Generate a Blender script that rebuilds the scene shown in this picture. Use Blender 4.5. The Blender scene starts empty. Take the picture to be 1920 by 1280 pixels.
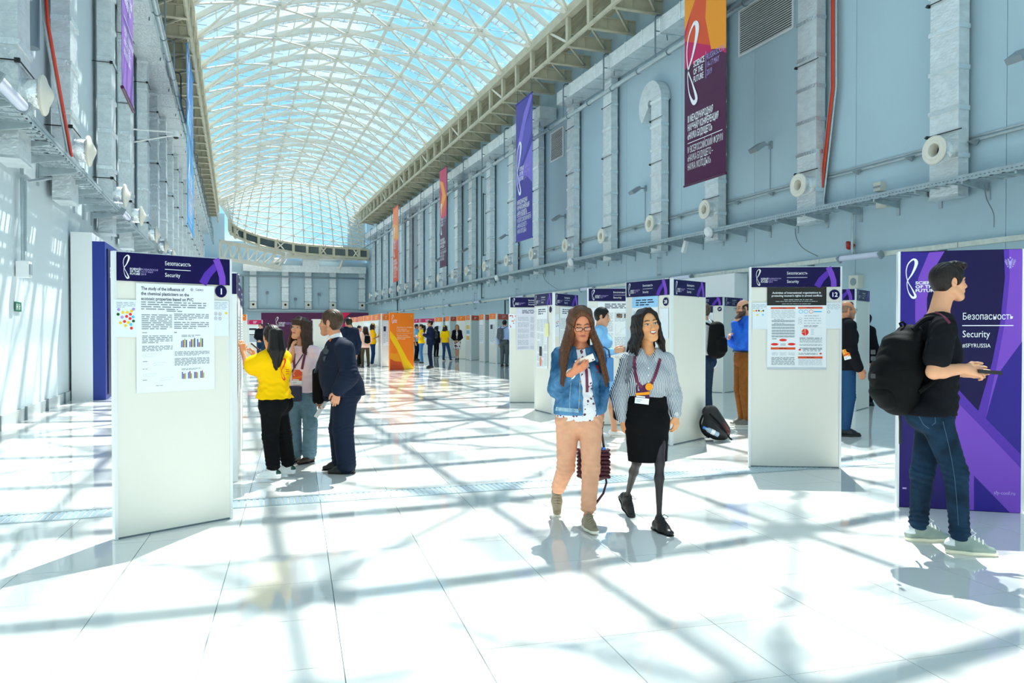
import bpy, bmesh, math, random
import numpy as np
from mathutils import Vector, Matrix
from mathutils.geometry import tessellate_polygon

random.seed(7)
SC = bpy.context.scene
COL = SC.collection
D = bpy.data

# ------------------------------------------------------------------ camera, sky, sun, exposure
FPX = 1480.0
CAMH = 1.45
YAW = math.atan(520 / FPX)
PITCH = -math.atan(20 / FPX)
cam_d = D.cameras.new('camera')
cam_d.sensor_width = 36.0
cam_d.lens = FPX / 1920 * 36.0
cam_d.clip_start = 0.05
cam_d.clip_end = 500
cam = D.objects.new('camera', cam_d)
COL.objects.link(cam)
cam.location = (0, 0, CAMH)
cam.rotation_euler = (math.radians(90) + PITCH, 0, -YAW)
SC.camera = cam

SUN_DIR = Vector((-0.652, -1.043, -2.1)).normalized()
sun_d = D.lights.new('sun', 'SUN')
sun_d.energy = 10.0
sun_d.angle = math.radians(0.55)
sun_d.color = (1.0, 0.955, 0.88)
sun = D.objects.new('sun', sun_d)
COL.objects.link(sun)
sun.rotation_euler = SUN_DIR.to_track_quat('-Z', 'Y').to_euler()
sun.location = (10, 30, 40)

world = D.worlds.new('sky')
SC.world = world
world.use_nodes = True
_n = world.node_tree.nodes
_l = world.node_tree.links
_n.clear()
_out = _n.new('ShaderNodeOutputWorld')
_bg = _n.new('ShaderNodeBackground')
_tc = _n.new('ShaderNodeTexCoord')
_no = _n.new('ShaderNodeTexNoise')
_no.inputs['Scale'].default_value = 3.2
_no.inputs['Detail'].default_value = 6
_no.inputs['Roughness'].default_value = 0.55
_cr = _n.new('ShaderNodeValToRGB')
_cr.color_ramp.elements[0].position = 0.47
_cr.color_ramp.elements[0].color = (0.27, 0.63, 0.95, 1)
_cr.color_ramp.elements[1].position = 0.62
_cr.color_ramp.elements[1].color = (0.90, 0.97, 1.0, 1)
_l.new(_tc.outputs['Generated'], _no.inputs['Vector'])
_l.new(_no.outputs['Fac'], _cr.inputs['Fac'])
_l.new(_cr.outputs['Color'], _bg.inputs['Color'])
_bg.inputs['Strength'].default_value = 1.22
_l.new(_bg.outputs['Background'], _out.inputs['Surface'])

SC.view_settings.view_transform = 'Standard'
SC.view_settings.look = 'None'
SC.view_settings.gamma = 1.0
SC.view_settings.use_curve_mapping = False
SC.view_settings.exposure = 0.25
SC.cycles.max_bounces = 7
SC.cycles.diffuse_bounces = 5
SC.cycles.glossy_bounces = 3
SC.cycles.transparent_max_bounces = 10
SC.cycles.caustics_reflective = False
SC.cycles.caustics_refractive = False

# ------------------------------------------------------------------ picture-to-place geometry
CP, SP = math.cos(PITCH), math.sin(PITCH)
VR = np.array([math.cos(YAW), -math.sin(YAW), 0.0])
VF = np.array([math.sin(YAW), math.cos(YAW), 0.0])
VZ = np.array([0, 0, 1.0])
CAM = np.array([0, 0, CAMH])


def ray(x, y):
    a = (x - 960) / FPX
    b = (640 - y) / FPX
    fwd = CP - b * SP
    up = b * CP + SP
    return VR * a + VF * fwd + VZ * up


def P(x, y, d):
    r = ray(x, y)
    return CAM + r * (d / r.dot(VF))


def G(x, y, z=0.0):
    r = ray(x, y)
    return CAM + r * ((z - CAMH) / r[2])


def WX(X, x, y):
    """point on the plane of hall coordinate X seen at pixel x, y"""
    r = ray(x, y)
    return CAM + r * (X / r[0])


def depth(p):
    return float((np.asarray(p) - CAM).dot(VF))


# ------------------------------------------------------------------ materials
def lin(c):
    if isinstance(c, str):
        c = c.lstrip('#')
        c = [int(c[i:i + 2], 16) / 255 for i in (0, 2, 4)]
        c = [v / 12.92 if v <= 0.04045 else ((v + 0.055) / 1.055) ** 2.4 for v in c]
    return (c[0], c[1], c[2], 1.0)


MATS = {}


def mat(name, color='#cccccc', rough=0.5, metal=0.0, spec=0.5, var=0.0, vscale=8.0, bump=0.0, bscale=30.0,
        stretch=(1, 1, 1), emit=None, alpha=None, color2=None, sheen=0.0, coat=0.0):
    if name in MATS:
        return MATS[name]
    m = D.materials.new(name)
    m.use_nodes = True
    n, l = m.node_tree.nodes, m.node_tree.links
    b = n['Principled BSDF']
    b.inputs['Base Color'].default_value = lin(color)
    b.inputs['Roughness'].default_value = rough
    b.inputs['Metallic'].default_value = metal
    b.inputs['Specular IOR Level'].default_value = spec
    if sheen:
        b.inputs['Sheen Weight'].default_value = sheen
    if coat:
        b.inputs['Coat Weight'].default_value = coat
    if var or bump:
        tc = n.new('ShaderNodeTexCoord')
        mp = n.new('ShaderNodeMapping')
        mp.inputs['Scale'].default_value = stretch
        l.new(tc.outputs['Object'], mp.inputs['Vector'])
    if var:
        no = n.new('ShaderNodeTexNoise')
        no.inputs['Scale'].default_value = vscale
        no.inputs['Detail'].default_value = 4
        l.new(mp.outputs['Vector'], no.inputs['Vector'])
        r = n.new('ShaderNodeValToRGB')
        c = lin(color)
        c2 = lin(color2) if color2 else tuple(v * (1 - var) for v in c[:3]) + (1,)
        r.color_ramp.elements[0].position = 0.35
        r.color_ramp.elements[0].color = c2
        r.color_ramp.elements[1].position = 0.62
        r.color_ramp.elements[1].color = c
        l.new(no.outputs['Fac'], r.inputs['Fac'])
        l.new(r.outputs['Color'], b.inputs['Base Color'])
    if bump:
        nb = n.new('ShaderNodeTexNoise')
        nb.inputs['Scale'].default_value = bscale
        nb.inputs['Detail'].default_value = 3
        l.new(mp.outputs['Vector'], nb.inputs['Vector'])
        bp = n.new('ShaderNodeBump')
        bp.inputs['Strength'].default_value = bump
        bp.inputs['Distance'].default_value = 0.02
        l.new(nb.outputs['Fac'], bp.inputs['Height'])
        l.new(bp.outputs['Normal'], b.inputs['Normal'])
    if emit:
        b.inputs['Emission Color'].default_value = lin(emit)
        b.inputs['Emission Strength'].default_value = 1.0
    MATS[name] = m
    return m


def glass_mat(name, tint, gloss=0.06, rough=0.03, frost=0.0, frostcol=(0.8, 0.85, 0.87, 1)):
    m = D.materials.new(name)
    m.use_nodes = True
    n, l = m.node_tree.nodes, m.node_tree.links
    n.clear()
    o = n.new('ShaderNodeOutputMaterial')
    t = n.new('ShaderNodeBsdfTransparent')
    t.inputs['Color'].default_value = tint
    g = n.new('ShaderNodeBsdfGlossy')
    g.inputs['Roughness'].default_value = rough
    mx = n.new('ShaderNodeMixShader')
    mx.inputs['Fac'].default_value = gloss
    l.new(t.outputs[0], mx.inputs[1])
    l.new(g.outputs[0], mx.inputs[2])
    last = mx
    if frost:
        d = n.new('ShaderNodeBsdfDiffuse')
        d.inputs['Color'].default_value = frostcol
        tl = n.new('ShaderNodeBsdfTranslucent')
        tl.inputs['Color'].default_value = frostcol
        m0 = n.new('ShaderNodeMixShader')
        l.new(d.outputs[0], m0.inputs[1])
        l.new(tl.outputs[0], m0.inputs[2])
        m2 = n.new('ShaderNodeMixShader')
        m2.inputs['Fac'].default_value = frost
        l.new(mx.outputs[0], m2.inputs[1])
        l.new(m0.outputs[0], m2.inputs[2])
        last = m2
    l.new(last.outputs[0], o.inputs['Surface'])
    MATS[name] = m
    return m


# ------------------------------------------------------------------ object helpers
def root(name, loc=(0, 0, 0), label=None, cat=None, group=None, kind=None, rz=0.0):
    o = D.objects.new(name, None)
    COL.objects.link(o)
    o.location = loc
    o.rotation_euler = (0, 0, rz)
    o.empty_display_size = 0.1
    tag(o, label, cat, group, kind)
    return o


def tag(o, label=None, cat=None, group=None, kind=None):
    if label:
        o['label'] = label
    if cat:
        o['category'] = cat
    if group:
        o['group'] = group
    if kind:
        o['kind'] = kind
    return o


def link(name, mesh, parent=None, loc=None):
    o = D.objects.new(name, mesh)
    COL.objects.link(o)
    if parent is not None:
        o.parent = parent
    if loc is not None:
        o.location = loc
    return o


class MB:
    """collects boxes, tubes and plates; build() links them as one mesh object"""

    def __init__(s):
        s.v, s.f, s.m = [], [], []

    def add(s, vs, fs, mi=0):
        o = len(s.v)
        s.v += [tuple(map(float, q)) for q in vs]
        s.f += [tuple(i + o for i in f) for f in fs]
        s.m += [mi] * len(fs)
        return s

    def box(s, lo, hi, mi=0):
        (a, b, c), (d, e, f) = lo, hi
        vs = [(a, b, c), (d, b, c), (d, e, c), (a, e, c), (a, b, f), (d, b, f), (d, e, f), (a, e, f)]
        return s.add(vs, [(0, 3, 2, 1), (4, 5, 6, 7), (0, 1, 5, 4), (1, 2, 6, 5), (2, 3, 7, 6), (3, 0, 4, 7)], mi)

    def obox(s, c, u, v, w, mi=0):
        """oriented box: centre and three half-extent vectors"""
        c, u, v, w = (np.asarray(q, float) for q in (c, u, v, w))
        vs = [c - u - v - w, c + u - v - w, c + u + v - w, c - u + v - w, c - u - v + w, c + u - v + w, c + u + v + w, c - u + v + w]
        return s.add(vs, [(0, 3, 2, 1), (4, 5, 6, 7), (0, 1, 5, 4), (1, 2, 6, 5), (2, 3, 7, 6), (3, 0, 4, 7)], mi)

    def bar(s, a, b, w, h, up=(0, 0, 1), mi=0):
        a, b = np.asarray(a, float), np.asarray(b, float)
        t = b - a
        L = np.linalg.norm(t)
        t = t / L
        u = np.cross(up, t)
        if np.linalg.norm(u) < 1e-4:
            u = np.cross((0, 1, 0), t)
        u /= np.linalg.norm(u)
        v = np.cross(t, u)
        return s.obox((a + b) / 2, t * L / 2, u * w / 2, v * h / 2, mi)

    def tube(s, pts, r, n=8, mi=0, cap=True):
        pts = [np.asarray(p, float) for p in pts]
        rr = r if isinstance(r, (list, tuple)) else [r] * len(pts)
        vs, fs = [], []
        pu = None
        for i, p in enumerate(pts):
            t = pts[min(i + 1, len(pts) - 1)] - pts[max(i - 1, 0)]
            t /= max(np.linalg.norm(t), 1e-9)
            if pu is None:
                h = np.array([0, 0, 1.0]) if abs(t[2]) < 0.9 else np.array([1.0, 0, 0])
                u = np.cross(t, h)
            else:
                u = pu - t * pu.dot(t)
            u /= max(np.linalg.norm(u), 1e-9)
            pu = u
            w = np.cross(t, u)
            for k in range(n):
                a = 2 * math.pi * k / n
                vs.append(p + rr[i] * (math.cos(a) * u + math.sin(a) * w))
        for i in range(len(pts) - 1):
            for k in range(n):
                k2 = (k + 1) % n
                fs.append((i * n + k, i * n + k2, (i + 1) * n + k2, (i + 1) * n + k))
        if cap:
            fs.append(tuple(range(n - 1, -1, -1)))
            fs.append(tuple((len(pts) - 1) * n + k for k in range(n)))
        return s.add(vs, fs, mi)

    def lathe(s, o, ax, prof, n=24, mi=0):
        """prof: list of (distance along ax, radius)"""
        o, ax = np.asarray(o, float), np.asarray(ax, float)
        ax = ax / np.linalg.norm(ax)
        h = np.array([0, 0, 1.0]) if abs(ax[2]) < 0.9 else np.array([1.0, 0, 0])
        u = np.cross(ax, h)
        u /= np.linalg.norm(u)
        w = np.cross(ax, u)
        vs, fs = [], []
        for (z, r) in prof:
            for k in range(n):
                a = 2 * math.pi * k / n
                vs.append(o + ax * z + r * (math.cos(a) * u + math.sin(a) * w))
        for i in range(len(prof) - 1):
            for k in range(n):
                k2 = (k + 1) % n
                fs.append((i * n + k, i * n + k2, (i + 1) * n + k2, (i + 1) * n + k))
        return s.add(vs, fs, mi)

    def mesh(s, name, mats, smooth=False):
        me = D.meshes.new(name)
        me.from_pydata(s.v, [], s.f)
        if not isinstance(mats, (list, tuple)):
            mats = [mats]
        for m in mats:
            me.materials.append(m)
        if len(mats) > 1:
            me.polygons.foreach_set('material_index', s.m)
        if smooth:
            me.polygons.foreach_set('use_smooth', [True] * len(me.polygons))
            try:
                me.set_sharp_from_angle(angle=math.radians(38))
            except Exception:
                pass
        me.update()
        return me

    def build(s, name, mats, parent=None, smooth=False, at=None):
        """at: the verts are given in place coordinates and the parent stands at this point"""
        if at is not None:
            s.v = [(a - at[0], b - at[1], c - at[2]) for a, b, c in s.v]
        return link(name, s.mesh(name, mats, smooth), parent)


def copy_tree(o, loc=None, label=None, parent=None):
    c = o.copy()
    COL.objects.link(c)
    if parent is not None:
        c.parent = parent
    if loc is not None:
        c.location = loc
    if label:
        c['label'] = label
    for ch in list(o.children):
        copy_tree(ch, parent=c)
    return c


ORD = ['first', 'second', 'third', 'fourth', 'fifth', 'sixth', 'seventh', 'eighth', 'ninth', 'tenth', 'eleventh', 'twelfth',
       'thirteenth', 'fourteenth', 'fifteenth', 'sixteenth', 'seventeenth', 'eighteenth', 'nineteenth', 'twentieth',
       'twenty-first', 'twenty-second', 'twenty-third', 'twenty-fourth', 'twenty-fifth', 'twenty-sixth', 'twenty-seventh', 'twenty-eighth',
       'twenty-ninth', 'thirtieth'] + ['no. %d' % i for i in range(31, 60)]


class Fr:
    """a flat frame: origin, unit vector along, unit vector up, normal towards the viewer"""

    def __init__(s, o, u, n, v=(0, 0, 1)):
        s.o, s.u, s.v, s.n = (np.asarray(q, float) for q in (o, u, v, n))

    def to(s, a, b, w=0.0):
        return s.o + s.u * a + s.v * b + s.n * w

    def px(s, x, y):
        r = ray(x, y)
        t = (s.o - CAM).dot(s.n) / r.dot(s.n)
        q = CAM + r * t - s.o
        return float(q.dot(s.u)), float(q.dot(s.v))


def flat(fr, polys, name, m, parent, at, w=0.002):
    """flat printed polygons in a frame"""
    b = MB()
    for p in polys:
        if len(p) > 4:
            tris = tessellate_polygon([[Vector((q[0], q[1], 0)) for q in p]])
            vs = [fr.to(q[0], q[1], w) for q in p]
            fs = []
            for t in tris:
                a, bb, c = (p[i] for i in t)
                ar = (bb[0] - a[0]) * (c[1] - a[1]) - (c[0] - a[0]) * (bb[1] - a[1])
                fs.append(tuple(t) if ar > 0 else tuple(reversed(t)))
            b.add(vs, fs)
        else:
            ar = sum(p[i][0] * p[(i + 1) % len(p)][1] - p[(i + 1) % len(p)][0] * p[i][1] for i in range(len(p)))
            q = p if ar > 0 else list(reversed(p))
            b.add([fr.to(x, y, w) for x, y in q], [tuple(range(len(q)))])
    return b.build(name, m, parent, at=at)


def rect(a, b, c, d):
    return [(a, b), (c, b), (c, d), (a, d)]


def disc(cx, cy, r, n=20, ry=None):
    return [(cx + r * math.cos(2 * math.pi * k / n), cy + (ry or r) * math.sin(2 * math.pi * k / n)) for k in range(n)]


def strip(pts, widths):
    """ribbon quads along a 2-d polyline"""
    out = []
    L, R = [], []
    n = len(pts)
    for i in range(n):
        a, b = pts[max(i - 1, 0)], pts[min(i + 1, n - 1)]
        tx, ty = b[0] - a[0], b[1] - a[1]
        l = math.hypot(tx, ty) or 1
        w = widths[i] if isinstance(widths, (list, tuple)) else widths
        L.append((pts[i][0] - ty / l * w / 2, pts[i][1] + tx / l * w / 2))
        R.append((pts[i][0] + ty / l * w / 2, pts[i][1] - tx / l * w / 2))
    for i in range(n - 1):
        out.append([L[i], R[i], R[i + 1], L[i + 1]])
    return out


def catmull(p, n=6, closed=False):
    out = []
    m = len(p)
    for i in range(m if closed else m - 1):
        if closed:
            a, b, c, d = p[(i - 1) % m], p[i], p[(i + 1) % m], p[(i + 2) % m]
        else:
            a, b, c, d = p[max(i - 1, 0)], p[i], p[i + 1], p[min(i + 2, m - 1)]
        for k in range(n):
            t = k / n
            out.append(tuple(0.5 * (2 * b[j] + (c[j] - a[j]) * t + (2 * a[j] - 5 * b[j] + 4 * c[j] - d[j]) * t * t +
                                    (3 * b[j] - a[j] - 3 * c[j] + d[j]) * t ** 3) for j in range(len(b))))
    out.append(tuple(p[0] if closed else p[-1]))
    return out


# the conference emblem: a tall looped ribbon, thick at the outer bends  (x, y, width), height 1
_LG = [(0.200, .985, .050), (0.248, .915, .080), (0.226, .79, .064), (0.145, .60, .040), (0.050, .445, .022), (0.038, .31, .016), (0.074, .145, .022),
       (0.150, .025, .050), (0.205, .012, .062), (0.230, .065, .052), (0.140, .26, .024), (0.052, .43, .020), (0.012, .66, .020), (0.050, .85, .026), (0.130, .955, .034)]


def logo_polys(x, y, h):
    c = catmull(_LG, 5, True)
    return strip([(x + a * h, y + b * h) for a, b, w in c], [w * h for a, b, w in c])


_TX = {}


def text(fr, body, size, x, y, m, parent, at, w=0.003, name='lettering', align='LEFT', bold=0.0, sx=1.0, width=None):
    cu = D.curves.new('lettering', 'FONT')
    cu.body = body
    cu.size = size
    cu.align_x = align
    cu.offset = bold * size
    cu.resolution_u = 2
    cu.space_line = 0.92
    ob = D.objects.new('tmp', cu)
    COL.objects.link(ob)
    bpy.context.view_layer.update()
    me = D.meshes.new_from_object(ob.evaluated_get(bpy.context.evaluated_depsgraph_get()))
    D.objects.remove(ob)
    D.curves.remove(cu)
    k = len(me.vertices)
    co = np.empty(k * 3)
    me.vertices.foreach_get('co', co)
    co = co.reshape(-1, 3)
    if width and k:
        sx = width / max(co[:, 0].max() - min(co[:, 0].min(), 0), 1e-6)
    q = fr.o + np.outer(co[:, 0] * sx + x, fr.u) + np.outer(co[:, 1] + y, fr.v) + fr.n * w - np.asarray(at)
    me.vertices.foreach_set('co', q.astype(np.float32).ravel())
    me.materials.clear()
    me.materials.append(m)
    me.update()
    return link(name, me, parent)


def lines(rng, x0, y0, x1, y1, n, fill=0.6, words=True, just=False):
    """small print too fine to read: rows of word-sized dashes"""
    out = []
    lh = (y1 - y0) / n
    for i in range(n):
        b = y1 - (i + 0.5 + fill / 2) * lh
        t = b + lh * fill
        x = x0
        end = x1 if (just or i < n - 1) else x0 + (x1 - x0) * rng.uniform(.4, .9)
        if not words:
            out.append(rect(x0, b, end, t))
            continue
        while x < end - lh * .3:
            wl = min(rng.uniform(1.2, 5.0) * lh, end - x)
            out.append(rect(x, b, x + wl, t))
            x += wl + lh * 0.7
    return out
# ------------------------------------------------------------------ hall dimensions
XL, XR = -3.25, 13.8
EL, ER = -1.5, 12.0          # roof opening edges
ZE = 13.65
YB, YE = -12.0, 87.0
S_BAY = 1.92
Y0 = 25.78
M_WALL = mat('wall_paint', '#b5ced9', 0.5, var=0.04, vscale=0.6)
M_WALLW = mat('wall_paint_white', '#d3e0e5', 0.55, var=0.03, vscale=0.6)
M_STEEL = mat('cream_steel', '#e2ded0', 0.5, var=0.06, vscale=1.5)
M_EAVE = mat('eave_steel', '#cbc6ae', 0.5, var=0.16, vscale=2.0)
M_DECK = mat('deck_metal', '#c6bfa2', 0.45, metal=0.2)
M_TILE = mat('white_tile', '#ebeae6', 0.045, spec=0.6, var=0.025, vscale=1.2)
M_GROUT = mat('grout', '#7f97a3', 0.8)
M_FOIL = mat('foil', '#e9eff1', 0.28, metal=0.4, bump=1.0, bscale=11, stretch=(1, 1, 1.8), var=0.12, vscale=4)
M_FOILB = mat('foil_tape', '#eef4f6', 0.25, metal=0.8, bump=0.6, bscale=16)
M_GALV = mat('galvanised', '#b9c6cb', 0.4, metal=0.6, var=0.12, vscale=6)
M_DKGALV = mat('dark_galvanised', '#7d8b93', 0.45, metal=0.5)
M_BLACK = mat('black_plastic', '#15171a', 0.5)
M_NOZ = mat('nozzle_cream', '#e9e4d6', 0.4)
M_WHITE = mat('white_plastic', '#eef0f0', 0.4)
M_LAMP = mat('lamp_cover', '#d5d9ea', 0.25)
M_GREY = mat('grey_plastic', '#8e9aa2', 0.45)
M_DARKGLASS = mat('dark_glass', '#5a6a70', 0.15)
M_GLASS = glass_mat('roof_glass', (0.93, 0.97, 0.98, 1), 0.05)
M_FROST = glass_mat('frosted_sheet', (0.85, 0.92, 0.95, 1), 0.04, 0.2, 0.55, (0.40, 0.48, 0.52, 1))

# ------------------------------------------------------------------ floor: tiles laid at a slight angle to the hall
TA = math.atan(520 / FPX) - math.atan(405 / FPX)
tu = np.array([math.cos(TA), -math.sin(TA), 0])
tv = np.array([math.sin(TA), math.cos(TA), 0])
TS = 0.6
t0 = G(643.8, 1246)
floor = root('floor', (0, 0, 0), kind='structure')
MB().box((XL - .2, YB, -0.12), (XR + .2, YE + .2, -0.008)).build('screed', M_GROUT, floor)
_tb = MB().box((0.0022, 0.0022, -0.010), (TS - 0.0022, TS - 0.0022, 0.0))
tile_me = _tb.mesh('tile', M_TILE)
cells = []
for i in range(-45, 60):
    for j in range(-30, 175):
        c = t0 + tu * TS * (i + .5) + tv * TS * (j + .5)
        if XL - .3 < c[0] < XR + .3 and YB < c[1] < YE:
            d = depth(c)
            lat = (c - CAM).dot(VR)
            vis = d > 2.6 and abs(lat) < d * 0.68 + .4
            cells.append((0 if vis else 1, d if vis else 500 + abs(d), i, j))
cells.sort()
rest = MB()
for n_, (a, b, i, j) in enumerate(cells):
    o = t0 + tu * TS * i + tv * TS * j
    if n_ < 300:
        q = link('tile', tile_me, floor, o)
        q.rotation_euler = (0, 0, -TA)
    else:
        p = [o + tu * x * TS + tv * y * TS for x, y in ((.0025, .0025), (.9975, .0025), (.9975, .9975), (.0025, .9975))]
        rest.add([(*k[:2], 0) for k in p], [(0, 1, 2, 3)])
r_ = rest.build('tile_field', M_TILE, floor)
r_['kind'] = 'stuff'

# floor channel grille crossing the hall
ga, gb = G(450, 945), G(1700, 862)
gd = (gb - ga) / np.linalg.norm(gb - ga)
gn = np.array([-gd[1], gd[0], 0])
gr = root('floor_channel', tuple((ga + gb) / 2 * [1, 1, 0]), 'long pale metal channel grille let into the floor across the hall', 'floor grille')
M_GRL = mat('grille_metal', '#cfe0ea', 0.35, metal=0.3)
gmid = (ga + gb) / 2
hl = 6.4
b = MB()
for s in (-1, 1):
    b.obox(gn * s * .15 + [0, 0, .002], gd * hl, gn * .012, (0, 0, .004))
b.build('channel_frame', M_GALV, gr)
b = MB()
for k in range(int(hl * 2 / .05)):
    b.obox(gd * (-hl + .025 + k * .05) + np.array([0, 0, .0015]), gd * .016, gn * .137, (0, 0, .003))
bb = b.build('grille_bars', M_GRL, gr)
bb['kind'] = 'stuff'

# ------------------------------------------------------------------ walls
wr = root('wall_right', (XR, 0, 0), kind='structure')
wl = root('wall_left', (XL, 0, 0), kind='structure')
PW = 3.84
y = YB
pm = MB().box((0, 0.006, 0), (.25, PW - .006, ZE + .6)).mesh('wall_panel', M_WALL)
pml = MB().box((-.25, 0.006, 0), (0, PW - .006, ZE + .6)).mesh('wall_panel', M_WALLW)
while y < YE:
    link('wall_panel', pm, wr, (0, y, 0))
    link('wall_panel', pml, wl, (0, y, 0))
    y += PW
MB().box((.06, YB, 0), (.3, YE + .3, ZE + .6)).build('backing', M_DKGALV, wr)
MB().box((-.3, YB, 0), (-.06, YE + .3, ZE + .6)).build('backing', M_DKGALV, wl)
wf = root('wall_far', ((XL + XR) / 2, YE, 0), kind='structure')
hw = (XR - XL) / 2
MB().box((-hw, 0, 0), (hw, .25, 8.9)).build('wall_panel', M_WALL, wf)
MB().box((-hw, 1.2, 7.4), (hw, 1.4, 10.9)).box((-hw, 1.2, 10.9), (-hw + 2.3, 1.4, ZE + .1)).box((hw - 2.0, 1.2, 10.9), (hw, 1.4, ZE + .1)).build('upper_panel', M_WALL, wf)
wb = root('wall_back', ((XL + XR) / 2, YB, 0), kind='structure')
MB().box((-hw, -.25, 0), (hw, 0, ZE + 4)).build('wall_panel', M_WALLW, wb)

bl = root('baseboard_left', (XL, 0, 0), kind='structure')
MB().box((0.0, YB, 0), (.03, 19.3, .2)).build('skirting', mat('skirting', '#ccd3d3', 0.3, metal=0.3), bl)
for k in range(12):
    MB().box((.03, 5.4 + k * 1.55, 0), (.06, 5.46 + k * 1.55, .22)).build('joint_cover', M_DKGALV, bl)
br_ = root('baseboard_right', (XR, 0, 0), kind='structure')
MB().box((-.03, YB, 0), (0, YE, .12)).build('skirting', MATS['skirting'], br_)

# ------------------------------------------------------------------ ceiling: glazed vault on steel ribs
ceil_ = root('ceiling', ((EL + ER) / 2, 0, ZE), kind='structure')
CAT = np.array([(EL + ER) / 2, 0, ZE])
XC = (EL + ER) / 2
HS = (ER - EL) / 2
NP = 8
RISE = 2.4


def zr(x):
    u = (x - XC) / HS
    return ZE + RISE * (1 - u * u)


ks = list(range(-19, 29))
arcs = [Y0 + k * S_BAY for k in ks]
xs24 = [EL + (ER - EL) * i / 24 for i in range(25)]


def arc_rib(w, h, dz=0.0):
    b = MB()
    vs, fs = [], []
    for x in xs24:
        z = zr(x) - ZE + dz
        for yy, zz in ((-w, -h), (w, -h), (w, h), (-w, h)):
            vs.append((x - XC, yy, z + zz))
    for i in range(24):
        for k in range(4):
            k2 = (k + 1) % 4
            fs.append((i * 4 + k, i * 4 + k2, (i + 1) * 4 + k2, (i + 1) * 4 + k))
    fs += [(3, 2, 1, 0), (96, 97, 98, 99)]
    return b.add(vs, fs).mesh('arch_rib', M_STEEL)


rib_me = arc_rib(.07, .12)
rib_big = arc_rib(.16, .17, -.05)
for k, y in zip(ks, arcs):
    link('arch_rib', rib_big if k == 19 else rib_me, ceil_, (0, y, 0))
xp = [EL + (ER - EL) * j / NP for j in range(NP + 1)]
for j in range(NP + 1):
    MB().box((xp[j] - XC - .05, arcs[0], zr(xp[j]) - ZE - .08), (xp[j] - XC + .05, arcs[-1], zr(xp[j]) - ZE + .08)).build('purlin', M_STEEL, ceil_)
# diagonals and node plates
items = []
for a in range(len(arcs) - 1):
    for j in range(NP):
        if (a + j) % 2 == 0:
            p, q = (xp[j], arcs[a]), (xp[j + 1], arcs[a + 1])
        else:
            p, q = (xp[j + 1], arcs[a]), (xp[j], arcs[a + 1])
        items.append((abs(arcs[a] - 33), p, q))
items.sort()
dm = MB()
dcache = {}
for n_, (s, p, q) in enumerate(items):
    A = np.array([p[0], p[1], zr(p[0]) - .16]) - CAT
    B = np.array([q[0], q[1], zr(q[0]) - .16]) - CAT
    if n_ < 300:
        key = (round(A[0], 3), round(B[0], 3))
        if key not in dcache:
            dcache[key] = MB().tube([A - [0, A[1], 0], B - [0, A[1], 0]], .05, 6).mesh('diagonal_brace', M_STEEL, True)
        link('diagonal_brace', dcache[key], ceil_, (0, A[1], 0))
    else:
        dm.tube([A, B], .05, 5, cap=False)
o = dm.build('far_braces', M_STEEL, ceil_)
o['kind'] = 'stuff'
nd = []
for a in range(len(arcs)):
    for j in range(NP + 1):
        if (a + j) % 2 == 0:
            nd.append((abs(arcs[a] - 30), a, j))
nd.sort()
npm = MB().box((-.26, -.12, -.21), (.26, .12, -.13)).mesh('node_plate', M_STEEL)
for s, a, j in nd:
    q = link('node_plate', npm, ceil_, (xp[j] - XC, arcs[a], zr(xp[j]) - ZE))
    q.rotation_euler = (0, math.atan(2 * RISE * (xp[j] - XC) / HS ** 2), 0)
# panes
pcache = {}
pl = sorted((abs(arcs[a] + .96 - 33), a, j) for a in range(len(arcs) - 1) for j in range(NP))
pm_ = MB()
for n_, (s, a, j) in enumerate(pl):
    x0, x1 = xp[j] + .03, xp[j + 1] - .03
    z0, z1 = zr(x0) + .15 - ZE, zr(x1) + .15 - ZE
    w = S_BAY / 2 - .03
    c = [(x0 - XC, -w, z0), (x1 - XC, -w, z1), (x1 - XC, w, z1), (x0 - XC, w, z0)]
    if n_ < 300:
        if j not in pcache:
            t = [(p[0], p[1], p[2] + .02) for p in c]
            pcache[j] = MB().add(c + t, [(0, 3, 2, 1), (4, 5, 6, 7), (0, 1, 5, 4), (1, 2, 6, 5), (2, 3, 7, 6), (3, 0, 4, 7)]).mesh('pane', M_GLASS)
        link('pane', pcache[j], ceil_, (0, arcs[a] + S_BAY / 2, 0))
    else:
        pm_.add([(p[0], p[1] + arcs[a] + S_BAY / 2, p[2]) for p in c], [(0, 1, 2, 3)])
o = pm_.build('far_panes', M_GLASS, ceil_)
o['kind'] = 'stuff'
# small frosted sheets fixed beside every purlin crossing, with their thin frames
fm, ff = MB(), MB()
for a in range(len(arcs) - 1):
    for j in range(NP):
        for (u0, u1) in ((.06, .30), (.70, .94)):
            x0, x1 = xp[j] + (xp[j + 1] - xp[j]) * u0, xp[j] + (xp[j + 1] - xp[j]) * u1
            y0_, y1_ = arcs[a] + .22, arcs[a] + .85
            fm.add([(x0 - XC, y0_, zr(x0) + .07 - ZE), (x1 - XC, y0_, zr(x1) + .07 - ZE), (x1 - XC, y1_, zr(x1) + .07 - ZE), (x0 - XC, y1_, zr(x0) + .07 - ZE)], [(0, 1, 2, 3)])
            xm = (x0 + x1) / 2
            ff.box((xm - XC - .012, y0_, zr(xm) + .045 - ZE), (xm - XC + .012, y1_, zr(xm) + .07 - ZE))
            ff.box((x0 - XC, y1_ - .012, zr(x0) + .04 - ZE), (x1 - XC, y1_ + .012, zr(x0) + .07 - ZE))
o = fm.build('frosted_sheets', M_FROST, ceil_)
o['kind'] = 'stuff'
o = ff.build('sheet_frames', M_GALV, ceil_)
o['kind'] = 'stuff'
for k in range(14):
    y = arcs[14] + k * 3.84
    MB().tube([(-HS, y, .35), (HS, y, .35)], .014, 5).build('tie_rod', M_GALV, ceil_)

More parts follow.
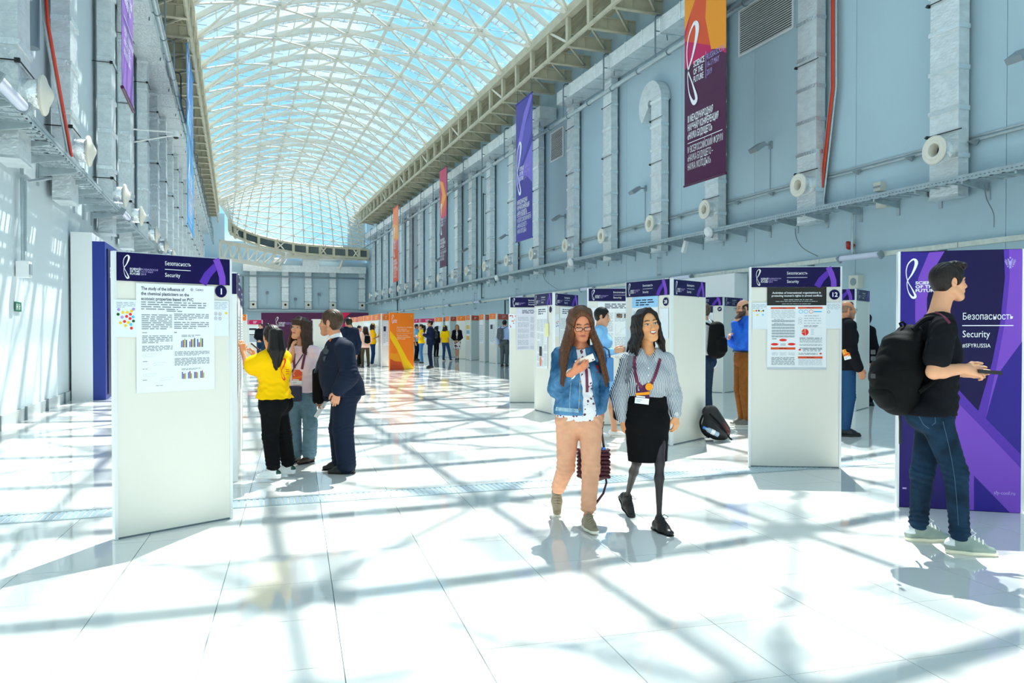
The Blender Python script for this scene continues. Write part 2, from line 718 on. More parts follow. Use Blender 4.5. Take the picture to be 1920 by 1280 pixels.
# thin glazing bars carrying the panes
gb_ = MB()
vs, fs = [], []
for x in xs24:
    z = zr(x) - ZE + .15
    for yy, zz in ((-.022, -.03), (.022, -.03), (.022, .03), (-.022, .03)):
        vs.append((x - XC, yy, z + zz))
for i in range(24):
    for k in range(4):
        fs.append((i * 4 + k, i * 4 + (k + 1) % 4, (i + 1) * 4 + (k + 1) % 4, (i + 1) * 4 + k))
gbm = gb_.add(vs, fs).mesh('glazing_bar', M_STEEL)
for a in range(len(arcs) - 1):
    link('glazing_bar', gbm, ceil_, (0, arcs[a] + S_BAY / 2, 0))
for j in range(NP):
    x = (xp[j] + xp[j + 1]) / 2
    MB().box((x - XC - .02, arcs[0], zr(x) - ZE + .12), (x - XC + .02, arcs[-1], zr(x) - ZE + .17)).build('glazing_bar', M_STEEL, ceil_)

# closing end of the vault, down to the far rim
def PY(x, y, Y):
    r = ray(x, y)
    return CAM + r * (Y / r[1])


lerp2 = lambda a, b, t: np.asarray(a) * (1 - t) + np.asarray(b) * t
rim_px = [(430, 412, 80.5), (440, 424, 83.0), (485, 442, 84.6), (550, 456, 85.2), (600, 461, 85.3), (650, 465, 85.2), (690, 467.5, 85.0)]
rim = [PY(x, y, d) for x, y, d in catmull(rim_px, 4)]
NE = 16
xe = [EL + (ER - EL) * j / NE for j in range(NE + 1)]
rimp = []
for j in range(NE + 1):
    t = j / NE * (len(rim) - 1)
    i = min(int(t), len(rim) - 2)
    rimp.append(lerp2(rim[i], rim[i + 1], t - i))
last = [np.array([x, arcs[-1], zr(x)]) for x in xe]
em, eg = MB(), MB()
NR = 12
gridp = [[last[j] * (1 - t) + rimp[j] * t + np.array([0, 0, 1.1 * math.sin(math.pi * t) * (1 - abs(j - NE / 2) / (NE / 2 + 1))]) for j in range(NE + 1)] for t in [i / NR for i in range(NR + 1)]]
for i in range(NR):
    for j in range(NE):
        a_, b_, c_, d_ = gridp[i][j], gridp[i][j + 1], gridp[i + 1][j + 1], gridp[i + 1][j]
        em.tube([a_, b_], .065, 5, cap=False)
        em.tube([a_, d_], .06, 5, cap=False)
        em.tube([a_, c_] if (i + j) % 2 else [b_, d_], .035, 5, cap=False)
        up = np.array([0, 0, .15])
        eg.add([a_ + up, b_ + up, c_ + up, d_ + up], [(0, 1, 2, 3)])
o = em.build('end_ribs', M_STEEL, ceil_, at=CAT)
o['kind'] = 'stuff'
o = eg.build('end_panes', M_GLASS, ceil_, at=CAT)
o['kind'] = 'stuff'
MB().tube(rim, .16, 6).build('rim_beam', M_EAVE, ceil_, at=CAT)
low = [p - np.array([0, 0, .95]) for p in rim]
MB().tube(low, .13, 6).build('rim_beam', M_EAVE, ceil_, at=CAT)
for k in range(0, len(rim), 2):
    MB().bar(rim[k], low[k], .26, .26, up=(0, 1, 0)).build('rim_post', M_EAVE, ceil_, at=CAT)
    MB().bar(low[k], low[k] + np.array([0.1, 1.5, 0.0]), .2, .35).build('rim_beam', M_EAVE, ceil_, at=CAT)
dg = MB()
for k in range(len(rim) - 1):
    e = np.array([0, .25, 0])
    dg.add([rim[k] + e, low[k] + e, low[k + 1] + e, rim[k + 1] + e], [(0, 1, 2, 3)])
dg.build('dark_glazing', M_DARKGLASS, ceil_, at=CAT)
for k in (4, 10, 16, 21):
    if k + 1 < len(rim):
        MB().tube([rim[k], low[k + 1]], .07, 5).tube([low[k], rim[k + 1]], .07, 5).build('rim_cross_brace', M_STEEL, ceil_, at=CAT)

# eaves: deck, chords, posts, beams and braces on both sides
for side in (1, -1):
    ex, wx = (ER, XR) if side > 0 else (EL, XL)
    o_ = 1 if side > 0 else -1
    y0, y1 = YB, (arcs[-1] + 1.5 if side > 0 else 84.5)
    b = MB()
    prof = []
    n = 9
    for i in range(n + 1):
        x = ex + (wx + .1 * o_ - ex) * i / n
        z = 13.62 - 0.0 * i
        w = abs(wx - ex) / n
        prof += [(x - o_ * w * .25, z), (x - o_ * w * .15, z + .07), (x + o_ * w * .25, z + .07), (x + o_ * w * .35, z)]
    vs = [(x, y0, z) for x, z in prof] + [(x, y1, z) for x, z in prof]
    m_ = len(prof)
    b.add(vs, [(i, i + 1, m_ + i + 1, m_ + i) for i in range(m_ - 1)])
    b.box((min(ex, wx + .3 * o_), y0, 13.72), (max(ex, wx + .3 * o_), YE + 1, 13.82))
    b.build('eave_deck', M_DECK, ceil_, at=CAT)
    MB().box((ex - .14, y0, 13.32), (ex + .14, y1, 13.68)).build('eave_beam', M_EAVE, ceil_, at=CAT)
    MB().tube([(ex, y0, 12.35), (ex, y1, 12.35)], .085, 8).build('eave_beam', M_EAVE, ceil_, at=CAT)
    pw = MB().box((-.075, -.10, 12.3 - ZE), (.075, .10, 13.35 - ZE)).mesh('eave_post', M_EAVE)
    bm = MB()
    L = abs(wx - ex)
    bm.box((0, -.09, -.04), (L * o_, .09, .0)) if o_ > 0 else bm.box((-L, -.09, -.04), (0, .09, 0))
    lo, hi = (0, L) if o_ > 0 else (-L, 0)
    bm.box((lo, -.02, 0), (hi, .02, .40))
    bm.box((lo, -.09, .40), (hi, .09, .44))
    for q in (.15, .35, .8):
        xq = lo + (hi - lo) * q
        bm.box((xq - .01, -.085, 0), (xq + .01, .085, .40))
    bme = bm.mesh('cross_beam', M_EAVE)
    br = MB().tube([(0, 0, .03), (L * o_ * .85, S_BAY, .03)], .06, 6)
    brm = br.mesh('plan_brace', M_EAVE, True)
    kb = MB().bar((o_ * .05, 0, .05), (o_ * .75, .0, 1.3), .07, .1).mesh('knee_brace', M_EAVE)
    xb = MB().bar((0, .05, .2), (0, S_BAY - .05, 1.2), .09, .05, up=(1, 0, 0)).mesh('cross_brace', M_STEEL)
    for k, y in zip(ks, arcs):
        if y > y1 - .5:
            continue
        link('eave_post', pw, ceil_, (ex - XC, y, 0))
        link('cross_beam', bme, ceil_, (ex - XC, y, 12.25 - ZE))
        link('plan_brace', brm, ceil_, (ex - XC, y, 12.3 - ZE))
        link('knee_brace', kb, ceil_, (ex - XC, y, 12.3 - ZE))
        if k % 4 == 1:
            link('cross_brace', xb, ceil_, (ex - XC, y, 12.2 - ZE))

# lattice girder and beam under the far rim
tr = root('lattice_girder', tuple(PY(480, 480, 85.6)), 'cream steel lattice girder under the far rim of the roof', 'girder')
AT = PY(480, 480, 85.6)
top = [PY(412, 452, 84), PY(534, 477, 85.9)]
bot = [PY(412, 484, 84), PY(528, 502, 85.9)]
MB().bar(top[0], top[1], .3, .35).build('top_chord', M_STEEL, tr, at=AT)
MB().bar(bot[0], bot[1], .3, .35).build('bottom_chord', M_STEEL, tr, at=AT)
for k in range(8):
    a = top[0] + (top[1] - top[0]) * (k / 7)
    c = bot[0] + (bot[1] - bot[0]) * ((k + .5) / 8)
    c2 = bot[0] + (bot[1] - bot[0]) * (max(k - .5, 0) / 8)
    MB().bar(a, c, .16, .16).build('web_member', M_STEEL, tr, at=AT)
    MB().bar(a, c2, .16, .16).build('web_member', M_STEEL, tr, at=AT)
o = MB().bar(PY(537, 479, 86), PY(688, 484.5, 86), .3, .5).build('girder', M_STEEL, at=PY(615, 481, 86))
o.location = tuple(PY(615, 481, 86))
tag(o, 'plain cream steel beam spanning above the far wall to the right corner', 'beam')
o = MB().bar(PY(643, 488, 86), PY(636, 506, 86.3), .2, .2).build('strut', M_STEEL, at=PY(640, 495, 86))
o.location = tuple(PY(640, 495, 86))
tag(o, 'short slanting cream strut between far beam and wall', 'strut')
# ------------------------------------------------------------------ air ducts on the walls
def column_meshes(H, nz, deep=.38, hw_=.34, cone=False):
    rng = random.Random(int(H * 100) + cone)
    b = MB()
    zs = [0]
    while zs[-1] < H - .9:
        zs.append(zs[-1] + rng.uniform(.75, .95))
    zs.append(H)
    rings = []
    for z in zs:
        rings += [(z - .06, 0), (z, .018), (z + .05, 0)]
    rings[0] = (0.0, -.012)
    vs, fs = [], []
    for z, e in rings:
        z = max(z, 0)
        vs += [(.11, -hw_ - e, z), (deep + e, -hw_ - e, z), (deep + e, hw_ + e, z), (.11, hw_ + e, z)]
    for i in range(len(rings) - 1):
        for k in range(4):
            k2 = (k + 1) % 4
            fs.append((i * 4 + k, i * 4 + k2, (i + 1) * 4 + k2, (i + 1) * 4 + k))
    fs += [(3, 2, 1, 0)]
    b.add(vs, fs)
    casing = b.mesh('casing', M_FOIL)
    bands = []
    for z in zs[1:-1]:
        q = MB()
        q.box((.105, -hw_ - .026, z - .045), (deep + .026, hw_ + .026, z + .045))
        bands.append(q.mesh('tape_band', M_FOILB))
    nb = MB().lathe((deep - .02, 0, nz), (1, 0, 0), [(0, .215), (.24, .215), (.26, .20)], 24)
    nbody = nb.mesh('nozzle_body', M_FOILB, True)
    rg = MB()
    if cone:
        rg.lathe((deep + .22, 0, nz), (1, 0, 0), [(0, .22), (.0, .285), (.03, .29), (.05, .27), (.06, .22), (.15, .035), (.155, 0)], 28)
    else:
        rg.lathe((deep + .22, 0, nz), (1, 0, 0), [(0, .20), (.0, .285), (.035, .29), (.055, .27), (.045, .205), (.07, .19), (.05, .135), (-.05, .12), (-.2, .12)], 28)
    ring = rg.mesh('nozzle_ring', M_NOZ, True)
    th = MB().lathe((deep + .04, 0, nz), (1, 0, 0), [(0, 0), (0.0, .125)], 16).mesh('throat', M_BLACK)
    st = MB()
    for z in (nz + .35, H * .58, H * .86):
        st.tube([(deep + .03, -hw_ - .1, z), (deep + .03, hw_ + .1, z)], .011, 5)
        st.tube([(.0, -hw_ - .04, z), (deep + .03, -hw_ - .04, z)], .011, 5)
        st.box((deep - .03, -hw_ - .07, z - .03), (deep + .04, -hw_ - .02, z + .03))
    strap = st.mesh('hanger_strap', M_BLACK)
    return casing, bands, nbody, ring, th, strap


def duct_column(ms, loc, rz, label, group, detail=True, cone=False):
    t = root('duct_column', loc, label, 'air duct', group, rz=rz)
    casing, bands, nbody, ring, th, strap = ms
    link('casing', casing, t)
    if detail:
        for q in bands:
            link('tape_band', q, t)
    nz = link('nozzle', ring, t)
    link('nozzle_body', nbody, nz)
    if not cone:
        link('throat', th, nz)
    link('hanger_strap', strap, t)
    return t


RCOL = [(d - 4.38) / .9435 for d in (11.9, 15.8, 19.6, 23.5, 26.6, 30.1, 33.4, 37.2, 40.6, 44.2, 47.6, 50.6, 54.2, 57.2, 60.8, 64.6, 67.5, 71, 74.6, 78.2, 81.6)]
LCOL = [(d + .96) / .9435 for d in (7.6, 11.35, 14.9, 19.8, 23.3, 27.8, 31.5, 35.3, 39, 42.6, 46.2, 50, 53.6, 57.2, 61, 64.6, 68.3, 72, 75.6, 79.3)]
cm_r = column_meshes(6.85, .95)
cm_s = column_meshes(5.2, .95)
cm_l = column_meshes(7.2, 1.0, .42, .36, True)
for i, y in enumerate(RCOL):
    if i == 0:
        continue
    lab = 'foil-wrapped vertical air duct with round nozzle on right wall, %s from the near end' % ORD[i - 1]
    dc_ = duct_column(cm_s if i == 4 else cm_r, (XR, y, 4.1), math.pi, lab, 'foil ducts along the right wall', i < 14)
    if i == 4:
        col4 = dc_
for i, y in enumerate(LCOL):
    lab = 'foil-wrapped vertical air duct with cone nozzle on left wall, %s from the near end' % ORD[i]
    duct_column(cm_l, (XL, y, 3.85), 0, lab, 'foil ducts along the left wall', i < 10, True)
# the column whose top curls over below the pipe
y4 = RCOL[4]
cb = MB()
prev = None
R0 = .45
for k in range(13):
    a = math.pi * 1.25 * k / 12
    cy = y4 + R0
    for_r = []
    c_ = np.array([XR - .2, cy - R0 * math.cos(a), 9.2 + R0 * math.sin(a)])
    rd = np.array([0, -math.cos(a), math.sin(a)])
    q = [c_ + rd * e + np.array([f, 0, 0]) for e, f in ((-.32, -.18), (.32, -.18), (.32, .18), (-.32, .18))]
    if prev is not None:
        cb.add(prev + q, [(i, (i + 1) % 4, 4 + (i + 1) % 4, 4 + i) for i in range(4)])
    prev = q
cb.add(prev, [(0, 1, 2, 3)])
cb.v = [(XR - x, y4 - y, z - 4.1) for x, y, z in cb.v]
cb.build('curled_top', M_FOIL, col4)
col4['label'] = 'foil-wrapped air duct whose top curls over, just left of the big plum and orange banner'

# far wall ducts
cm_f = column_meshes(3.9, .45)
FX = []
for i, x in enumerate((474.7, 534.8, 578, 624, 678.6)):
    r = ray(x, 572)
    t = (YE - .3) / r[1]
    FX.append(r[0] * t)
    duct_column(cm_f, (FX[-1], YE, 3.75), -math.pi / 2, 'foil air duct column on the far end wall, %s from the left corner' % ORD[i], 'foil ducts on the far wall', True)


def run_duct(name, lo, hi, label, seams, axis=1):
    c = ((lo[0] + hi[0]) / 2, (lo[1] + hi[1]) / 2, lo[2])
    t = root(name, c, label, 'air duct')
    b = MB().box(lo, hi)
    b.build('casing', M_FOIL, t, at=c)
    n = int((hi[axis] - lo[axis]) / seams)
    me = None
    e = .02
    for k in range(1, n):
        p = lo[axis] + k * seams
        q = MB()
        l2, h2 = list(lo), list(hi)
        l2 = [v - e for v in l2]
        h2 = [v + e for v in h2]
        l2[axis], h2[axis] = p - .025, p + .025
        q.box(l2, h2)
        q.build('seam_flange', M_FOILB, t, at=c)
    return t


run_duct('ceiling_duct', (12.9, 8.0, 10.98), (13.72, 31.0, 11.5), 'long square foil duct high on the right wall behind the near banner', 1.2)
run_duct('ceiling_duct', (12.9, 33.0, 10.98), (13.72, 84.0, 11.5), 'long square foil duct high on the right wall beyond the blue banner', 1.9)
run_duct('ceiling_duct', (-3.2, 6.0, 10.9), (-2.3, 83.0, 11.6), 'long square foil duct high along the left wall', 1.9)
run_duct('ceiling_duct', (FX[0] - 1.0, YE - .75, 7.65), (XR - .3, YE - .05, 8.35), 'horizontal foil duct running across the far end wall', 1.9, 0)
o = MB().tube([(FX[2] - 3.6, YE - .6, 8.75), (FX[2] - 2.6, YE - .6, 8.8), (FX[2] - 2.2, YE - .6, 9.5), (FX[2] - 1.3, YE - .6, 9.6)], .35, 10).build('duct_elbow', M_FOIL, smooth=True, at=(FX[2] - 2.4, YE - .6, 8.4))
o.location = (FX[2] - 2.4, YE - .6, 8.4)
tag(o, 'bent round foil duct above the horizontal duct on the far wall', 'air duct')
o = MB().box((FX[2] - .6, YE - .7, 8.35), (FX[2] + 1.1, YE - .1, 10.0)).box((FX[2] - .9, YE - .75, 9.7), (FX[2] + .9, YE - .05, 10.4)).build('duct_riser', M_FOIL, at=(FX[2], YE - .4, 8.35))
o.location = (FX[2], YE - .4, 8.35)
tag(o, 'wide foil duct riser above the middle of the far wall', 'air duct')

# pipes under the ceiling ducts with their hooked hangers
for side, X, lab in ((1, 12.75, 'right'), (-1, -1.95, 'left')):
    c = (X, 30, 10.1)
    t = root('wall_pipe', c, 'thick grey pipe running high along the %s wall below the foil duct' % lab, 'pipe')
    MB().tube([(X, 5, 10.1), (X, 84, 10.1)], .085, 10).build('pipe', M_GALV, t, True, at=c)
    for k in range(40):
        MB().lathe((X, 6 + k * 1.95, 10.1), (0, 1, 0), [(0, .085), (0, .10), (.05, .10), (.05, .085)], 10).build('pipe_collar', M_DKGALV, t, True, at=c)
    hm = MB().tube([(0, 0, .08), (0, 0, 1.32), (side * .03, .02, 1.42), (side * .1, .05, 1.48), (side * .25, .05, 1.5)], .028, 6).tube(
        [(0, 0, .95), (side * .35, 0, .95), (side * .42, 0, .92), (side * .44, 0, .7)], .02, 6).mesh('hooked_rod', M_DKGALV, True)
    for k in range(20):
        h = link('duct_hanger', hm, None, (X, 11.2 + k * 3.75, 10.1))
        tag(h, 'hooked grey steel rod rising from the %s pipe to the foil duct, %s along' % (lab, ORD[k]), 'hanger', 'hooked rods on the %s pipe' % lab)
# far pipe
o = MB().tube([(FX[0] - 2, YE - .85, 7.45), (FX[0] - 1.5, YE - .85, 7.15), (XR - .5, YE - .85, 7.1)], .10, 8).tube([(FX[0] - 1.0, YE - .3, 7.1), (FX[0] - 1.0, YE - .3, 3.0)], .09, 8).build('wall_pipe', M_DKGALV, smooth=True, at=(5, YE - .8, 7.1))
o.location = (5, YE - .8, 7.1)
tag(o, 'dark pipe running across the far wall and dropping near its left corner', 'pipe')
o = MB().box((8.0, YE + 1.1, 8.6), (10.8, YE + 1.2, 9.9)).build('vent_grille', M_GALV, at=(9.4, YE + 1.15, 8.6))
o.location = (9.4, YE + 1.15, 8.6)
tag(o, 'flat grey louvre panel on the upper far wall', 'vent')

# ------------------------------------------------------------------ cable trays, brackets
for side, xin, xw, lab in ((1, 13.1, XR, 'right'), (-1, -2.62, XL, 'left')):
    s = 1 if side > 0 else -1
    c = (xin, 30, 4.3)
    t = root('cable_tray', c, 'perforated galvanised cable tray on brackets along the %s wall' % lab, 'cable tray')
    y0, y1 = (4.5, 84)
    b = MB()
    x2 = xw - s * .14
    b.box((min(xin, xin + s * .02), y0, 4.3), (max(xin, xin + s * .02), y1, 4.42)).box((min(x2, x2 + s * .02), y0, 4.3), (max(x2, x2 + s * .02), y1, 4.42))
    b.build('side_rail', M_GALV, t, at=c)
    b = MB()
    for k in range(int((y1 - y0) / .24)):
        b.box((min(xin, x2), y0 + k * .24, 4.3), (max(xin, x2), y0 + k * .24 + .07, 4.312))
    for q in (.2, .35, .65, .8):
        xx = xin + (x2 - xin) * q
        b.box((xx - .025, y0, 4.312), (xx + .025, y1, 4.33))
    o = b.build('tray_rungs', M_GALV, t, at=c)
    o['kind'] = 'stuff'
    o = MB()
    for k in range(int((min(y1, 30) - y0) / .09)):
        o.box((xin - s * .003, y0 + k * .09, 4.35), (xin - s * .002 + s * .002, y0 + k * .09 + .04, 4.37))
    o = o.build('tray_perforations', M_DKGALV, t, at=c)
    o['kind'] = 'stuff'
    L = abs(xw - xin)
    q = MB()
    q.box((0, -.02, -.05), (L, .02, 0)).add([(0, -.02, -.05), (0, .02, -.05), (L, .02, -.05), (L, -.02, -.05), (L, -.02, -.16), (L, .02, -.16)], [(0, 3, 4), (1, 5, 2), (0, 4, 5, 1)])
    q.box((L - .03, -.04, -.32), (L, .04, .06))
    qm = q.mesh('support_bracket', M_GALV)
    for k in range(int((y1 - y0) / 1.1)):
        l_ = link('support_bracket', qm, t, (0, y0 + .3 + k * 1.1 - 30, 0))
        l_.rotation_euler = (0, 0, 0 if side > 0 else math.pi)
# far wall tray
o = MB().box((FX[0] - .6, YE - .62, 3.55), (XR - .8, YE - .05, 3.67)).build('cable_tray', M_GALV, at=(5, YE - .3, 3.6))
o.location = (5, YE - .3, 3.6)
tag(o, 'grey cable tray across the far wall below the nozzles', 'cable tray')

# thin conduit at nozzle height
for side, X, Z, lab in ((1, XR - .05, 5.2, 'right'), (-1, XL + .05, 5.0, 'left')):
    c = (X, 30, Z)
    t = root('conduit', c, 'thin metal conduit fixed along the %s wall between the duct nozzles' % lab, 'conduit')
    MB().tube([(X, 6, Z), (X, 84, Z)], .03, 6).tube([(X, 6, Z + .07), (X, 84, Z + .07)], .02, 6).build('tube', M_GALV, t, True, at=c)
    cm = MB().add([(0, -.1, 0), (0, .1, 0), (-.12 * side, .1, -.02), (-.12 * side, -.1, -.02), (0, 0, -.12)], [(0, 1, 2, 3), (0, 4, 1), (1, 4, 2), (2, 4, 3), (3, 4, 0)]).mesh('clip', M_GREY)
    for k in range(50):
        link('clip', cm, t, (0, 7 + k * 1.55 - 30, 0))
# trunking with lamps, lower on the right wall
c = (13.55, 30, 3.15)
t = root('cable_trunking', c, 'pale metal cable trunking low along the right wall carrying the strip lamps', 'cable trunking')
k = 0
y = 4.0
while y < 84:
    MB().box((13.5, y, 3.1), (13.62, y + 3.9, 3.2)).build('trunking_length', mat('trunking', '#d9dcd2', 0.4, metal=0.3, var=0.12, vscale=10), t, at=c)
    MB().box((13.62, y + .5, 3.08), (XR - .004, y + .56, 3.12)).build('wall_arm', M_DKGALV, t, at=c)
    y += 3.92
LAMPY = [(d - 4.44) / .9435 for d in (18.0, 25.2, 31.9, 39.4, 46.4, 53, 60, 67, 74)]
lb = MB().box((-.075, -.62, 0), (.075, .62, .03))
lbm = lb.mesh('housing', M_GREY)
lc = MB()
n = 10
vs = []
for yy in (-.6, .6):
    for k in range(n + 1):
        a = math.pi * k / n
        vs.append((-.07 * math.cos(a), yy, -.085 * math.sin(a)))
lc.add(vs, [(k, k + 1, n + 2 + k, n + 1 + k) for k in range(n)] + [tuple(range(n + 1)), tuple(range(2 * n + 1, n, -1))])
lcm = lc.mesh('lamp_cover', M_LAMP, True)
lem = MB().box((-.08, .6, -.09), (.08, .66, .03)).box((-.08, -.66, -.09), (.08, -.6, .03)).mesh('end_cap', M_GREY)


def strip_lamp(loc, ry, label, group):
    t = root('strip_lamp', loc, label, 'lamp', group)
    t.rotation_euler = (0, ry, 0)
    link('housing', lbm, t)
    link('lamp_cover', lcm, t)
    link('end_cap', lem, t)


for i, y in enumerate(LAMPY):
    strip_lamp((13.47, y, 3.15), math.radians(50), 'long strip lamp with pale cover on the right wall trunking, %s from the near end' % ORD[i], 'strip lamps on the right trunking')
for i, y in enumerate((10.9, 21.4, 31.9, 42, 52)):
    strip_lamp((-2.53, y, 4.30), math.radians(-60), 'long strip lamp with pale cover on the left tray edge, %s from the near end' % ORD[i], 'strip lamps on the left tray')

# floodlights
fh = MB().obox((0, 0, 0), (.15, 0, -.10), (0, .16, 0), (.035, 0, .05))
fhm = fh.mesh('housing', M_GREY)
flm = MB().obox((.04 * -1 - .0, 0, -.055), (.11, 0, -.075), (0, .125, 0), (.006, 0, .009)).mesh('lens', mat('lens', '#c8d4da', 0.1))
fbm = MB().tube([(-.1, 0, .08), (-.3, 0, .1), (-.42, 0, .1)], .03, 6).box((-.45, -.06, 0), (-.40, .06, .2)).mesh('arm', M_GREY)
fcm = MB().tube([(-.42, 0, 0), (-.42, 0, -1.15)], .012, 5).mesh('cable', M_GREY)
for i, (x, y) in enumerate(((1912, 80), (1420, 275), (1190, 360), (1043, 407), (942, 448), (871, 473), (821, 487), (780, 505))):
    p = WX(13.35, x, y)
    t = root('floodlight', (13.35, p[1], 6.4), 'grey floodlight on a short arm on the right wall, %s from the near end' % ORD[i], 'floodlight', 'floodlights along the right wall', rz=math.pi)
    link('housing', fhm, t)
    link('lens', flm, t)
    link('arm', fbm, t)
    link('cable', fcm, t)
for i, (x, y) in enumerate(((501, 549), (598, 552), (554, 561))):
    p = ray(x, y)
    tt = (YE - .45) / p[1]
    q = CAM + p * tt
    t = root('floodlight', tuple(q), 'small grey floodlight on the far wall, %s' % ('left one', 'right one', 'low one between the others')[i], 'floodlight', 'floodlights on the far wall', rz=-math.pi / 2)
    link('housing', fhm, t)
    link('arm', fbm, t)
    link('cable', fcm, t)

# louvred vents
for i, (xa, xb, zc, hh) in enumerate(((1387, 1485, 10.0, .62), (1033, 1055, 9.85, .62))):
    ya, yb = WX(13.75, xb, 30)[1], WX(13.75, xa, 30)[1]
    c = (XR - .03, (ya + yb) / 2, zc - hh)
    t = root('vent_grille', c, ('large slatted vent grille on the right wall beside the big banner', 'small slatted vent grille on the right wall beyond the blue banner')[i], 'vent grille')
    hwv = (yb - ya) / 2
    MB().box((0, -hwv, 0), (.028, hwv, 2 * hh)).build('backing', M_BLACK, t)
    b = MB()
    e = .05
    b.box((-.03, -hwv - e, -e), (.02, hwv + e, 0)).box((-.03, -hwv - e, 2 * hh), (.02, hwv + e, 2 * hh + e)).box((-.03, -hwv - e, 0), (.02, -hwv, 2 * hh)).box((-.03, hwv, 0), (.02, hwv + e, 2 * hh))
    b.build('frame', M_WHITE, t)
    sm = MB().obox((-.012, 0, 0), (.012, 0, -.003), (0, hwv, 0), (.002, 0, .007)).mesh('slat', M_WHITE)
    n = 20
    for k in range(n):
        link('slat', sm, t, (0, 0, (k + .5) * 2 * hh / n))

# orange cable ladders
M_ORANGE = mat('orange_cable', '#d8431c', 0.45)
M_RED = mat('red_conduit', '#c5321d', 0.45)
p0, p1, p2 = WX(13.66, 1563, -60), WX(13.66, 1563, 165), WX(13.66, 1538, 390)
c = tuple(p2)
t = root('cable_ladder', c, 'vertical cable ladder with orange cables on the right wall beside a duct', 'cable ladder')
dy = np.array([0, .17, 0])
for e in (0, 1):
    MB().tube([p0 - dy * (e - .5), p1 - dy * (e - .5), p2 - dy * (e - .5)], .025, 5).build('rail', M_GALV, t, True, at=c)
ix = np.array([-.03, 0, 0])
for e, r_, m_ in ((-.03, .03, M_ORANGE), (.03, .022, M_RED)):
    MB().tube([p0 + ix + dy * e * 5, p1 + ix + dy * e * 5, p2 + ix + dy * e * 5], r_, 6).build('cable', m_, t, True, at=c)
p0, p1, p2, p3 = WX(XL + .45, 79, -40), WX(XL + .45, 81, 0), WX(XL + .45, 84, 45), WX(XL + .45, 129, 293)
c = tuple(p3)
t = root('cable_ladder', c, 'slanting strut with a red cable on the left wall between ducts', 'cable ladder')
MB().tube([p0, p2, p3], .03, 5).build('rail', M_GALV, t, True, at=c)
e = np.array([.05, -.03, 0])
MB().tube([p0 + e, p1 + e, p2 + e, p3 + e], .025, 6).build('cable', M_RED, t, True, at=c)

# small wall fittings: vertical drops, boxes, sockets, cameras
for i, (x, y0_, y1_, r_, col) in enumerate(((1598, 395, 480, .03, 'g'), (1232, 480, 518, .025, 'g'), (1102, 500, 540, .02, 'g'), (1908 / 2 - 51, 330, 560, .03, 'd'), (906, 362, 480, .035, 'd'),
                                         (947, 560, 600, .04, 'd'), (745, 470, 600, .05, 'd'), (967, 540, 560, .02, 'g'), (830, 560, 590, .02, 'g'), (889, 548, 580, .02, 'g'))):
    a, b_ = WX(XR - .14, x, y0_), WX(XR - .14, x, y1_)
    mb_ = MB().tube([a, [a[0], a[1], b_[2]]], r_, 6)
    mb_.box((a[0] - .01, a[1] - .03, a[2] - .08), (XR - .002, a[1] + .03, a[2] - .04)).box((a[0] - .01, a[1] - .03, b_[2] + .04), (XR - .002, a[1] + .03, b_[2] + .08))
    o = mb_.build('drop_conduit', M_GALV if col == 'g' else mat('dark_green', '#1d3b36', 0.5), smooth=True, at=a)
    o.location = tuple(a)
    tag(o, '%s vertical conduit on the right wall, %s of these drops' % ('grey' if col == 'g' else 'dark green', ORD[i]), 'conduit', 'vertical drops on the right wall')
for i, (x, y, w) in enumerate(((1600, 528, .30), (1644, 350, .2), (1652, 376, .3))):
    p = WX(XR - .16, x, y)
    t = root('wall_box', tuple(p), ('square beige speaker box on the right wall above the number 39 panel', 'small grey junction box above the tray on the right wall',
                                   'pair of grey boxes on the underside of the right tray')[i], 'box')
    MB().box((-.0, -w / 2, -w / 2), (.16, w / 2, w / 2)).build('housing', mat('beige_box', '#d9d8c8', 0.5), t)
    if i == 0:
        MB().lathe((-.005, 0, 0), (-1, 0, 0), [(0, .09), (.01, .09), (.012, 0)], 16).build('speaker_cone', M_GREY, t)
    else:
        MB().box((-.01, -w / 2, -w * .1), (0, w / 2, w * .1)).build('lid', M_GREY, t)
p = WX(XR - .1, 1590, 466)
o = MB().lathe(p, (0, -.6, .8), [(0, .05), (.12, .11), (.14, .11), (.1, 0)], 14).build('alarm_beacon', mat('red_plastic', '#b3231b', .4), smooth=True, at=p)
o.location = tuple(p)
tag(o, 'small red alarm beacon beside the near strip lamp', 'alarm')
for i, (x, y, X) in enumerate(((1331, 434, 13.1), (1072, 491, 13.1), (933, 521, 13.1))):
    p = WX(X, x, y)
    o = MB().lathe(p, (-1, 0, -.3), [(0, .16), (.05, .17), (.12, .13), (.15, .05), (.155, 0)], 18).build('dome_speaker', M_WHITE, smooth=True, at=p)
    o.location = tuple(p)
    tag(o, 'round white dome on the right tray edge, %s from the near end' % ORD[i], 'dome', 'white domes on the right tray')
for i, (x, y) in enumerate(((1284, 462),)):
    p = WX(13.3, x, y)
    t = root('security_camera', tuple(p), 'white security camera hanging under the right tray', 'camera')
    MB().obox((0, 0, 0), (.05, 0, 0), (0, .06, .03), (0, -.09, .18)).build('housing', M_WHITE, t)
    MB().tube([(0, 0, .1), (.1, 0, .3)], .02, 6).build('arm', M_WHITE, t)
p = P(330, 253, 24)
t = root('security_camera', tuple(p), 'small white dome camera on a double arm from the left ducts', 'camera')
MB().lathe((0, 0, 0), (0, 0, -1), [(-.1, .07), (0, .09), (.06, .09), (.07, .085)], 14).build('housing', M_WHITE, t, True)
MB().lathe((0, 0, 0), (0, 0, -1), [(.06, .085), (.11, .06), (.13, 0)], 14).build('lens_dome', M_BLACK, t, True)
MB().tube([(0, 0, .08), (-1.25, .2, .12)], .025, 6).tube([(0, 0, .0), (-1.25, .2, -.28)], .02, 6).build('arm', M_WHITE, t, True)

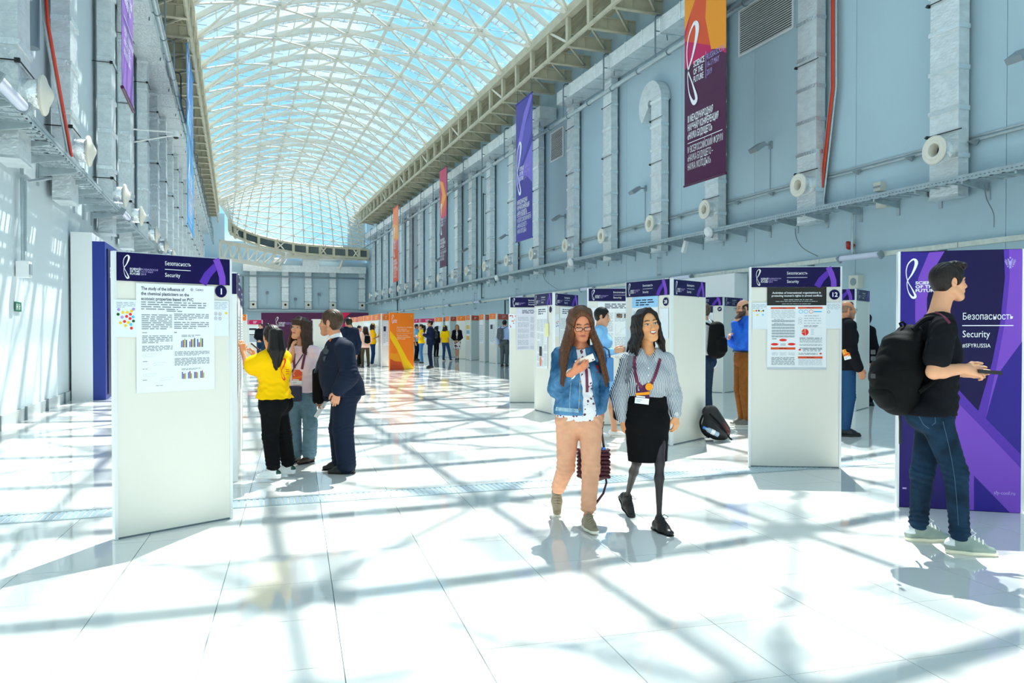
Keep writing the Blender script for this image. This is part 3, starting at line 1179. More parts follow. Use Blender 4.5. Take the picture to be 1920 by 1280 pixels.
# exit sign and socket on the left wall
p = WX(XL + .01, 33, 575)
t = root('exit_sign', tuple(p), 'small green escape sign on the white left wall', 'sign')
M_GRN = mat('sign_green', '#146b4a', .4)
MB().box((0, -.19, -.075), (.012, .19, .075)).build('plate', M_GRN, t)
fr = Fr((p[0] + .012, p[1], p[2]), (0, 1, 0), (1, 0, 0))
flat(fr, [rect(-.13, -.05, -.10, .05), rect(-.06, -.05, -.03, .05), rect(-.10, -.01, -.06, .01), disc(.06, .035, .016), rect(.045, -.01, .075, .02), rect(.03, -.05, .05, -.01), rect(.07, -.045, .09, -.01), rect(.075, 0, .11, .014)],
     'running_figure', M_WHITE, t, p, .002)
a, b_, c_ = WX(XL + .1, 110, 332), WX(XL + .1, 42, 335), WX(XL + .1, 43, 470)
t = root('wall_socket', tuple(c_), 'white socket box hanging on its cable pipe on the left wall', 'socket')
MB().tube([a, b_ + np.array([0, .25, 0]), b_, [b_[0], b_[1], b_[2] - .12], [b_[0], b_[1], c_[2] - .15]], .03, 6).tube([b_ + np.array([.02, .1, 0]), [b_[0] + .02, b_[1] + .06, c_[2]]], .02, 6).build('cable_pipe', M_GALV, t, True, at=c_)
MB().box((-.08, -.1, -.42), (.1, .1, -.17)).build('box', M_WHITE, t)
MB().box((.1, -.08, -.38), (.115, .08, -.21)).build('lid', M_GREY, t)

for i, pts in enumerate((((1491, 428), (1494, 448), (1507, 466), (1533, 480)), ((1846, 345), (1850, 372), (1863, 400), (1864, 426)), ((1018, 512), (1022, 525), (1034, 535), (1045, 542)))):
    w_ = [WX(XR - .25, x, y) for x, y in pts]
    o = MB().tube(catmull([tuple(q) for q in w_], 5), .012, 5).build('loose_cable', M_DKGALV, None, True, at=w_[0])
    o.location = tuple(w_[0])
    tag(o, ('thin cable drooping below the right tray above panel 12', 'thin cable hanging below the right tray near the picture edge', 'thin cable drooping below the right tray above the turned panels')[i], 'cable')
p = WX(XL + .3, 57, 90)
o = MB().tube([p, p + np.array([0, 0, .95])], .13, 16).box((p[0] - .33, p[1] - .03, p[2] + .4), (p[0], p[1] + .03, p[2] + .45)).build('pipe_stub', M_DKGALV, None, True, at=p)
o.location = tuple(p)
tag(o, 'short grey vertical pipe between the two nearest ducts on the left wall', 'pipe')
# ------------------------------------------------------------------ print colours
M_BOARD = mat('board_white', '#e8e6dc', 0.35)
M_FRAMEW = mat('frame_aluminium', '#e8ecec', 0.3, metal=0.15)
M_NAVY = mat('print_navy', '#160f48', 0.35)
M_NAVY2 = mat('print_navy_light', '#2c2068', 0.35)
M_PUR = mat('print_purple', '#7d4cc4', 0.35)
M_PUR2 = mat('print_purple_deep', '#5a35ae', 0.35)
M_PUR3 = mat('print_indigo', '#33268c', 0.35)
M_PRW = mat('print_white', '#f4f6fb', 0.4)
M_PRL = mat('print_lilac', '#b9a9e6', 0.4)
M_INK = mat('print_ink', '#2c3350', 0.6)
M_INKG = mat('print_grey', '#a9b4bd', 0.6)
M_INKL = mat('print_pale', '#c9d2d8', 0.6)
M_PAPER = mat('paper', '#eef2f5', 0.5)
M_PAPER2 = mat('paper_cool', '#e6edf4', 0.5)
M_OR = mat('print_orange', '#f47b20', 0.35)
M_OR2 = mat('print_orange_deep', '#e2562b', 0.35)
M_YEL = mat('print_yellow', '#f7c01d', 0.35)
M_AMB = mat('print_amber', '#f59a22', 0.35)
M_MAG = mat('print_magenta', '#c8235f', 0.35)
M_CRIM = mat('print_crimson', '#d4234f', 0.35)
M_PLUM = mat('print_plum', '#532447', 0.35)
M_BLUE = mat('print_blue', '#1d9be0', 0.35)
M_CHAR = mat('print_charcoal', '#33312f', 0.4)
M_SKYP = mat('print_sky', '#9fd0f4', 0.4)
M_DOT = {k: mat('dot_' + k, c, 0.4) for k, c in dict(red='#ee2a1c', yellow='#f4cf10', green='#0d5a20', cyan='#4cc3f0', lilac='#b494dd', blue='#2334a8', orange='#f2803a').items()}

for k_, m_ in list(MATS.items()):
    if k_.startswith('print_'):
        m_.node_tree.nodes['Principled BSDF'].inputs['Specular IOR Level'].default_value = .18

THEME = dict(navy=(M_NAVY, M_PUR, M_PUR2, M_NAVY), orange=(M_OR, M_YEL, M_AMB, M_OR2), magenta=(M_MAG, M_CRIM, M_PUR, M_MAG), odark=(M_OR2, M_AMB, M_OR, M_OR2))
T_FRONT = 0.05


def panel_frame(pa, pb):
    pa, pb = np.array(pa, float), np.array(pb, float)
    pa[2] = pb[2] = 0
    L = np.linalg.norm(pb - pa)
    u = (pb - pa) / L
    n = np.array([u[1], -u[0], 0])
    if n.dot(CAM - pa) < 0:
        n = -n
    return Fr(pa, u, n), L


def poster_panel(pa, pb, H, label, theme='navy', num=None, hh=.2, detail=2, group=None, wordy=True):
    fr, L = panel_frame(pa, pb)
    at = fr.o.copy()
    t = root('poster_stand', tuple(at), label, 'panel', group)
    T = T_FRONT
    h0, r1, r2, nm = THEME[theme]
    n3, u3 = fr.n, fr.u
    z3 = np.array([0, 0, 1.0])
    MB().obox(fr.to(L / 2, H / 2 + .006, -T / 2), u3 * (L / 2 - .012), z3 * (H / 2 - .008), n3 * (T / 2 - .006)).build('board', M_BOARD, t, at=at)
    for a in (.011, L - .011):
        MB().obox(fr.to(a, H / 2 + .002, -T / 2), u3 * .011, z3 * (H / 2), n3 * T / 2).build('frame_post', M_FRAMEW, t, at=at)
    MB().obox(fr.to(L / 2, H - .005, -T / 2), u3 * (L / 2 - .02), z3 * .006, n3 * T / 2).build('top_rail', M_FRAMEW, t, at=at)
    MB().obox(fr.to(L / 2, .006, -T / 2), u3 * (L / 2 - .02), z3 * .006, n3 * (T / 2 - .012)).build('bottom_rail', M_DKGALV, t, at=at)
    hd = MB().obox(fr.to(L / 2, H - hh / 2 - .004, .001), u3 * (L / 2 - .02), z3 * hh / 2, n3 * .004).build('header_board', h0, t, at=at)
    y0 = H - hh - .004
    W = L - .04
    x0 = .02
    if detail >= 1:
        flat(fr, logo_polys(x0 + .045 * W / .9, y0 + hh * .09, hh * .82), 'emblem', M_PRW, hd, at, .0065)
        if theme == 'navy':
            xr_ = x0 + W
            flat(fr, strip([(xr_ - .26 * W, y0 + .002), (xr_ - .215 * W, y0 + hh * .36), (xr_ - .135 * W, y0 + hh * .72)], [.075 * W, .07 * W, .06 * W]), 'ribbon_deep', M_PUR2, hd, at, .0063)  # first printed ribbon strip, in the deeper purple
            flat(fr, strip([(xr_ - .135 * W, y0 + hh - .002), (xr_ - .10 * W, y0 + hh * .66), (xr_ - .075 * W, y0 + hh * .3), (xr_ - .072 * W, y0 + .002)], .062 * W), 'ribbon', M_PUR, hd, at, .007)
        if detail >= 2:
            if theme == 'navy':
                text(fr, 'Безопасность', hh * .2, x0 + W * .40, y0 + hh * .63, M_PRW, hd, at, .0066, width=W * .232)
                text(fr, 'Security', hh * .21, x0 + W * .40, y0 + hh * .21, M_PRW, hd, at, .0066, width=W * .135)
                flat(fr, [rect(x0 + W * .40, y0 + hh * .47, x0 + W * .63, y0 + hh * .49)], 'rule', M_PRW, hd, at, .0066)
            text(fr, 'SCIENCE\nOF THE\nFUTURE', hh * .095, x0 + W * .105, y0 + hh * .40, M_PRW, hd, at, .0066, bold=.02)
            flat(fr, [rect(x0 + W * .185, y0 + hh * .24, x0 + W * .188, y0 + hh * .50)], 'rule', M_PRL, hd, at, .0066)
            text(fr, 'RUSSIA/SOCHI\n14-17 MAY\n2019', hh * .095, x0 + W * .195, y0 + hh * .40, M_PRL, hd, at, .0066)
        elif wordy:
            rng = random.Random(int(L * 1e4))
            flat(fr, lines(rng, x0 + W * .40, y0 + hh * .2, x0 + W * .66, y0 + hh * .8, 2, .35), 'lettering', M_PRW if theme != 'orange' else mat('print_cream', '#ffd9b0', .4), hd, at, .0066)
    if num:
        cx, cy, r = L - .02 - hh * .36, y0 - hh * .42, hh * .27
        dsc = flat(fr, [disc(cx, cy, r, 28)], 'number_disc', nm, t, at, .0035)
        text(fr, num, r * 1.15, cx, cy - r * .40, M_PRW, dsc, at, .0045, align='CENTER', bold=.015, name='number')
    return t, fr, L, at, y0


def sheet(fr, box, label, name='poster', cat='poster', m=None, w=.003, group=None):
    a, b, c, d = box
    at = fr.to((a + c) / 2, b, w)
    t = root(name, tuple(at), label, cat, group)
    MB().obox(fr.to((a + c) / 2, (b + d) / 2, w), fr.u * (c - a) / 2, fr.v * (d - b) / 2, fr.n * .0012).build('paper', m or M_PAPER, t, at=at)
    return t, at, w + .0022


def dots(fr, t, at, w, pts, r):
    for (x, y, c) in pts:
        flat(fr, [disc(x, y, r, 14)], 'sticker_dot', M_DOT[c], t, at, w)


def pxbox(fr, x0, y0, x1, y1):
    a = fr.px(x0, y1)
    b = fr.px(x1, y0)
    return (a[0], a[1], b[0], b[1])


# ================================================================== panel 1, left
t, fr, L, at, y0 = poster_panel(G(216, 1013), G(437, 972), 2.0, 'white poster panel with number 1 standing nearest on the left', num=None, hh=.198)
# number 1 disc where the photograph has it
c = fr.px(414, 546)
dsc = flat(fr, [disc(c[0], c[1], .047, 32)], 'number_disc', M_NAVY, t, at, .0035)
text(fr, '1', .062, c[0] + .002, c[1] - .022, M_PRW, dsc, at, .0045, align='CENTER', bold=.03, name='number')
A = fr.px(256, 745)
B = fr.px(401, 530)
ts, sa, w = sheet(fr, (A[0], A[1] + .03, B[0], y0 - .012), 'white research poster about chemical plasticizers pinned on panel number 1')
rng = random.Random(3)
for k, s_ in enumerate(('The study of the influence of', 'the chemical plasticizers on the', 'ecotoxic properties based on PVC')):
    q = fr.px(264, 543 + k * 9.6)
    e = fr.px((345, 354, 362)[k], 543 + k * 9.6)
    text(fr, s_, .033, q[0], q[1], M_INK, ts, sa, w, bold=.018, width=e[0] - q[0])
q = fr.px(366, 545)
text(fr, 'Сириус', .024, q[0], q[1], M_INK, ts, sa, w, width=fr.px(381, 545)[0] - q[0])
flat(fr, [disc(fr.px(359, 543)[0], fr.px(359, 543)[1], .012, 16)], 'seal', M_INKG, ts, sa, w)
M_INKM = mat('print_mid', '#8b959c', .6)


def block(x0, yt, x1, yb, n, m=None, just=False, fill=.5):
    a, b_ = fr.px(x0, yb), fr.px(x1, yt)
    return flat(fr, lines(rng, a[0], a[1], b_[0], b_[1], n, fill, just=just), 'small_print', m or M_INKM, ts, sa, w)


block(264, 567, 386, 581, 4)
block(312, 582, 350, 585, 1)
block(265, 589, 322, 618, 8)
block(326, 588, 391, 600, 4)
block(326, 603, 391, 617, 4)
block(266, 622, 280, 625, 1)
block(326, 621, 338, 625, 1)
block(266, 628, 323, 644, 5)
block(266, 647, 323, 659, 4)
block(340, 627, 375, 632, 2)
block(327, 657, 392, 667, 4)
block(327, 669, 392, 686, 6)
block(340, 689, 377, 694, 2)
block(267, 676, 280, 679, 1)
block(267, 690, 282, 693, 1)
block(267, 711, 282, 714, 1)
block(292, 721, 308, 724, 1)
# bar charts
COLS = [mat('bar_blue', '#3562c4', .4), mat('bar_red', '#8f2a28', .4), mat('bar_green', '#98a94a', .4), mat('bar_violet', '#3d2464', .4)]
for gi, gx in enumerate((339, 354.5, 369)):
    for k in range(4):
        hgt = ((12, 14, 16, 14), (11, 15, 15, 17), (15, 9, 17, 16))[gi][k]
        a, b_ = fr.px(gx + k * 3, 651 - gi * .4), fr.px(gx + k * 3 + 2, 651 - gi * .4 - hgt)
        flat(fr, [rect(a[0], a[1], b_[0], b_[1])], 'chart_bar', COLS[k], ts, sa, w)
for gi, gx in enumerate((340.5, 352, 363.5, 375)):
    for k in range(3):
        hgt = ((13, 10, 11), (12, 14, 10), (12, 12, 11), (13, 14, 10))[gi][k]
        a, b_ = fr.px(gx + k * 2.7, 710 - gi * .6), fr.px(gx + k * 2.7 + 1.9, 710 - gi * .6 - hgt)
        flat(fr, [rect(a[0], a[1], b_[0], b_[1])], 'chart_bar', COLS[(0, 1, 2)[k]], ts, sa, w)
# structural formulae
fpol = []
for (x, y, s_) in ((270, 667, 3.2), (290, 683, 3), (271, 704, 3), (303, 711, 3)):
    q = fr.px(x, y)
    hx = [(q[0] + .011 * math.cos(k * math.pi / 3), q[1] + .011 * math.sin(k * math.pi / 3)) for k in range(7)]
    fpol += strip(hx, .0012)
    zz = [(q[0] + .012 + .009 * k, q[1] + .010 + (.005 if k % 2 else 0)) for k in range(9)]
    fpol += strip(zz, .0012)
    zz = [(q[0] + .012 + .009 * k, q[1] - .008 + (.005 if k % 2 else 0)) for k in range(7)]
    fpol += strip(zz, .0012)
flat(fr, fpol, 'formulae', M_INKG, ts, sa, w)
# dot sheets either side
a, b_ = fr.px(213, 632), fr.px(256, 562)
ts, sa, w = sheet(fr, (a[0], a[1], b_[0] + .01, b_[1]), 'vote sheet with many coloured dots left of the number 1 poster', 'vote_sheet', 'sheet', M_PAPER2, .002)
flat(fr, lines(rng, *[fr.px(218, 577)[0], fr.px(218, 577)[1], fr.px(253, 566)[0], fr.px(253, 566)[1]], 4, .4), 'small_print', M_INKG, ts, sa, w)
DP = [(222, 580, 'lilac'), (250, 579.5, 'lilac'), (230, 585.5, 'yellow'), (238, 585.5, 'yellow'), (246, 583, 'yellow'), (221, 589, 'green'), (244, 589, 'red'), (237, 593, 'red'), (228.5, 594.5, 'lilac'), (249, 594, 'cyan'),
      (243.5, 597, 'red'), (249.8, 601.7, 'green'), (233, 602.5, 'red'), (225.5, 605, 'yellow'), (240, 604.5, 'yellow'), (245, 608, 'cyan'), (235, 610, 'yellow'), (246, 615, 'red')]
dots(fr, ts, sa, w, [(*fr.px(x, y), c) for x, y, c in DP], .0105)
a, b_ = fr.px(399, 630), fr.px(428.5, 564)
ts, sa, w = sheet(fr, (a[0], a[1], b_[0], b_[1]), 'vote sheet with four ringed stickers and one yellow dot right of the number 1 poster', 'vote_sheet', 'sheet', M_PAPER2, .002)
flat(fr, lines(rng, *[fr.px(401, 580)[0], fr.px(401, 580)[1], fr.px(426, 566)[0], fr.px(426, 566)[1]], 5, .35), 'small_print', M_INKG, ts, sa, w)
for x, y in ((404, 588), (412, 588.5), (404, 596.5), (412, 597)):
    q = fr.px(x, y)
    flat(fr, strip([(q[0] + .011 * math.cos(k * math.pi / 7), q[1] + .011 * math.sin(k * math.pi / 7)) for k in range(15)], .002), 'ring_sticker', M_INK, ts, sa, w)
    flat(fr, [disc(q[0], q[1], .004, 8)], 'ring_mark', mat('mark_tan', '#c08a58', .5), ts, sa, w)
dots(fr, ts, sa, w, [(*fr.px(423.5, 587), 'yellow')], .0095)

# panels behind, seen edge on (the girl in yellow writes on the second)
for i, (pa, pb, yy, lab) in enumerate((((446, 903), (451, 868), 511, 'white poster panel seen edge on just behind panel number 1'),
                                      ((451.5, 866), (455.5, 838), 535, 'white poster panel seen edge on further behind panel number 1'))):
    A, B = G(*pa), G(*pb)
    H = CAMH + (620 - yy) * depth(A) / FPX
    t, fr, L, at, y0 = poster_panel(A, B, H, lab, hh=.2, detail=1)
    MB().obox(fr.to(-.003, H - .107, -.026), fr.n * .024, fr.v * .098, fr.u * .002).build('end_strip', M_NAVY, t, at=at)
    rng = random.Random(i)
    ts, sa, w = sheet(fr, (.12, .8, L - .1, y0 - .03), ('curling white poster hanging on the edge-on panel by the girl in yellow', 'white poster on the second edge-on panel')[i])
    flat(fr, lines(rng, .2, .9, L - .2, y0 - .2, 22, .4), 'small_print', M_INKG, ts, sa, w)

# ================================================================== panel 12, right
t, fr, L, at, y0 = poster_panel(G(1404, 875), G(1577, 878), 2.125, 'white poster panel with number 12 standing free at centre right', hh=.208)
c = fr.px(1564.5, 552)
dsc = flat(fr, [disc(c[0], c[1], .053, 32)], 'number_disc', M_NAVY, t, at, .0035)
text(fr, '12', .066, c[0], c[1] - .023, M_PRW, dsc, at, .0045, align='CENTER', bold=.02, name='number')
b0 = pxbox(fr, 1438, 539, 1549.5, 691)
ts, sa, w = sheet(fr, b0, 'research poster with charcoal heading and orange bars pinned on panel number 12')
flat(fr, [rect(*pxbox(fr, 1438, 538, 1549.5, 572.5))], 'heading_band', M_CHAR, ts, sa, w)
flat(fr, [rect(*pxbox(fr, 1438, 688.5, 1549.5, 692))], 'hanging_bar', mat('print_silver', '#c4cad3', .4), ts, sa, w)
for s_, x0, x1, yy in (('Activities of international organisations in', 1448, 1539, 550.5), ("protecting women's rights in armed conflicts", 1446.5, 1541, 556)):
    q, e = fr.px(x0, yy), fr.px(x1, yy)
    text(fr, s_, .028, q[0], q[1], M_PRW, ts, sa, w + .001, bold=.02, width=e[0] - q[0])
rng = random.Random(12)


def blk(x0, yt, x1, yb, n, m=None, fill=.45, just=True):
    a, b_, c_, d_ = pxbox(fr, x0, yt, x1, yb)
    return flat(fr, lines(rng, a, b_, c_, d_, n, fill, just=just), 'small_print', m or M_INKM, ts, sa, w + .001)


for x0, yt, x1, yb, n in ((1470, 560.5, 1523, 563, 1), (1454, 564, 1533, 566, 1), (1466, 568.5, 1520, 570.5, 1)):
    blk(x0, yt, x1, yb, n, M_INKL)
for x0, yt, x1, yb in ((1445, 575.7, 1491, 579), (1496, 575.2, 1542, 578.6), (1445, 651, 1491, 655), (1496, 668, 1542, 671.8)):
    flat(fr, [rect(*pxbox(fr, x0, yt, x1, yb))], 'orange_bar', M_OR2, ts, sa, w)
    blk((x0 + x1) / 2 - 7, yt + .8, (x0 + x1) / 2 + 7, yb - .8, 1, M_CHAR)
blk(1446, 581, 1490.5, 596.5, 6, M_INKL)
for yy in (597.5, 605):
    blk(1451, yy, 1470, yy + 2, 1)
for yy in (599.8, 607, 612.5, 618, 623, 628.5):
    flat(fr, [rect(*pxbox(fr, 1446.5, yy, 1490, yy + 3.8))], 'grey_band', M_INKL, ts, sa, w)
    blk(1447, yy + .2, 1489.5, yy + 3.6, 2)
blk(1447, 634, 1457, 636, 1, M_INK)
for cx, cy in ((1468, 637.3), (1452.3, 645.2), (1484, 645)):
    q = fr.px(cx, cy)
    flat(fr, [disc(q[0], q[1], .0395, 24, .0135)], 'red_oval', M_DOT['red'], ts, sa, w)
flat(fr, [rect(*pxbox(fr, 1463, 643.5, 1473, 648))], 'grey_band', M_INKL, ts, sa, w)
for x0 in (1447, 1462, 1478):
    blk(x0, 660, x0 + 12, 666, 3, M_INKL)
blk(1446, 669, 1490, 684, 7)
for k, (cx, m_) in enumerate(((1501.5, M_DOT['cyan']), (1511, M_DOT['cyan']), (1520.5, M_DOT['orange']), (1533, M_DOT['cyan']))):
    q = fr.px(cx, 584)
    if k < 3:
        flat(fr, strip([(q[0] + .02 * math.cos(j * math.pi / 8), q[1] + .018 * math.sin(j * math.pi / 8)) for j in range(17)], .005), 'round_seal', m_, ts, sa, w)
    else:
        flat(fr, [rect(q[0] - .04, q[1] - .006, q[0] + .04, q[1] + .006)], 'blue_mark', m_, ts, sa, w)
blk(1508, 591, 1535, 593, 1)
for k in range(3):
    q = fr.px(1500, 596.8 + k * 4.4)
    flat(fr, strip([(q[0] + .019 * math.cos(j * math.pi / 8), q[1] + .01 * math.sin(j * math.pi / 8)) for j in range(17)], .003), 'grey_oval', M_INKG, ts, sa, w)
    blk(1507, 595.5 + k * 4.4, 1539, 598 + k * 4.4, 1, M_INKG)
blk(1507, 609, 1534, 613, 2)
flat(fr, strip([fr.px(1501, 614), fr.px(1539.5, 614), fr.px(1539.5, 629.5), fr.px(1501, 629.5), fr.px(1501, 614)], .002), 'chart_frame', M_INKL, ts, sa, w)
q = fr.px(1509.3, 622.5)
for a0, a1, m_ in ((-75, 85, M_DOT['red']), (95, 175, M_OR2), (185, 280, M_DOT['red'])):
    pts = [(q[0] + .002 * math.cos(math.radians((a0 + a1) / 2)), q[1])]
    pts += [(q[0] + .036 * math.cos(math.radians(a0 + (a1 - a0) * k / 8)), q[1] + .036 * math.sin(math.radians(a0 + (a1 - a0) * k / 8))) for k in range(9)]
    flat(fr, [pts], 'pie_slice', m_, ts, sa, w)
blk(1520, 616, 1526, 628, 4, M_INKL)
for yy in (632, 635, 639, 645, 651):
    blk(1499, yy, 1541, yy + 3, 1 if yy < 634 else 2)
q = fr.px(1499.3, 655.5)
flat(fr, [disc(q[0], q[1], .0125, 16, .009), disc(fr.px(1538.5, 662.7)[0], fr.px(1538.5, 662.7)[1], .0125, 16, .009)], 'red_oval', M_DOT['red'], ts, sa, w)
blk(1505, 653, 1541, 659, 2)
blk(1497, 661, 1533, 665, 2)
blk(1497, 673, 1541.5, 684.5, 6, M_INKL)
ts, sa, w = sheet(fr, pxbox(fr, 1410.5, 567, 1440, 617), 'vote sheet with seven coloured dots left of the number 12 poster', 'vote_sheet', 'sheet', M_PAPER2, .0015)
flat(fr, lines(rng, *pxbox(fr, 1411.5, 570, 1437, 579), 4, .35), 'small_print', M_INKG, ts, sa, w)
dots(fr, ts, sa, w, [(*fr.px(x, y), c) for x, y, c in ((1413.5, 582.8, 'yellow'), (1418, 582.3, 'red'), (1422.7, 582.3, 'green'), (1427.3, 583.5, 'yellow'), (1431, 582.4, 'green'), (1420, 590.2, 'yellow'), (1430.3, 590, 'cyan'))], .0095)
ts, sa, w = sheet(fr, pxbox(fr, 1548.5, 567, 1577, 616), 'vote sheet with a single ring sticker right of the number 12 poster', 'vote_sheet', 'sheet', M_PAPER2, .0015)
flat(fr, lines(rng, *pxbox(fr, 1550.5, 569, 1575, 580), 5, .35), 'small_print', M_INKG, ts, sa, w)
q = fr.px(1553.6, 584.7)
flat(fr, strip([(q[0] + .013 * math.cos(k * math.pi / 7), q[1] + .013 * math.sin(k * math.pi / 7)) for k in range(15)], .003), 'ring_sticker', M_INK, ts, sa, w)


# ================================================================== generic poster with headings for the other panels
def poster_auto(fr, box, seed, label, head=None, photos=False, tint=None):
    rng = random.Random(seed)
    a, b_, c_, d_ = box
    ts, sa, w = sheet(fr, box, label, m=tint)
    H = d_ - b_
    W = c_ - a
    if head:
        flat(fr, [rect(a, d_ - H * .15, c_, d_)], 'heading_band', head, ts, sa, w)
    flat(fr, lines(rng, a + W * .15, d_ - H * .13, c_ - W * .15, d_ - H * .03, 3, .45), 'heading', M_INK if head is not M_CHAR else M_PRW, ts, sa, w + .001)
    for k in range(3):
        x0 = a + W * (.04 + .32 * k)
        y = d_ - H * .2
        pol = []
        while y > b_ + H * .08:
            hgt = H * rng.uniform(.1, .22)
            if rng.random() < .75 or k == 0:
                n = max(2, int(hgt / .016))
                pol += lines(rng, x0, max(y - hgt, b_ + .02), x0 + W * .28, y, n, .42, just=True)
            else:
                pol += strip([(x0 + W * .02, y - hgt), (x0 + W * .02, y - hgt * .1)], .003) + strip([(x0 + W * .02, y - hgt), (x0 + W * .26, y - hgt)], .003)
                pol += strip([(x0 + W * (.03 + .03 * j), y - hgt + hgt * .8 * (j / 8) ** rng.uniform(.4, 1.4)) for j in range(8)], .003)
            y -= hgt + H * .03
        flat(fr, pol, 'small_print', M_INKG, ts, sa, w)
    if photos:
        for k in range(2):
            x0 = a + W * (.40 + .16 * k)
            flat(fr, [rect(x0, d_ - H * .3, x0 + W * .12, d_ - H * .22)], 'small_photo', mat('photo_brown', '#3b2420', .5, var=.7, vscale=40, color2='#a98a7a'), ts, sa, w + .001)
    return ts, sa, w


def HH(p, y):
    return CAMH + (620 - y) * depth(p) / FPX


def ext(a, b_, L):
    """point at distance L from a towards b"""
    v = b_ - a
    return a + v / np.linalg.norm(v) * L


# right cluster
A = G(955, 754.7)
B = G(1043, 754.7)
t, fr, L, at, y0 = poster_panel(A, B, HH(A, 557), 'white poster panel with dotted poster farthest left of the purple-headed right cluster')
ts, sa, w = poster_auto(fr, (fr.px(968, 600)[0], fr.px(968, 656)[1], L - .02, fr.px(968, 578)[1]), 5, 'lavender-tinted poster on the leftmost purple-headed panel of the right cluster', tint=mat('paper_lav', '#dddcea', .5))
ts, sa, w = sheet(fr, pxbox(fr, 953.5, 588, 967, 616), 'vote sheet with red and blue dots on the leftmost purple-headed panel', 'vote_sheet', 'sheet', M_PAPER2, .0015)
rng = random.Random(8)
for k in range(15):
    dots(fr, ts, sa, w, [(*fr.px(rng.uniform(955, 966), rng.uniform(591, 613)), rng.choice(['red', 'red', 'blue', 'orange']))], .011)

C = G(1036, 777)
A = G(1002, 768.4)
t, fr, L, at, y0 = poster_panel(A, C, HH(C, 548), 'narrow-looking turned poster panel left of the girl in the denim jacket', hh=.21)
c = (L - .09, y0 - .08)
flat(fr, [disc(c[0], c[1], .055, 24)], 'number_disc', M_NAVY, t, at, .0035)
ts, sa, w = poster_auto(fr, (.12, .78, L - .22, y0 - .02), 6, 'white poster with pale yellow table on the turned panel left of the denim jacket', photos=False)
flat(fr, [rect(.5, 1.35, .68, 1.58)], 'yellow_table', mat('print_cream2', '#f0ecb4', .5), ts, sa, w + .001)
flat(fr, [rect(.25, 1.0, .37, 1.17)], 'dark_photo', M_CHAR, ts, sa, w + .001)
flat(fr, [disc(.31, .90, .05, 14, .09)], 'pink_figure', mat('print_salmon', '#e0806a', .5), ts, sa, w + .001)
B = G(1100, 765)
B = ext(C + np.array([.03, 0.02, 0]), B, .95)
t, fr, L, at, y0 = poster_panel(C + np.array([.03, 0.02, 0]), B, HH(C, 549), 'poster panel right behind the head of the girl in the denim jacket', hh=.21)
ts, sa, w = sheet(fr, (.03, 1.35, .2, y0 - .15), 'vote sheet with a few blue and red dots behind the denim girl', 'vote_sheet', 'sheet', M_PAPER2, .0015)
dots(fr, ts, sa, w, [(.08, 1.6, 'orange'), (.12, 1.58, 'blue'), (.15, 1.61, 'red'), (.09, 1.53, 'blue'), (.15, 1.54, 'blue')], .014)
poster_auto(fr, (.22, .9, L - .12, y0 - .02), 7, 'plain white poster on the panel behind the denim girl')

A = G(1101, 797)
B = ext(A, G(1217, 797), .98)
t, fr, L, at, y0 = poster_panel(A, B, HH(A, 540.5), 'poster panel with two small dark photos between the two walking women', hh=.19)
poster_auto(fr, (.16, fr.px(1130, 667)[1], L - .1, y0 - .01), 9, 'white poster with two small dark photos between the two walking women', photos=True)
sheet(fr, (.02, 1.45, .15, y0 - .1), 'blank vote sheet left of the poster with two dark photos', 'vote_sheet', 'sheet', M_PAPER2, .0015)

C = G(1256.7, 835.5)
A = ext(C, G(1186, 822), .92)
t, fr, L, at, y0 = poster_panel(A, C, HH(C, 522), 'poster panel with number 28 behind the woman in the striped shirt', num='28')
ts, sa, w = poster_auto(fr, (.15, .95, L - .24, y0 - .005), 10, 'poster with sky-blue heading on panel number 28', head=M_SKYP)
sheet(fr, (L - .2, 1.35, L - .04, y0 - .17), 'vote sheet below the number 28 disc', 'vote_sheet', 'sheet', M_PAPER2, .0015)
B = ext(C + np.array([.04, 0.02, 0]), G(1320, 822), .88)
poster_panel(C + np.array([.04, 0.02, 0]), B, HH(C, 522.5), 'blank white poster panel beside panel 28, with no poster', hh=.2)

C = G(1355.7, 736.5)
A = ext(C, G(1300, 733.5), .95)
t, fr, L, at, y0 = poster_panel(A, C, HH(C, 556), 'poster panel with number 37 far behind the man with the black backpack', num='37')
poster_auto(fr, (.1, 1.0, L - .26, y0 - .01), 11, 'poster with dark heading on panel number 37', head=M_INK)
B = ext(C + np.array([.05, 0.03, 0]), G(1386, 733), .9)
poster_panel(C + np.array([.05, 0.03, 0]), B, HH(C, 556.5), 'blank white panel at the corner beside panel number 37')
C = G(1603.5, 770.7)
A = ext(C, G(1570, 769), .95)
t, fr, L, at, y0 = poster_panel(A, C, HH(C, 541), 'poster panel with number 39 behind the man in the dark jacket', num='39')
poster_auto(fr, (.1, 1.0, L - .26, y0 - .01), 13, 'white poster on panel number 39')
B = ext(C + np.array([.04, 0.02, 0]), G(1632, 763), .85)
poster_panel(C + np.array([.04, 0.02, 0]), B, HH(C, 541.5), 'blank white panel with plain dark header at the corner beside panel 39')

# ================================================================== the big purple stand panel behind the man
A, B = G(1681, 950), G(1917, 962.5)
H = HH(A, 472)
fr, L = panel_frame(A, B)
at = fr.o
t = root('display_stand', tuple(at), 'big purple printed stand panel with large lettering behind the man with the phone', 'panel')
MB().obox(fr.to(L / 2, H / 2, -.035), fr.u * (L / 2 - .018), fr.v * (H / 2), fr.n * .033).build('board', M_NAVY, t, at=at)
for a in (.009, L - .006):
    MB().obox(fr.to(a, H / 2, -.035), fr.u * .009, fr.v * (H / 2), fr.n * .036).build('frame_post', M_FRAMEW, t, at=at)


def PX(*pts):
    out = []
    for x, y in pts:
        q = fr.px(x, y)
        out.append((min(max(q[0], .019), L - .013), min(max(q[1], .004), H - .003)))
    return out


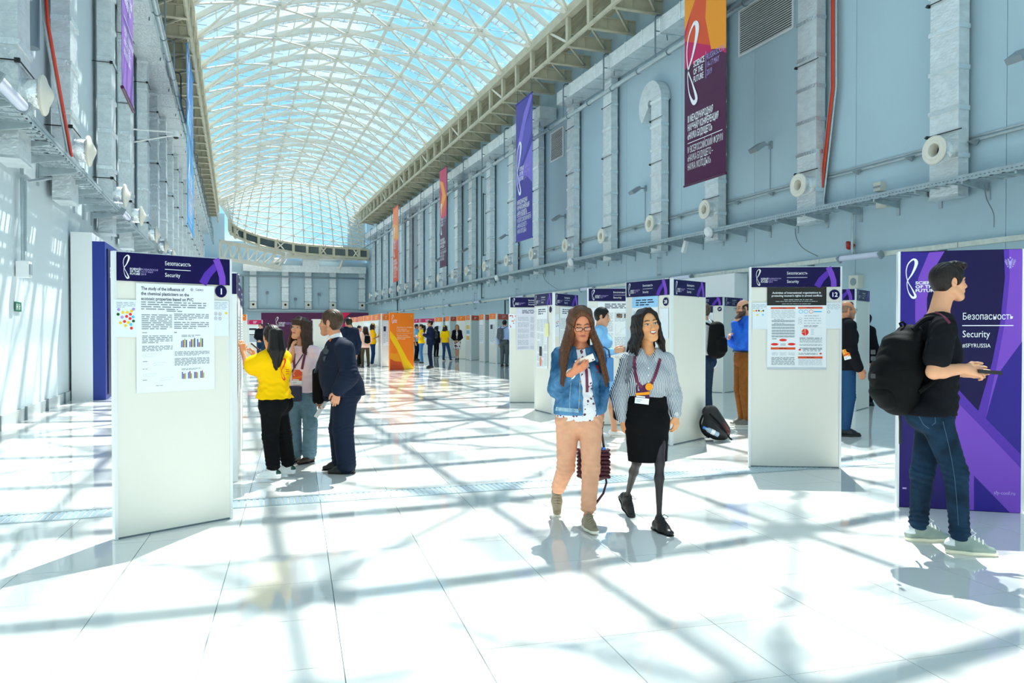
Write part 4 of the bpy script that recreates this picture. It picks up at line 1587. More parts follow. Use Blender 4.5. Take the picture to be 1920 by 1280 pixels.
flat(fr, [PX((1684, 472), (1684, 952), (1721, 600), (1716, 560), (1722, 530), (1742, 473))], 'print_field', M_PUR3, t, at, .0004)
flat(fr, [PX((1742, 473), (1771, 471), (1748, 510), (1738, 560), (1738, 630), (1722, 640), (1716, 600), (1716, 560), (1722, 520))], 'print_band', M_PUR, t, at, .0008)
flat(fr, [PX((1683, 700), (1738, 640), (1760, 760), (1783, 960), (1683, 952))], 'print_field', M_NAVY2, t, at, .0006)
flat(fr, [PX((1882, 466), (1892, 466), (1893, 520), (1885, 600), (1870, 680), (1848, 785), (1834, 770), (1860, 680), (1876, 600), (1884, 520))], 'print_band', M_PUR2, t, at, .0008)
flat(fr, [PX((1892, 466), (1917, 465), (1917, 640), (1890, 760), (1870, 800), (1848, 785), (1870, 680), (1885, 600), (1893, 520))], 'print_band', M_PUR, t, at, .001)
flat(fr, [PX((1917, 640), (1917, 852), (1860, 800), (1848, 785), (1872, 700))], 'print_field', M_PUR3, t, at, .0012)
flat(fr, [PX((1783, 715), (1834, 770), (1917, 852), (1917, 880), (1840, 800), (1783, 742))], 'print_band', M_PUR2, t, at, .0014)
flat(fr, [PX((1783, 742), (1840, 800), (1917, 878), (1917, 962), (1893, 961), (1815, 880), (1783, 850))], 'print_band', M_PUR, t, at, .0016)
flat(fr, [PX((1806, 870), (1826, 891), (1826, 956), (1806, 955))], 'print_band', M_PUR, t, at, .0016)
flat(fr, [PX((1826, 891), (1893, 961), (1826, 958))], 'print_field', M_PUR3, t, at, .0016)
q0, q1 = fr.px(1700, 558), fr.px(1700, 486)
flat(fr, logo_polys(q0[0] - .01, q0[1] - .003, q1[1] - q0[1] + .006), 'emblem', M_PRW, t, at, .003)
q, e = fr.px(1716, 533), fr.px(1761, 533)
text(fr, 'SCIENCE\nOF THE\nFUTURE', .034, q[0], q[1], M_PRW, t, at, .003, bold=.025, width=e[0] - q[0])
q, e = fr.px(1804, 599), fr.px(1900, 599)
text(fr, 'Безопасность', .075, q[0], q[1], M_PRW, t, at, .003, width=e[0] - q[0])
flat(fr, [rect(q[0], fr.px(1804, 611)[1], e[0], fr.px(1804, 609.4)[1])], 'rule', M_PRW, t, at, .003)
q, e = fr.px(1804, 632), fr.px(1856, 632)
text(fr, 'Security', .078, q[0], q[1], M_PRW, t, at, .003, width=e[0] - q[0])
q, e = fr.px(1804, 651), fr.px(1857, 651)
text(fr, '#SFYRUSSIA', .045, q[0], q[1], M_PRW, t, at, .003, width=e[0] - q[0])
q, e = fr.px(1863, 926), fr.px(1903, 926)
text(fr, 'sfy-conf.ru', .04, q[0], q[1], M_PRL, t, at, .003, width=e[0] - q[0])
# the small double-headed eagle crest, top right
q = fr.px(1894, 492)
cr = []
for s in (-1, 1):
    X = lambda a: q[0] + s * a
    cr.append([(X(.004), q[1] + .012), (X(.012), q[1] + .03), (X(.022), q[1] + .030), (X(.014), q[1] + .018), (X(.010), q[1])])
    for k in range(5):
        cr.append([(X(.010), q[1] + .012 - k * .006), (X(.034 + .004 * (2 - abs(k - 1))), q[1] + .026 - k * .010), (X(.030 + .004 * (2 - abs(k - 1))), q[1] + .018 - k * .010)])
    cr.append([(X(.004), q[1] - .02), (X(.024), q[1] - .030), (X(.018), q[1] - .038)])
cr += [disc(q[0], q[1] + .038, .007, 8), [(q[0] - .012, q[1] + .012), (q[0] + .012, q[1] + .012), (q[0] + .010, q[1] - .016), (q[0], q[1] - .026), (q[0] - .010, q[1] - .016)],
       [(q[0] - .004, q[1] - .026), (q[0] + .004, q[1] - .026), (q[0] + .010, q[1] - .048), (q[0], q[1] - .042), (q[0] - .010, q[1] - .048)]]
flat(fr, cr, 'eagle_crest', M_PRL, t, at, .003)
q = fr.px(1692, 916)
flat(fr, [rect(q[0], q[1], q[0] + .03, q[1] + .012), disc(q[0] + .16, q[1] - .004, .03, 14)], 'sponsor_mark', M_PRL, t, at, .003)
flat(fr, [disc(q[0] + .16, q[1] - .004, .022, 14)], 'sponsor_mark_inner', M_NAVY2, t, at, .0032)
# next stand panel beginning at the right picture edge
A2 = fr.to(L + .02, 0, .0)
o = MB().obox(fr.to(L + .25, H / 2, -.12), fr.u * .22, fr.v * H / 2, fr.n * .03).build('display_stand', M_BOARD, at=A2)
o.location = tuple(A2)
tag(o, 'white panel edge at the far right just past the purple stand panel', 'panel')

# ================================================================== orange stand panel in the far middle
A, B = G(731.5, 693.5), G(776, 691.5)
H = HH(A, 586)
fr, L = panel_frame(A, B)
at = fr.o
t = root('display_stand', tuple(at), 'tall orange printed stand panel standing alone in the far middle of the hall', 'panel')
MB().obox(fr.to(L / 2, H / 2, -.04), fr.u * L / 2, fr.v * (H / 2), fr.n * .038).build('board', M_OR, t, at=at)


def RX(pts):
    return [(min(max(x, 0), 1) * L, min(max(y, 0), 1) * H) for x, y in pts]


flat(fr, [RX([(0, .30), (0, 0), (.58, 0), (.45, .13), (.25, .24)])], 'print_field', M_OR2, t, at, .001)
flat(fr, [RX([(0, .69), (.25, .56), (.5, .36), (.75, .16), (1, .02), (1, 0), (.58, 0), (.5, .12), (.28, .36), (0, .56)])], 'print_band', M_YEL, t, at, .0015)
flat(fr, [RX([(0, .30), (.25, .28), (.30, .30), (.46, .14), (.2, .15), (0, .20)])], 'print_band', M_AMB, t, at, .0012)
flat(fr, logo_polys(.07, H * .815, H * .15), 'emblem', M_PRW, t, at, .003)
text(fr, 'SCIENCE\nOF THE\nFUTURE', .045, .15, H * .865, M_PRW, t, at, .003, bold=.02)
text(fr, 'Деятельность человека\nс применением\nгуманитарных наук', .075, L * .27, H * .735, mat('print_cream', '#ffd9b0', .4), t, at, .003, width=L * .66)
flat(fr, [rect(L * .27, H * .638, L * .92, H * .642)], 'rule', MATS['print_cream'], t, at, .003)
text(fr, 'Human activities\nusing the humanities\n#SFYRUSSIA', .075, L * .27, H * .595, MATS['print_cream'], t, at, .003, width=L * .58)
flat(fr, [disc(L * .9, H * .945, .04, 12)], 'eagle_crest', M_AMB, t, at, .003)


# ================================================================== small far panels: (left bottom px, right bottom px, y top of the left edge, theme)
def far_panel(pa, pb, ytop, theme, label, poster=True, group=None, seed=0, ref=0):
    A, B = G(*pa), G(*pb)
    H = HH((A, B)[ref], ytop)
    t, fr, L, at, y0 = poster_panel(A, B, H, label, theme, hh=.24, detail=1, group=group)
    if poster:
        rng = random.Random(seed)
        ts, sa, w = sheet(fr, (L * .1, .85, L * .85, y0 - .04), ' '.join(('distant poster on the ' + label).split()[:16]), group='posters on the far panels')
        flat(fr, lines(rng, L * .15, .95, L * .8, y0 - .25, 14, .45), 'small_print', M_INKG, ts, sa, w)
        if seed % 3 == 0:
            flat(fr, [rect(L * .2, y0 - .45, L * .5, y0 - .25)], 'small_photo', M_INK, ts, sa, w + .001)
    return t, fr, L, at, y0


gO = 'orange-headed panels along the far right'
far = [((917, 680), (931, 681.5), 588, 'orange', 'orange-headed panel just left of the man in the pale blue shirt with a grey backpack', True),
       ((931.5, 681.5), (956, 679), 588, 'odark', 'dark orange-headed blank panel behind the man with the grey backpack', False),
       ((898.5, 677.3), (908, 678.6), 589.5, 'orange', 'orange-headed panel with a bluish poster, second group from the right', True),
       ((908.5, 678.6), (917, 677.5), 589.5, 'odark', 'dark orange-headed narrow blank panel, second group from the right', False),
       ((873.5, 674), (882, 675.5), 591, 'orange', 'orange-headed panel with the yellow and blue poster', False),
       ((882.5, 675.5), (898.5, 674.5), 591, 'odark', 'wide dark orange-headed blank panel right of the yellow and blue poster', False),
       ((856, 672.5), (873, 673), 592.3, 'orange', 'orange-headed blank panel just right of the lady in the floral skirt', False),
       ((834.5, 669), (843, 670), 593.2, 'orange', 'orange-headed panel behind the yellow cap girl seen from behind', True),
       ((843.5, 670), (856, 669.5), 593.2, 'odark', 'dark orange-headed blank panel behind the lady in the floral skirt', False),
       ((815, 666.5), (830, 667.3), 595, 'orange', 'orange-headed poster panel right of the young man in the dark suit', True),
       ((831, 667.3), (835, 666.8), 594.5, 'odark', 'dark orange-headed panel edge left of the yellow cap girl seen from behind', False),
       ((787, 663), (815, 664), 597.2, 'magenta', 'magenta-headed poster panel behind the young man in the dark suit', True),
       ((776, 662), (786, 662.7), 598, 'magenta', 'magenta-headed panel beside the orange stand panel', True)]
for i, (pa, pb, yt, th, lab, po) in enumerate(far):
    t, fr, L, at, y0 = far_panel(pa, pb, yt, th, lab, po, gO, i)
    if i == 4:
        ts, sa, w = sheet(fr, (L * .1, .95, L * .85, y0 - .2), 'yellow and blue poster on a far orange-headed panel')
        flat(fr, [rect(L * .15, y0 - .45, L * .8, y0 - .25), rect(L * .15, 1.0, L * .8, 1.2)], 'yellow_block', M_YEL, ts, sa, w)
        flat(fr, [rect(L * .15, 1.3, L * .8, y0 - .5)], 'blue_block', mat('print_teal', '#7fb6c8', .5), ts, sa, w)
gL = 'orange-headed panels left of the orange stand panel'
left = [((716, 688), (731, 687), 588.3, 'orange', 'orange-headed poster panel touching the left side of the orange stand panel', True),
        ((697.5, 681), (714.5, 687), 590.6, 'orange', 'orange-headed panel right of the girl in the yellow cap facing the posters', True),
        ((682, 677.5), (697, 680.6), 592, 'orange', 'orange-headed panel behind the girl in the yellow cap facing the posters', True),
        ((673, 675.3), (681.6, 677.2), 593.3, 'orange', 'orange-headed panel behind the woman with the small black backpack', False),
        ((666, 673.8), (672.6, 675), 594.5, 'odark', 'orange-headed panel left of the woman with the small black backpack', False),
        ((655, 671.8), (665.5, 673.5), 595.5, 'orange', 'orange-headed panel behind the woman in the white blouse', False)]
for i, (pa, pb, yt, th, lab, po) in enumerate(left):
    far_panel(pa, pb, yt, th, lab, po, gL, i + 30)
far_panel((452, 690), (463, 690), 589, 'orange', 'orange-headed panel just right of the edge-on panels on the left', False, None, 41)
t, fr, L, at, y0 = far_panel((463.5, 671), (492, 671), 599.5, 'magenta', 'magenta-headed poster panel behind the man in black on the left', False, None, 42)
ts, sa, w = sheet(fr, (L * .1, .8, L * .9, y0 - .1), 'grey poster with a dark photo on the magenta-headed left panel')
flat(fr, [rect(L * .14, y0 - .3, L * .62, y0 - .2), rect(L * .15, 1.22, L * .7, 1.27)], 'dark_photo', M_CHAR, ts, sa, w + .001)
flat(fr, [rect(L * .15, .85, L * .85, 1.2)], 'grey_photo', M_INKG, ts, sa, w)

# ================================================================== plum backdrop wall at the far end
d_ = 58.0
A, B = P(490, 652, d_), P(690, 652, d_)
A[2] = B[2] = 0
H = CAMH + (620 - 586) * d_ / FPX
fr, L = panel_frame(A, B)
at = fr.o
t = root('backdrop_wall', tuple(at), 'wide plum backdrop wall with crimson corner at the far end of the hall', 'backdrop')
MB().obox(fr.to(L / 2, H / 2, -.15), fr.u * L / 2, fr.v * H / 2, fr.n * .15).build('board', M_PLUM, t, at=at)
SX = lambda pts: [(min(max(x, 0), 1) * L, min(max(y, 0), 1) * H) for x, y in pts]
flat(fr, [SX([(.70, 1), (.84, 1), (.80, .9), (.76, .78), (.70, .70)])], 'print_field', M_CRIM, t, at, .01)
flat(fr, [SX([(.70, .70), (.76, .78), (.78, .70), (1, .70), (1, 0), (.74, 0), (.66, .3)])], 'print_band', M_MAG, t, at, .01)
flat(fr, [SX([(.50, .42), (.60, .46), (.57, .2), (.53, .1)])], 'print_band', M_AMB, t, at, .012)
q = fr.px(517, 612)
e = fr.px(517, 598)
flat(fr, logo_polys(q[0], q[1], (e[1] - q[1]) * 1.3), 'emblem', M_PRW, t, at, .02)
q = fr.px(522.5, 606)
text(fr, 'SCIENCE\nOF THE\nFUTURE', .12, q[0], q[1], M_PRW, t, at, .02, bold=.02)
text(fr, 'RUSSIA/SOCHI\n14-17 MAY 2019', .1, q[0] + .33, q[1], M_PRL, t, at, .02)
o = MB().box((-.6, -.3, 0), (.6, .3, 2.2)).box((-.68, -.38, 2.2), (.68, .38, 2.28)).build('info_column', M_BOARD)
p = G(603, 658)
o.location = tuple(p)
tag(o, 'white display column before the plum backdrop between pink woman and suited man', 'column')

# ================================================================== entrance portals on both walls
p = G(172, 750)
y0p = p[1]
t = root('entrance_portal', (XL + .35, y0p, 0), 'white and navy entrance portal standing against the left wall', 'portal')
MB().box((-.30, 0, 0), (.10, 4.2, 3.50)).build('portal_frame', M_WHITE, t)
MB().box((.10, .0, 0), (.34, 4.2, 3.32)).build('navy_block', mat('portal_navy', '#14308f', .4), t)
MB().box((.345, .25, .1), (.36, 4.0, 3.2)).build('navy_sign', M_NAVY, t)
fr = Fr((XL + .35 + .36, y0p, 0), (0, 1, 0), (1, 0, 0))
text(fr, 'Безопасность', .3, .5, 2.6, M_PRW, t, (XL + .35, y0p, 0), .004)
p1 = WX(13.35, 1378, 600)
H = CAMH + (620 - 512) * depth(p1) / FPX
t = root('entrance_portal', (13.55, p1[1] - .0, 0), 'white entrance portal with navy inset on the right wall behind panel 37', 'portal')
MB().box((-.22, 0, H - .75), (.22, 4.4, H)).box((-.22, 0, 0), (.22, .5, H - .75)).box((-.22, 3.9, 0), (.22, 4.4, H - .75)).build('portal_frame', M_WHITE, t)
MB().box((-.30, .9, 0), (.1, 3.8, H - .85)).build('navy_block', M_NAVY, t)

# ================================================================== hanging banners
def banner(X, x0, x1, Zb, Zt, label, art, text_on=True, normal=-1, px=True):
    ya, yb = WX(X, x0, 400)[1], WX(X, x1, 400)[1]
    if normal < 0:
        fr = Fr((X, ya, Zb), (0, -1, 0), (-1, 0, 0))
        W = ya - yb
    else:
        fr = Fr((X, ya, Zb), (0, 1, 0), (1, 0, 0))
        W = yb - ya
    H = Zt - Zb
    at = fr.o
    t = root('hanging_banner', tuple(at), label, 'banner')
    MB().obox(fr.to(W / 2, H / 2, -.004), fr.u * W / 2, fr.v * H / 2, fr.n * .004).build('cloth', art['base'], t, at=at)
    for z in (0, H):
        MB().tube([fr.to(-.02, z, 0), fr.to(W + .02, z, 0)], .03, 8).build('end_rod', art.get('rod', M_PLUM), t, True, at=at)
    MB().tube([fr.to(W * .1, H, 0), fr.to(W * .1, H + max(12.4 - Zt, .2), 0)], .012, 5).tube([fr.to(W * .9, H, 0), fr.to(W * .9, H + max(12.4 - Zt, .2), 0)], .012, 5).build('hanging_wires', M_DKGALV, t, at=at)
    for i, (m_, pts) in enumerate(art['poly']):
        flat(fr, [[(min(max(x, 0), 1) * W, min(max(y, 0), 1) * H) for x, y in pts]], 'print_shape', m_, t, at, .002 + i * .001)
    if text_on:
        w = .012
        hh = W * 1.1
        flat(fr, logo_polys(W * .05, H * .335, W * 1.12), 'emblem', M_PRW, t, at, w)
        text(fr, 'SCIENCE\nOF THE\nFUTURE', W * .115, W * .235, H * .335 + W * .50, M_PRW, t, at, w, bold=.02, width=W * .27)
        flat(fr, [rect(W * .535, H * .335 + W * .26, W * .545, H * .335 + W * .62)], 'rule', M_PRL, t, at, w)
        text(fr, 'RUSSIA/SOCHI\n14-17 MAY\n2019', W * .115, W * .56, H * .335 + W * .50, M_PRL, t, at, w, width=W * .40)
        text(fr, 'III МЕЖДУНАРОДНАЯ\nНАУЧНАЯ КОНФЕРЕНЦИЯ\n«НАУКА БУДУЩЕГО»', W * .13, W * .09, H * .265, M_PRW, t, at, w, bold=.02, width=W * .75)
        flat(fr, [rect(W * .09, H * .175, W * .93, H * .178)], 'rule', M_PRW, t, at, w)
        text(fr, 'IV ВСЕРОССИЙСКИЙ ФОРУМ\n«НАУКА БУДУЩЕГО –\nНАУКА МОЛОДЫХ»', W * .13, W * .09, H * .135, M_PRW, t, at, w, width=W * .85)
    return t


plumart = dict(base=M_PLUM, poly=[
    (M_MAG, [(0, .50), (0, 1), (1, 1), (1, .47), (.75, .515)]),
    (M_OR2, [(0, .62), (.34, .83), (.34, 1), (.6, 1), (1, .78), (1, .5), (.7, .53)]),
    (M_AMB, [(.66, .52), (1, .49), (1, .72), (.55, .77), (.52, .66)]),
    (M_AMB, [(0, .66), (0, .80), (.3, .78)]),
    (M_YEL, [(0, .80), (.3, .78), (.62, .95), (.62, 1), (.2, 1)]),
    (M_MAG, [(.38, .80), (.62, .74), (1, .86), (1, 1), (.6, 1)]),
    (M_PLUM, [(.58, .77), (1, .72), (1, .95)])])
banner(12.0, 1283, 1360.5, 5.52, 12.1, 'large plum and orange hanging banner nearest on the right', plumart)
M_BNV = mat('banner_violet', '#3a2f9e', .45)
M_BNL = mat('banner_lilac', '#7d6ad6', .45)
banner(12.0, 967.5, 998, 5.45, 11.6, 'blue-violet hanging banner on the right, second from the near end', dict(base=M_BNV, rod=M_BNV, poly=[
    (M_BNL, [(1, .98), (.55, .80), (.2, .60), (.12, .47), (.3, .49), (.75, .60), (1, .66), (1, .38), (.6, .46), (0, .40), (0, .52), (.15, .72), (.5, .90), (.9, 1)]),
    (mat('banner_mid', '#5348b8', .45), [(.25, .62), (.5, .78), (1, .90), (1, .75), (.6, .60), (.2, .52)])]))
banner(12.0, 824.5, 837.5, 5.35, 11.3, 'orange fading to plum hanging banner, third along the right', dict(base=M_PLUM, poly=[
    (M_MAG, [(0, .5), (0, 1), (1, 1), (1, .5)]), (M_OR2, [(0, .58), (.5, .5), (1, .62), (1, .7), (.5, .8)]), (M_AMB, [(0, .9), (.5, .86), (.9, .7), (.5, .62), (0, .6), (.4, .74)])]))
banner(12.0, 737, 746.5, 5.35, 11.2, 'orange hanging banner farthest along the right', dict(base=M_OR2, rod=M_OR2, poly=[
    (M_OR, [(0, .5), (0, .95), (1, 1), (1, .55)]), (M_AMB, [(0, .8), (1, .72), (1, .55), (0, .6)])]))
banner(-1.68, 231, 251.5, 5.35, 12.2, 'lilac and purple hanging banner nearest on the left', dict(base=mat('banner_orchid', '#8a55b8', .45), rod=M_PLUM, poly=[
    (M_PUR2, [(0, .3), (0, .85), (.5, .7), (.4, .4)])]), True, 1)
banner(-1.62, 351.5, 363, 5.4, 12.0, 'bright blue hanging banner on the left', dict(base=M_BLUE, rod=M_BLUE, poly=[
    (mat('banner_azure', '#1679c9', .45), [(0, .55), (.6, .7), (1, .95), (0, 1)]), (mat('banner_sky', '#5cc0f0', .45), [(0, .45), (.5, .6), (.5, .75), (0, .6)])]), True, 1)
# ================================================================== figure modelling: smooth blended volumes turned into one surface
import openvdb as vdb

UPZ = np.array([0, 0, 1.0])
PAD = 0.055


def nrm(v):
    v = np.asarray(v, float)
    return v / max(np.linalg.norm(v), 1e-9)


def lerp(a, b, t):
    return np.asarray(a) * (1 - t) + np.asarray(b) * t


class Sdf:
    def __init__(s):
        s.p = []
        s.cuts = []
        s.waves = []

    def cone(s, a, b, ra, rb, k=.02, op='u', flat=None):
        a, b = np.asarray(a, float), np.asarray(b, float)
        r = max(ra, rb)

        def fn(X, Y, Z):
            ab = b - a
            L2 = max(float(ab.dot(ab)), 1e-9)
            px, py, pz = X - a[0], Y - a[1], Z - a[2]
            t = np.clip((px * ab[0] + py * ab[1] + pz * ab[2]) / L2, 0, 1)
            qx, qy, qz = px - t * ab[0], py - t * ab[1], pz - t * ab[2]
            d2 = qx * qx + qy * qy + qz * qz
            if flat is not None:
                ax, sc = flat
                q = qx * ax[0] + qy * ax[1] + qz * ax[2]
                d2 = d2 + (1 / sc ** 2 - 1) * q * q
            return np.sqrt(d2) - (ra + t * (rb - ra))
        s.p.append((op, fn, np.minimum(a, b) - r, np.maximum(a, b) + r, k))
        return s

    def chain(s, pts, rs, k=.02, op='u', flat=None):
        for i in range(len(pts) - 1):
            s.cone(pts[i], pts[i + 1], rs[i], rs[i + 1], k, op, flat)
        return s

    def econe(s, a, b, ra, rb, u, v, k=.03, op='u'):
        a, b, u, v = (np.asarray(q, float) for q in (a, b, u, v))
        r = max(*ra, *rb)

        def fn(X, Y, Z):
            ab = b - a
            L = max(np.linalg.norm(ab), 1e-6)
            w = ab / L
            px, py, pz = X - a[0], Y - a[1], Z - a[2]
            t = np.clip((px * w[0] + py * w[1] + pz * w[2]) / L, 0, 1)
            qx, qy, qz = px - t * ab[0], py - t * ab[1], pz - t * ab[2]
            rx = ra[0] + t * (rb[0] - ra[0])
            ry = ra[1] + t * (rb[1] - ra[1])
            m = np.minimum(rx, ry)
            du = (qx * u[0] + qy * u[1] + qz * u[2])
            dv = (qx * v[0] + qy * v[1] + qz * v[2])
            d2 = qx * qx + qy * qy + qz * qz
            dw2 = np.maximum(d2 - du * du - dv * dv, 0)
            k0 = np.sqrt((du / rx) ** 2 + (dv / ry) ** 2 + dw2 / (m * m))
            k1 = np.sqrt((du / rx ** 2) ** 2 + (dv / ry ** 2) ** 2 + dw2 / m ** 4) + 1e-6
            return np.where(k0 < .2, -m, k0 * (k0 - 1) / k1)
        s.p.append((op, fn, np.minimum(a, b) - r, np.maximum(a, b) + r, k))
        return s

    def ell(s, c, r, ax=None, k=.02, op='u'):
        c = np.asarray(c, float)
        ax = ax or ((1, 0, 0), (0, 1, 0), (0, 0, 1))
        R = max(r)

        def fn(X, Y, Z):
            px, py, pz = X - c[0], Y - c[1], Z - c[2]
            k0 = 0
            k1 = 0
            for i in range(3):
                q = px * ax[i][0] + py * ax[i][1] + pz * ax[i][2]
                k0 = k0 + (q / r[i]) ** 2
                k1 = k1 + (q / r[i] ** 2) ** 2
            k0 = np.sqrt(k0)
            return np.where(k0 < .15, -min(r), k0 * (k0 - 1) / (np.sqrt(k1) + 1e-6))
        s.p.append((op, fn, c - R, c + R, k))
        return s

    def box(s, c, half, ax, rnd=.005, k=.01, op='u'):
        c = np.asarray(c, float)
        R = float(np.linalg.norm(half))

        def fn(X, Y, Z):
            px, py, pz = X - c[0], Y - c[1], Z - c[2]
            o, i_ = 0, None
            for i in range(3):
                q = np.abs(px * ax[i][0] + py * ax[i][1] + pz * ax[i][2]) - (half[i] - rnd)
                o = o + np.maximum(q, 0) ** 2
                i_ = q if i_ is None else np.maximum(i_, q)
            return np.sqrt(o) + np.minimum(i_, 0) - rnd
        s.p.append((op, fn, c - R, c + R, k))
        return s

    def half(s, p, n):
        s.cuts.append((np.asarray(p, float), nrm(n)))
        return s

    def halfnow(s, p, n):
        """cut everything added so far; what is added later is not cut"""
        s.p.append(('h', nrm(n), np.asarray(p, float), None, 0))
        return s

    def wave(s, c, R, d, wl, amp, ph=0.0):
        s.waves.append((np.asarray(c, float), R, nrm(d), wl, amp, ph))
        return s

    def arrays(s, h, lo=None, hi=None):
        us = [q for q in s.p if q[0] == 'u']
        l0 = np.min([q[2] for q in us], axis=0) - 3 * h
        h0 = np.max([q[3] for q in us], axis=0) + 3 * h
        lo = l0 if lo is None else np.maximum(l0, lo)
        hi = h0 if hi is None else np.minimum(h0, hi)
        n = np.maximum(np.ceil((hi - lo) / h).astype(int) + 1, 3)
        ax = [(lo[i] + h * np.arange(n[i])).astype(np.float32) for i in range(3)]
        F = np.full(n, 1.0, np.float32)
        for op, fn, a, b, k in s.p:
            if op == 'h':
                d = ((ax[0] - a[0]) * fn[0])[:, None, None] + ((ax[1] - a[1]) * fn[1])[None, :, None] + ((ax[2] - a[2]) * fn[2])[None, None, :]
                F = np.maximum(F, d.astype(np.float32))
                continue
            i0 = np.clip(np.floor((a - PAD - lo) / h).astype(int), 0, n)
            i1 = np.clip(np.ceil((b + PAD - lo) / h).astype(int) + 1, 0, n)
            if np.any(i1 <= i0):
                continue
            sl = tuple(slice(i0[i], i1[i]) for i in range(3))
            d = fn(ax[0][sl[0]][:, None, None], ax[1][sl[1]][None, :, None], ax[2][sl[2]][None, None, :]).astype(np.float32)
            A = F[sl]
            if op == 'u':
                e = np.maximum(k - np.abs(A - d), 0)
                F[sl] = np.minimum(A, d) - e * e / (4 * k)
            elif op == 's':
                e = np.maximum(k - np.abs(A + d), 0)
                F[sl] = np.maximum(A, -d) + e * e / (4 * k)
        for c, R, d, wl, amp, ph in s.waves:
            i0 = np.clip(np.floor((c - 2 * R - lo) / h).astype(int), 0, n)
            i1 = np.clip(np.ceil((c + 2 * R - lo) / h).astype(int) + 1, 0, n)
            if np.any(i1 <= i0):
                continue
            sl = tuple(slice(i0[i], i1[i]) for i in range(3))
            X, Y, Z = ax[0][sl[0]][:, None, None] - c[0], ax[1][sl[1]][None, :, None] - c[1], ax[2][sl[2]][None, None, :] - c[2]
            q = X * d[0] + Y * d[1] + Z * d[2]
            wob = .25 * wl * np.sin(X * 31 + Y * 23 + ph)
            F[sl] += (amp * np.exp(-(X * X + Y * Y + Z * Z) / (R * R)) * np.sin((q + wob) * (2 * math.pi / wl) + ph)).astype(np.float32)
        for p, nn in s.cuts:
            d = ((ax[0] - p[0]) * nn[0])[:, None, None] + ((ax[1] - p[1]) * nn[1])[None, :, None] + ((ax[2] - p[2]) * nn[2])[None, None, :]
            F = np.maximum(F, d.astype(np.float32))
        F = np.clip(F, -3 * h, 3 * h)
        g = vdb.FloatGrid(3 * h)
        g.copyFromArray(np.ascontiguousarray(F))
        pts, tri, quad = g.convertToPolygons(isovalue=0.0, adaptivity=0.0)
        pts = pts.astype(np.float32) * h + lo.astype(np.float32)
        return pts, tri.astype(np.int32), quad.astype(np.int32)


def join(parts):
    P_, T_, Q_ = [], [], []
    o = 0
    for p, t, q in parts:
        P_.append(p)
        if len(t):
            T_.append(t + o)
        if len(q):
            Q_.append(q + o)
        o += len(p)
    return np.concatenate(P_), (np.concatenate(T_) if T_ else np.zeros((0, 3), np.int32)), (np.concatenate(Q_) if Q_ else np.zeros((0, 4), np.int32))


TRIS = [0]


def to_mesh(name, arr, m, at, col=None):
    pts, tri, quad = arr
    me = D.meshes.new(name)
    nt, nq = len(tri), len(quad)
    TRIS[0] += nt + 2 * nq
    # the grid's surface faces inwards in this order, so the corners are reversed
    loops = np.concatenate([tri[:, ::-1].ravel(), quad[:, ::-1].ravel()]).astype(np.int32)
    me.vertices.add(len(pts))
    me.vertices.foreach_set('co', (pts - np.asarray(at, np.float32)).astype(np.float32).ravel())
    me.loops.add(len(loops))
    me.loops.foreach_set('vertex_index', loops)
    me.polygons.add(nt + nq)
    st = np.concatenate([np.arange(nt) * 3, nt * 3 + np.arange(nq) * 4]).astype(np.int32)
    me.polygons.foreach_set('loop_start', st)
    me.polygons.foreach_set('use_smooth', np.ones(nt + nq, bool))
    me.update(calc_edges=True)
    me.materials.append(m)
    if col is not None:
        c = col(pts)
        at_ = me.attributes.new('Col', 'FLOAT_COLOR', 'POINT')
        at_.data.foreach_set('color', np.concatenate([c, np.ones((len(c), 1))], axis=1).astype(np.float32).ravel())
    return me


def vcol_mat(name, rough=.5, bump=0.0, bscale=60, sheen=0.0):
    if name in MATS:
        return MATS[name]
    m = mat(name, '#ffffff', rough, bump=bump, bscale=bscale, sheen=sheen)
    n, l = m.node_tree.nodes, m.node_tree.links
    a = n.new('ShaderNodeAttribute')
    a.attribute_name = 'Col'
    l.new(a.outputs['Color'], n['Principled BSDF'].inputs['Base Color'])
    return m


M_SKIN = vcol_mat('skin', .5)
M_SHOEC = vcol_mat('shoe_leather', .45)
VOX = {0: (.0105, .0034, .0038, .0080, .006), 1: (.016, .0068, .008, .0125, .010), 2: (.026, .013, .013, .021, .017)}


class J_:
    pass


HEADS = .24


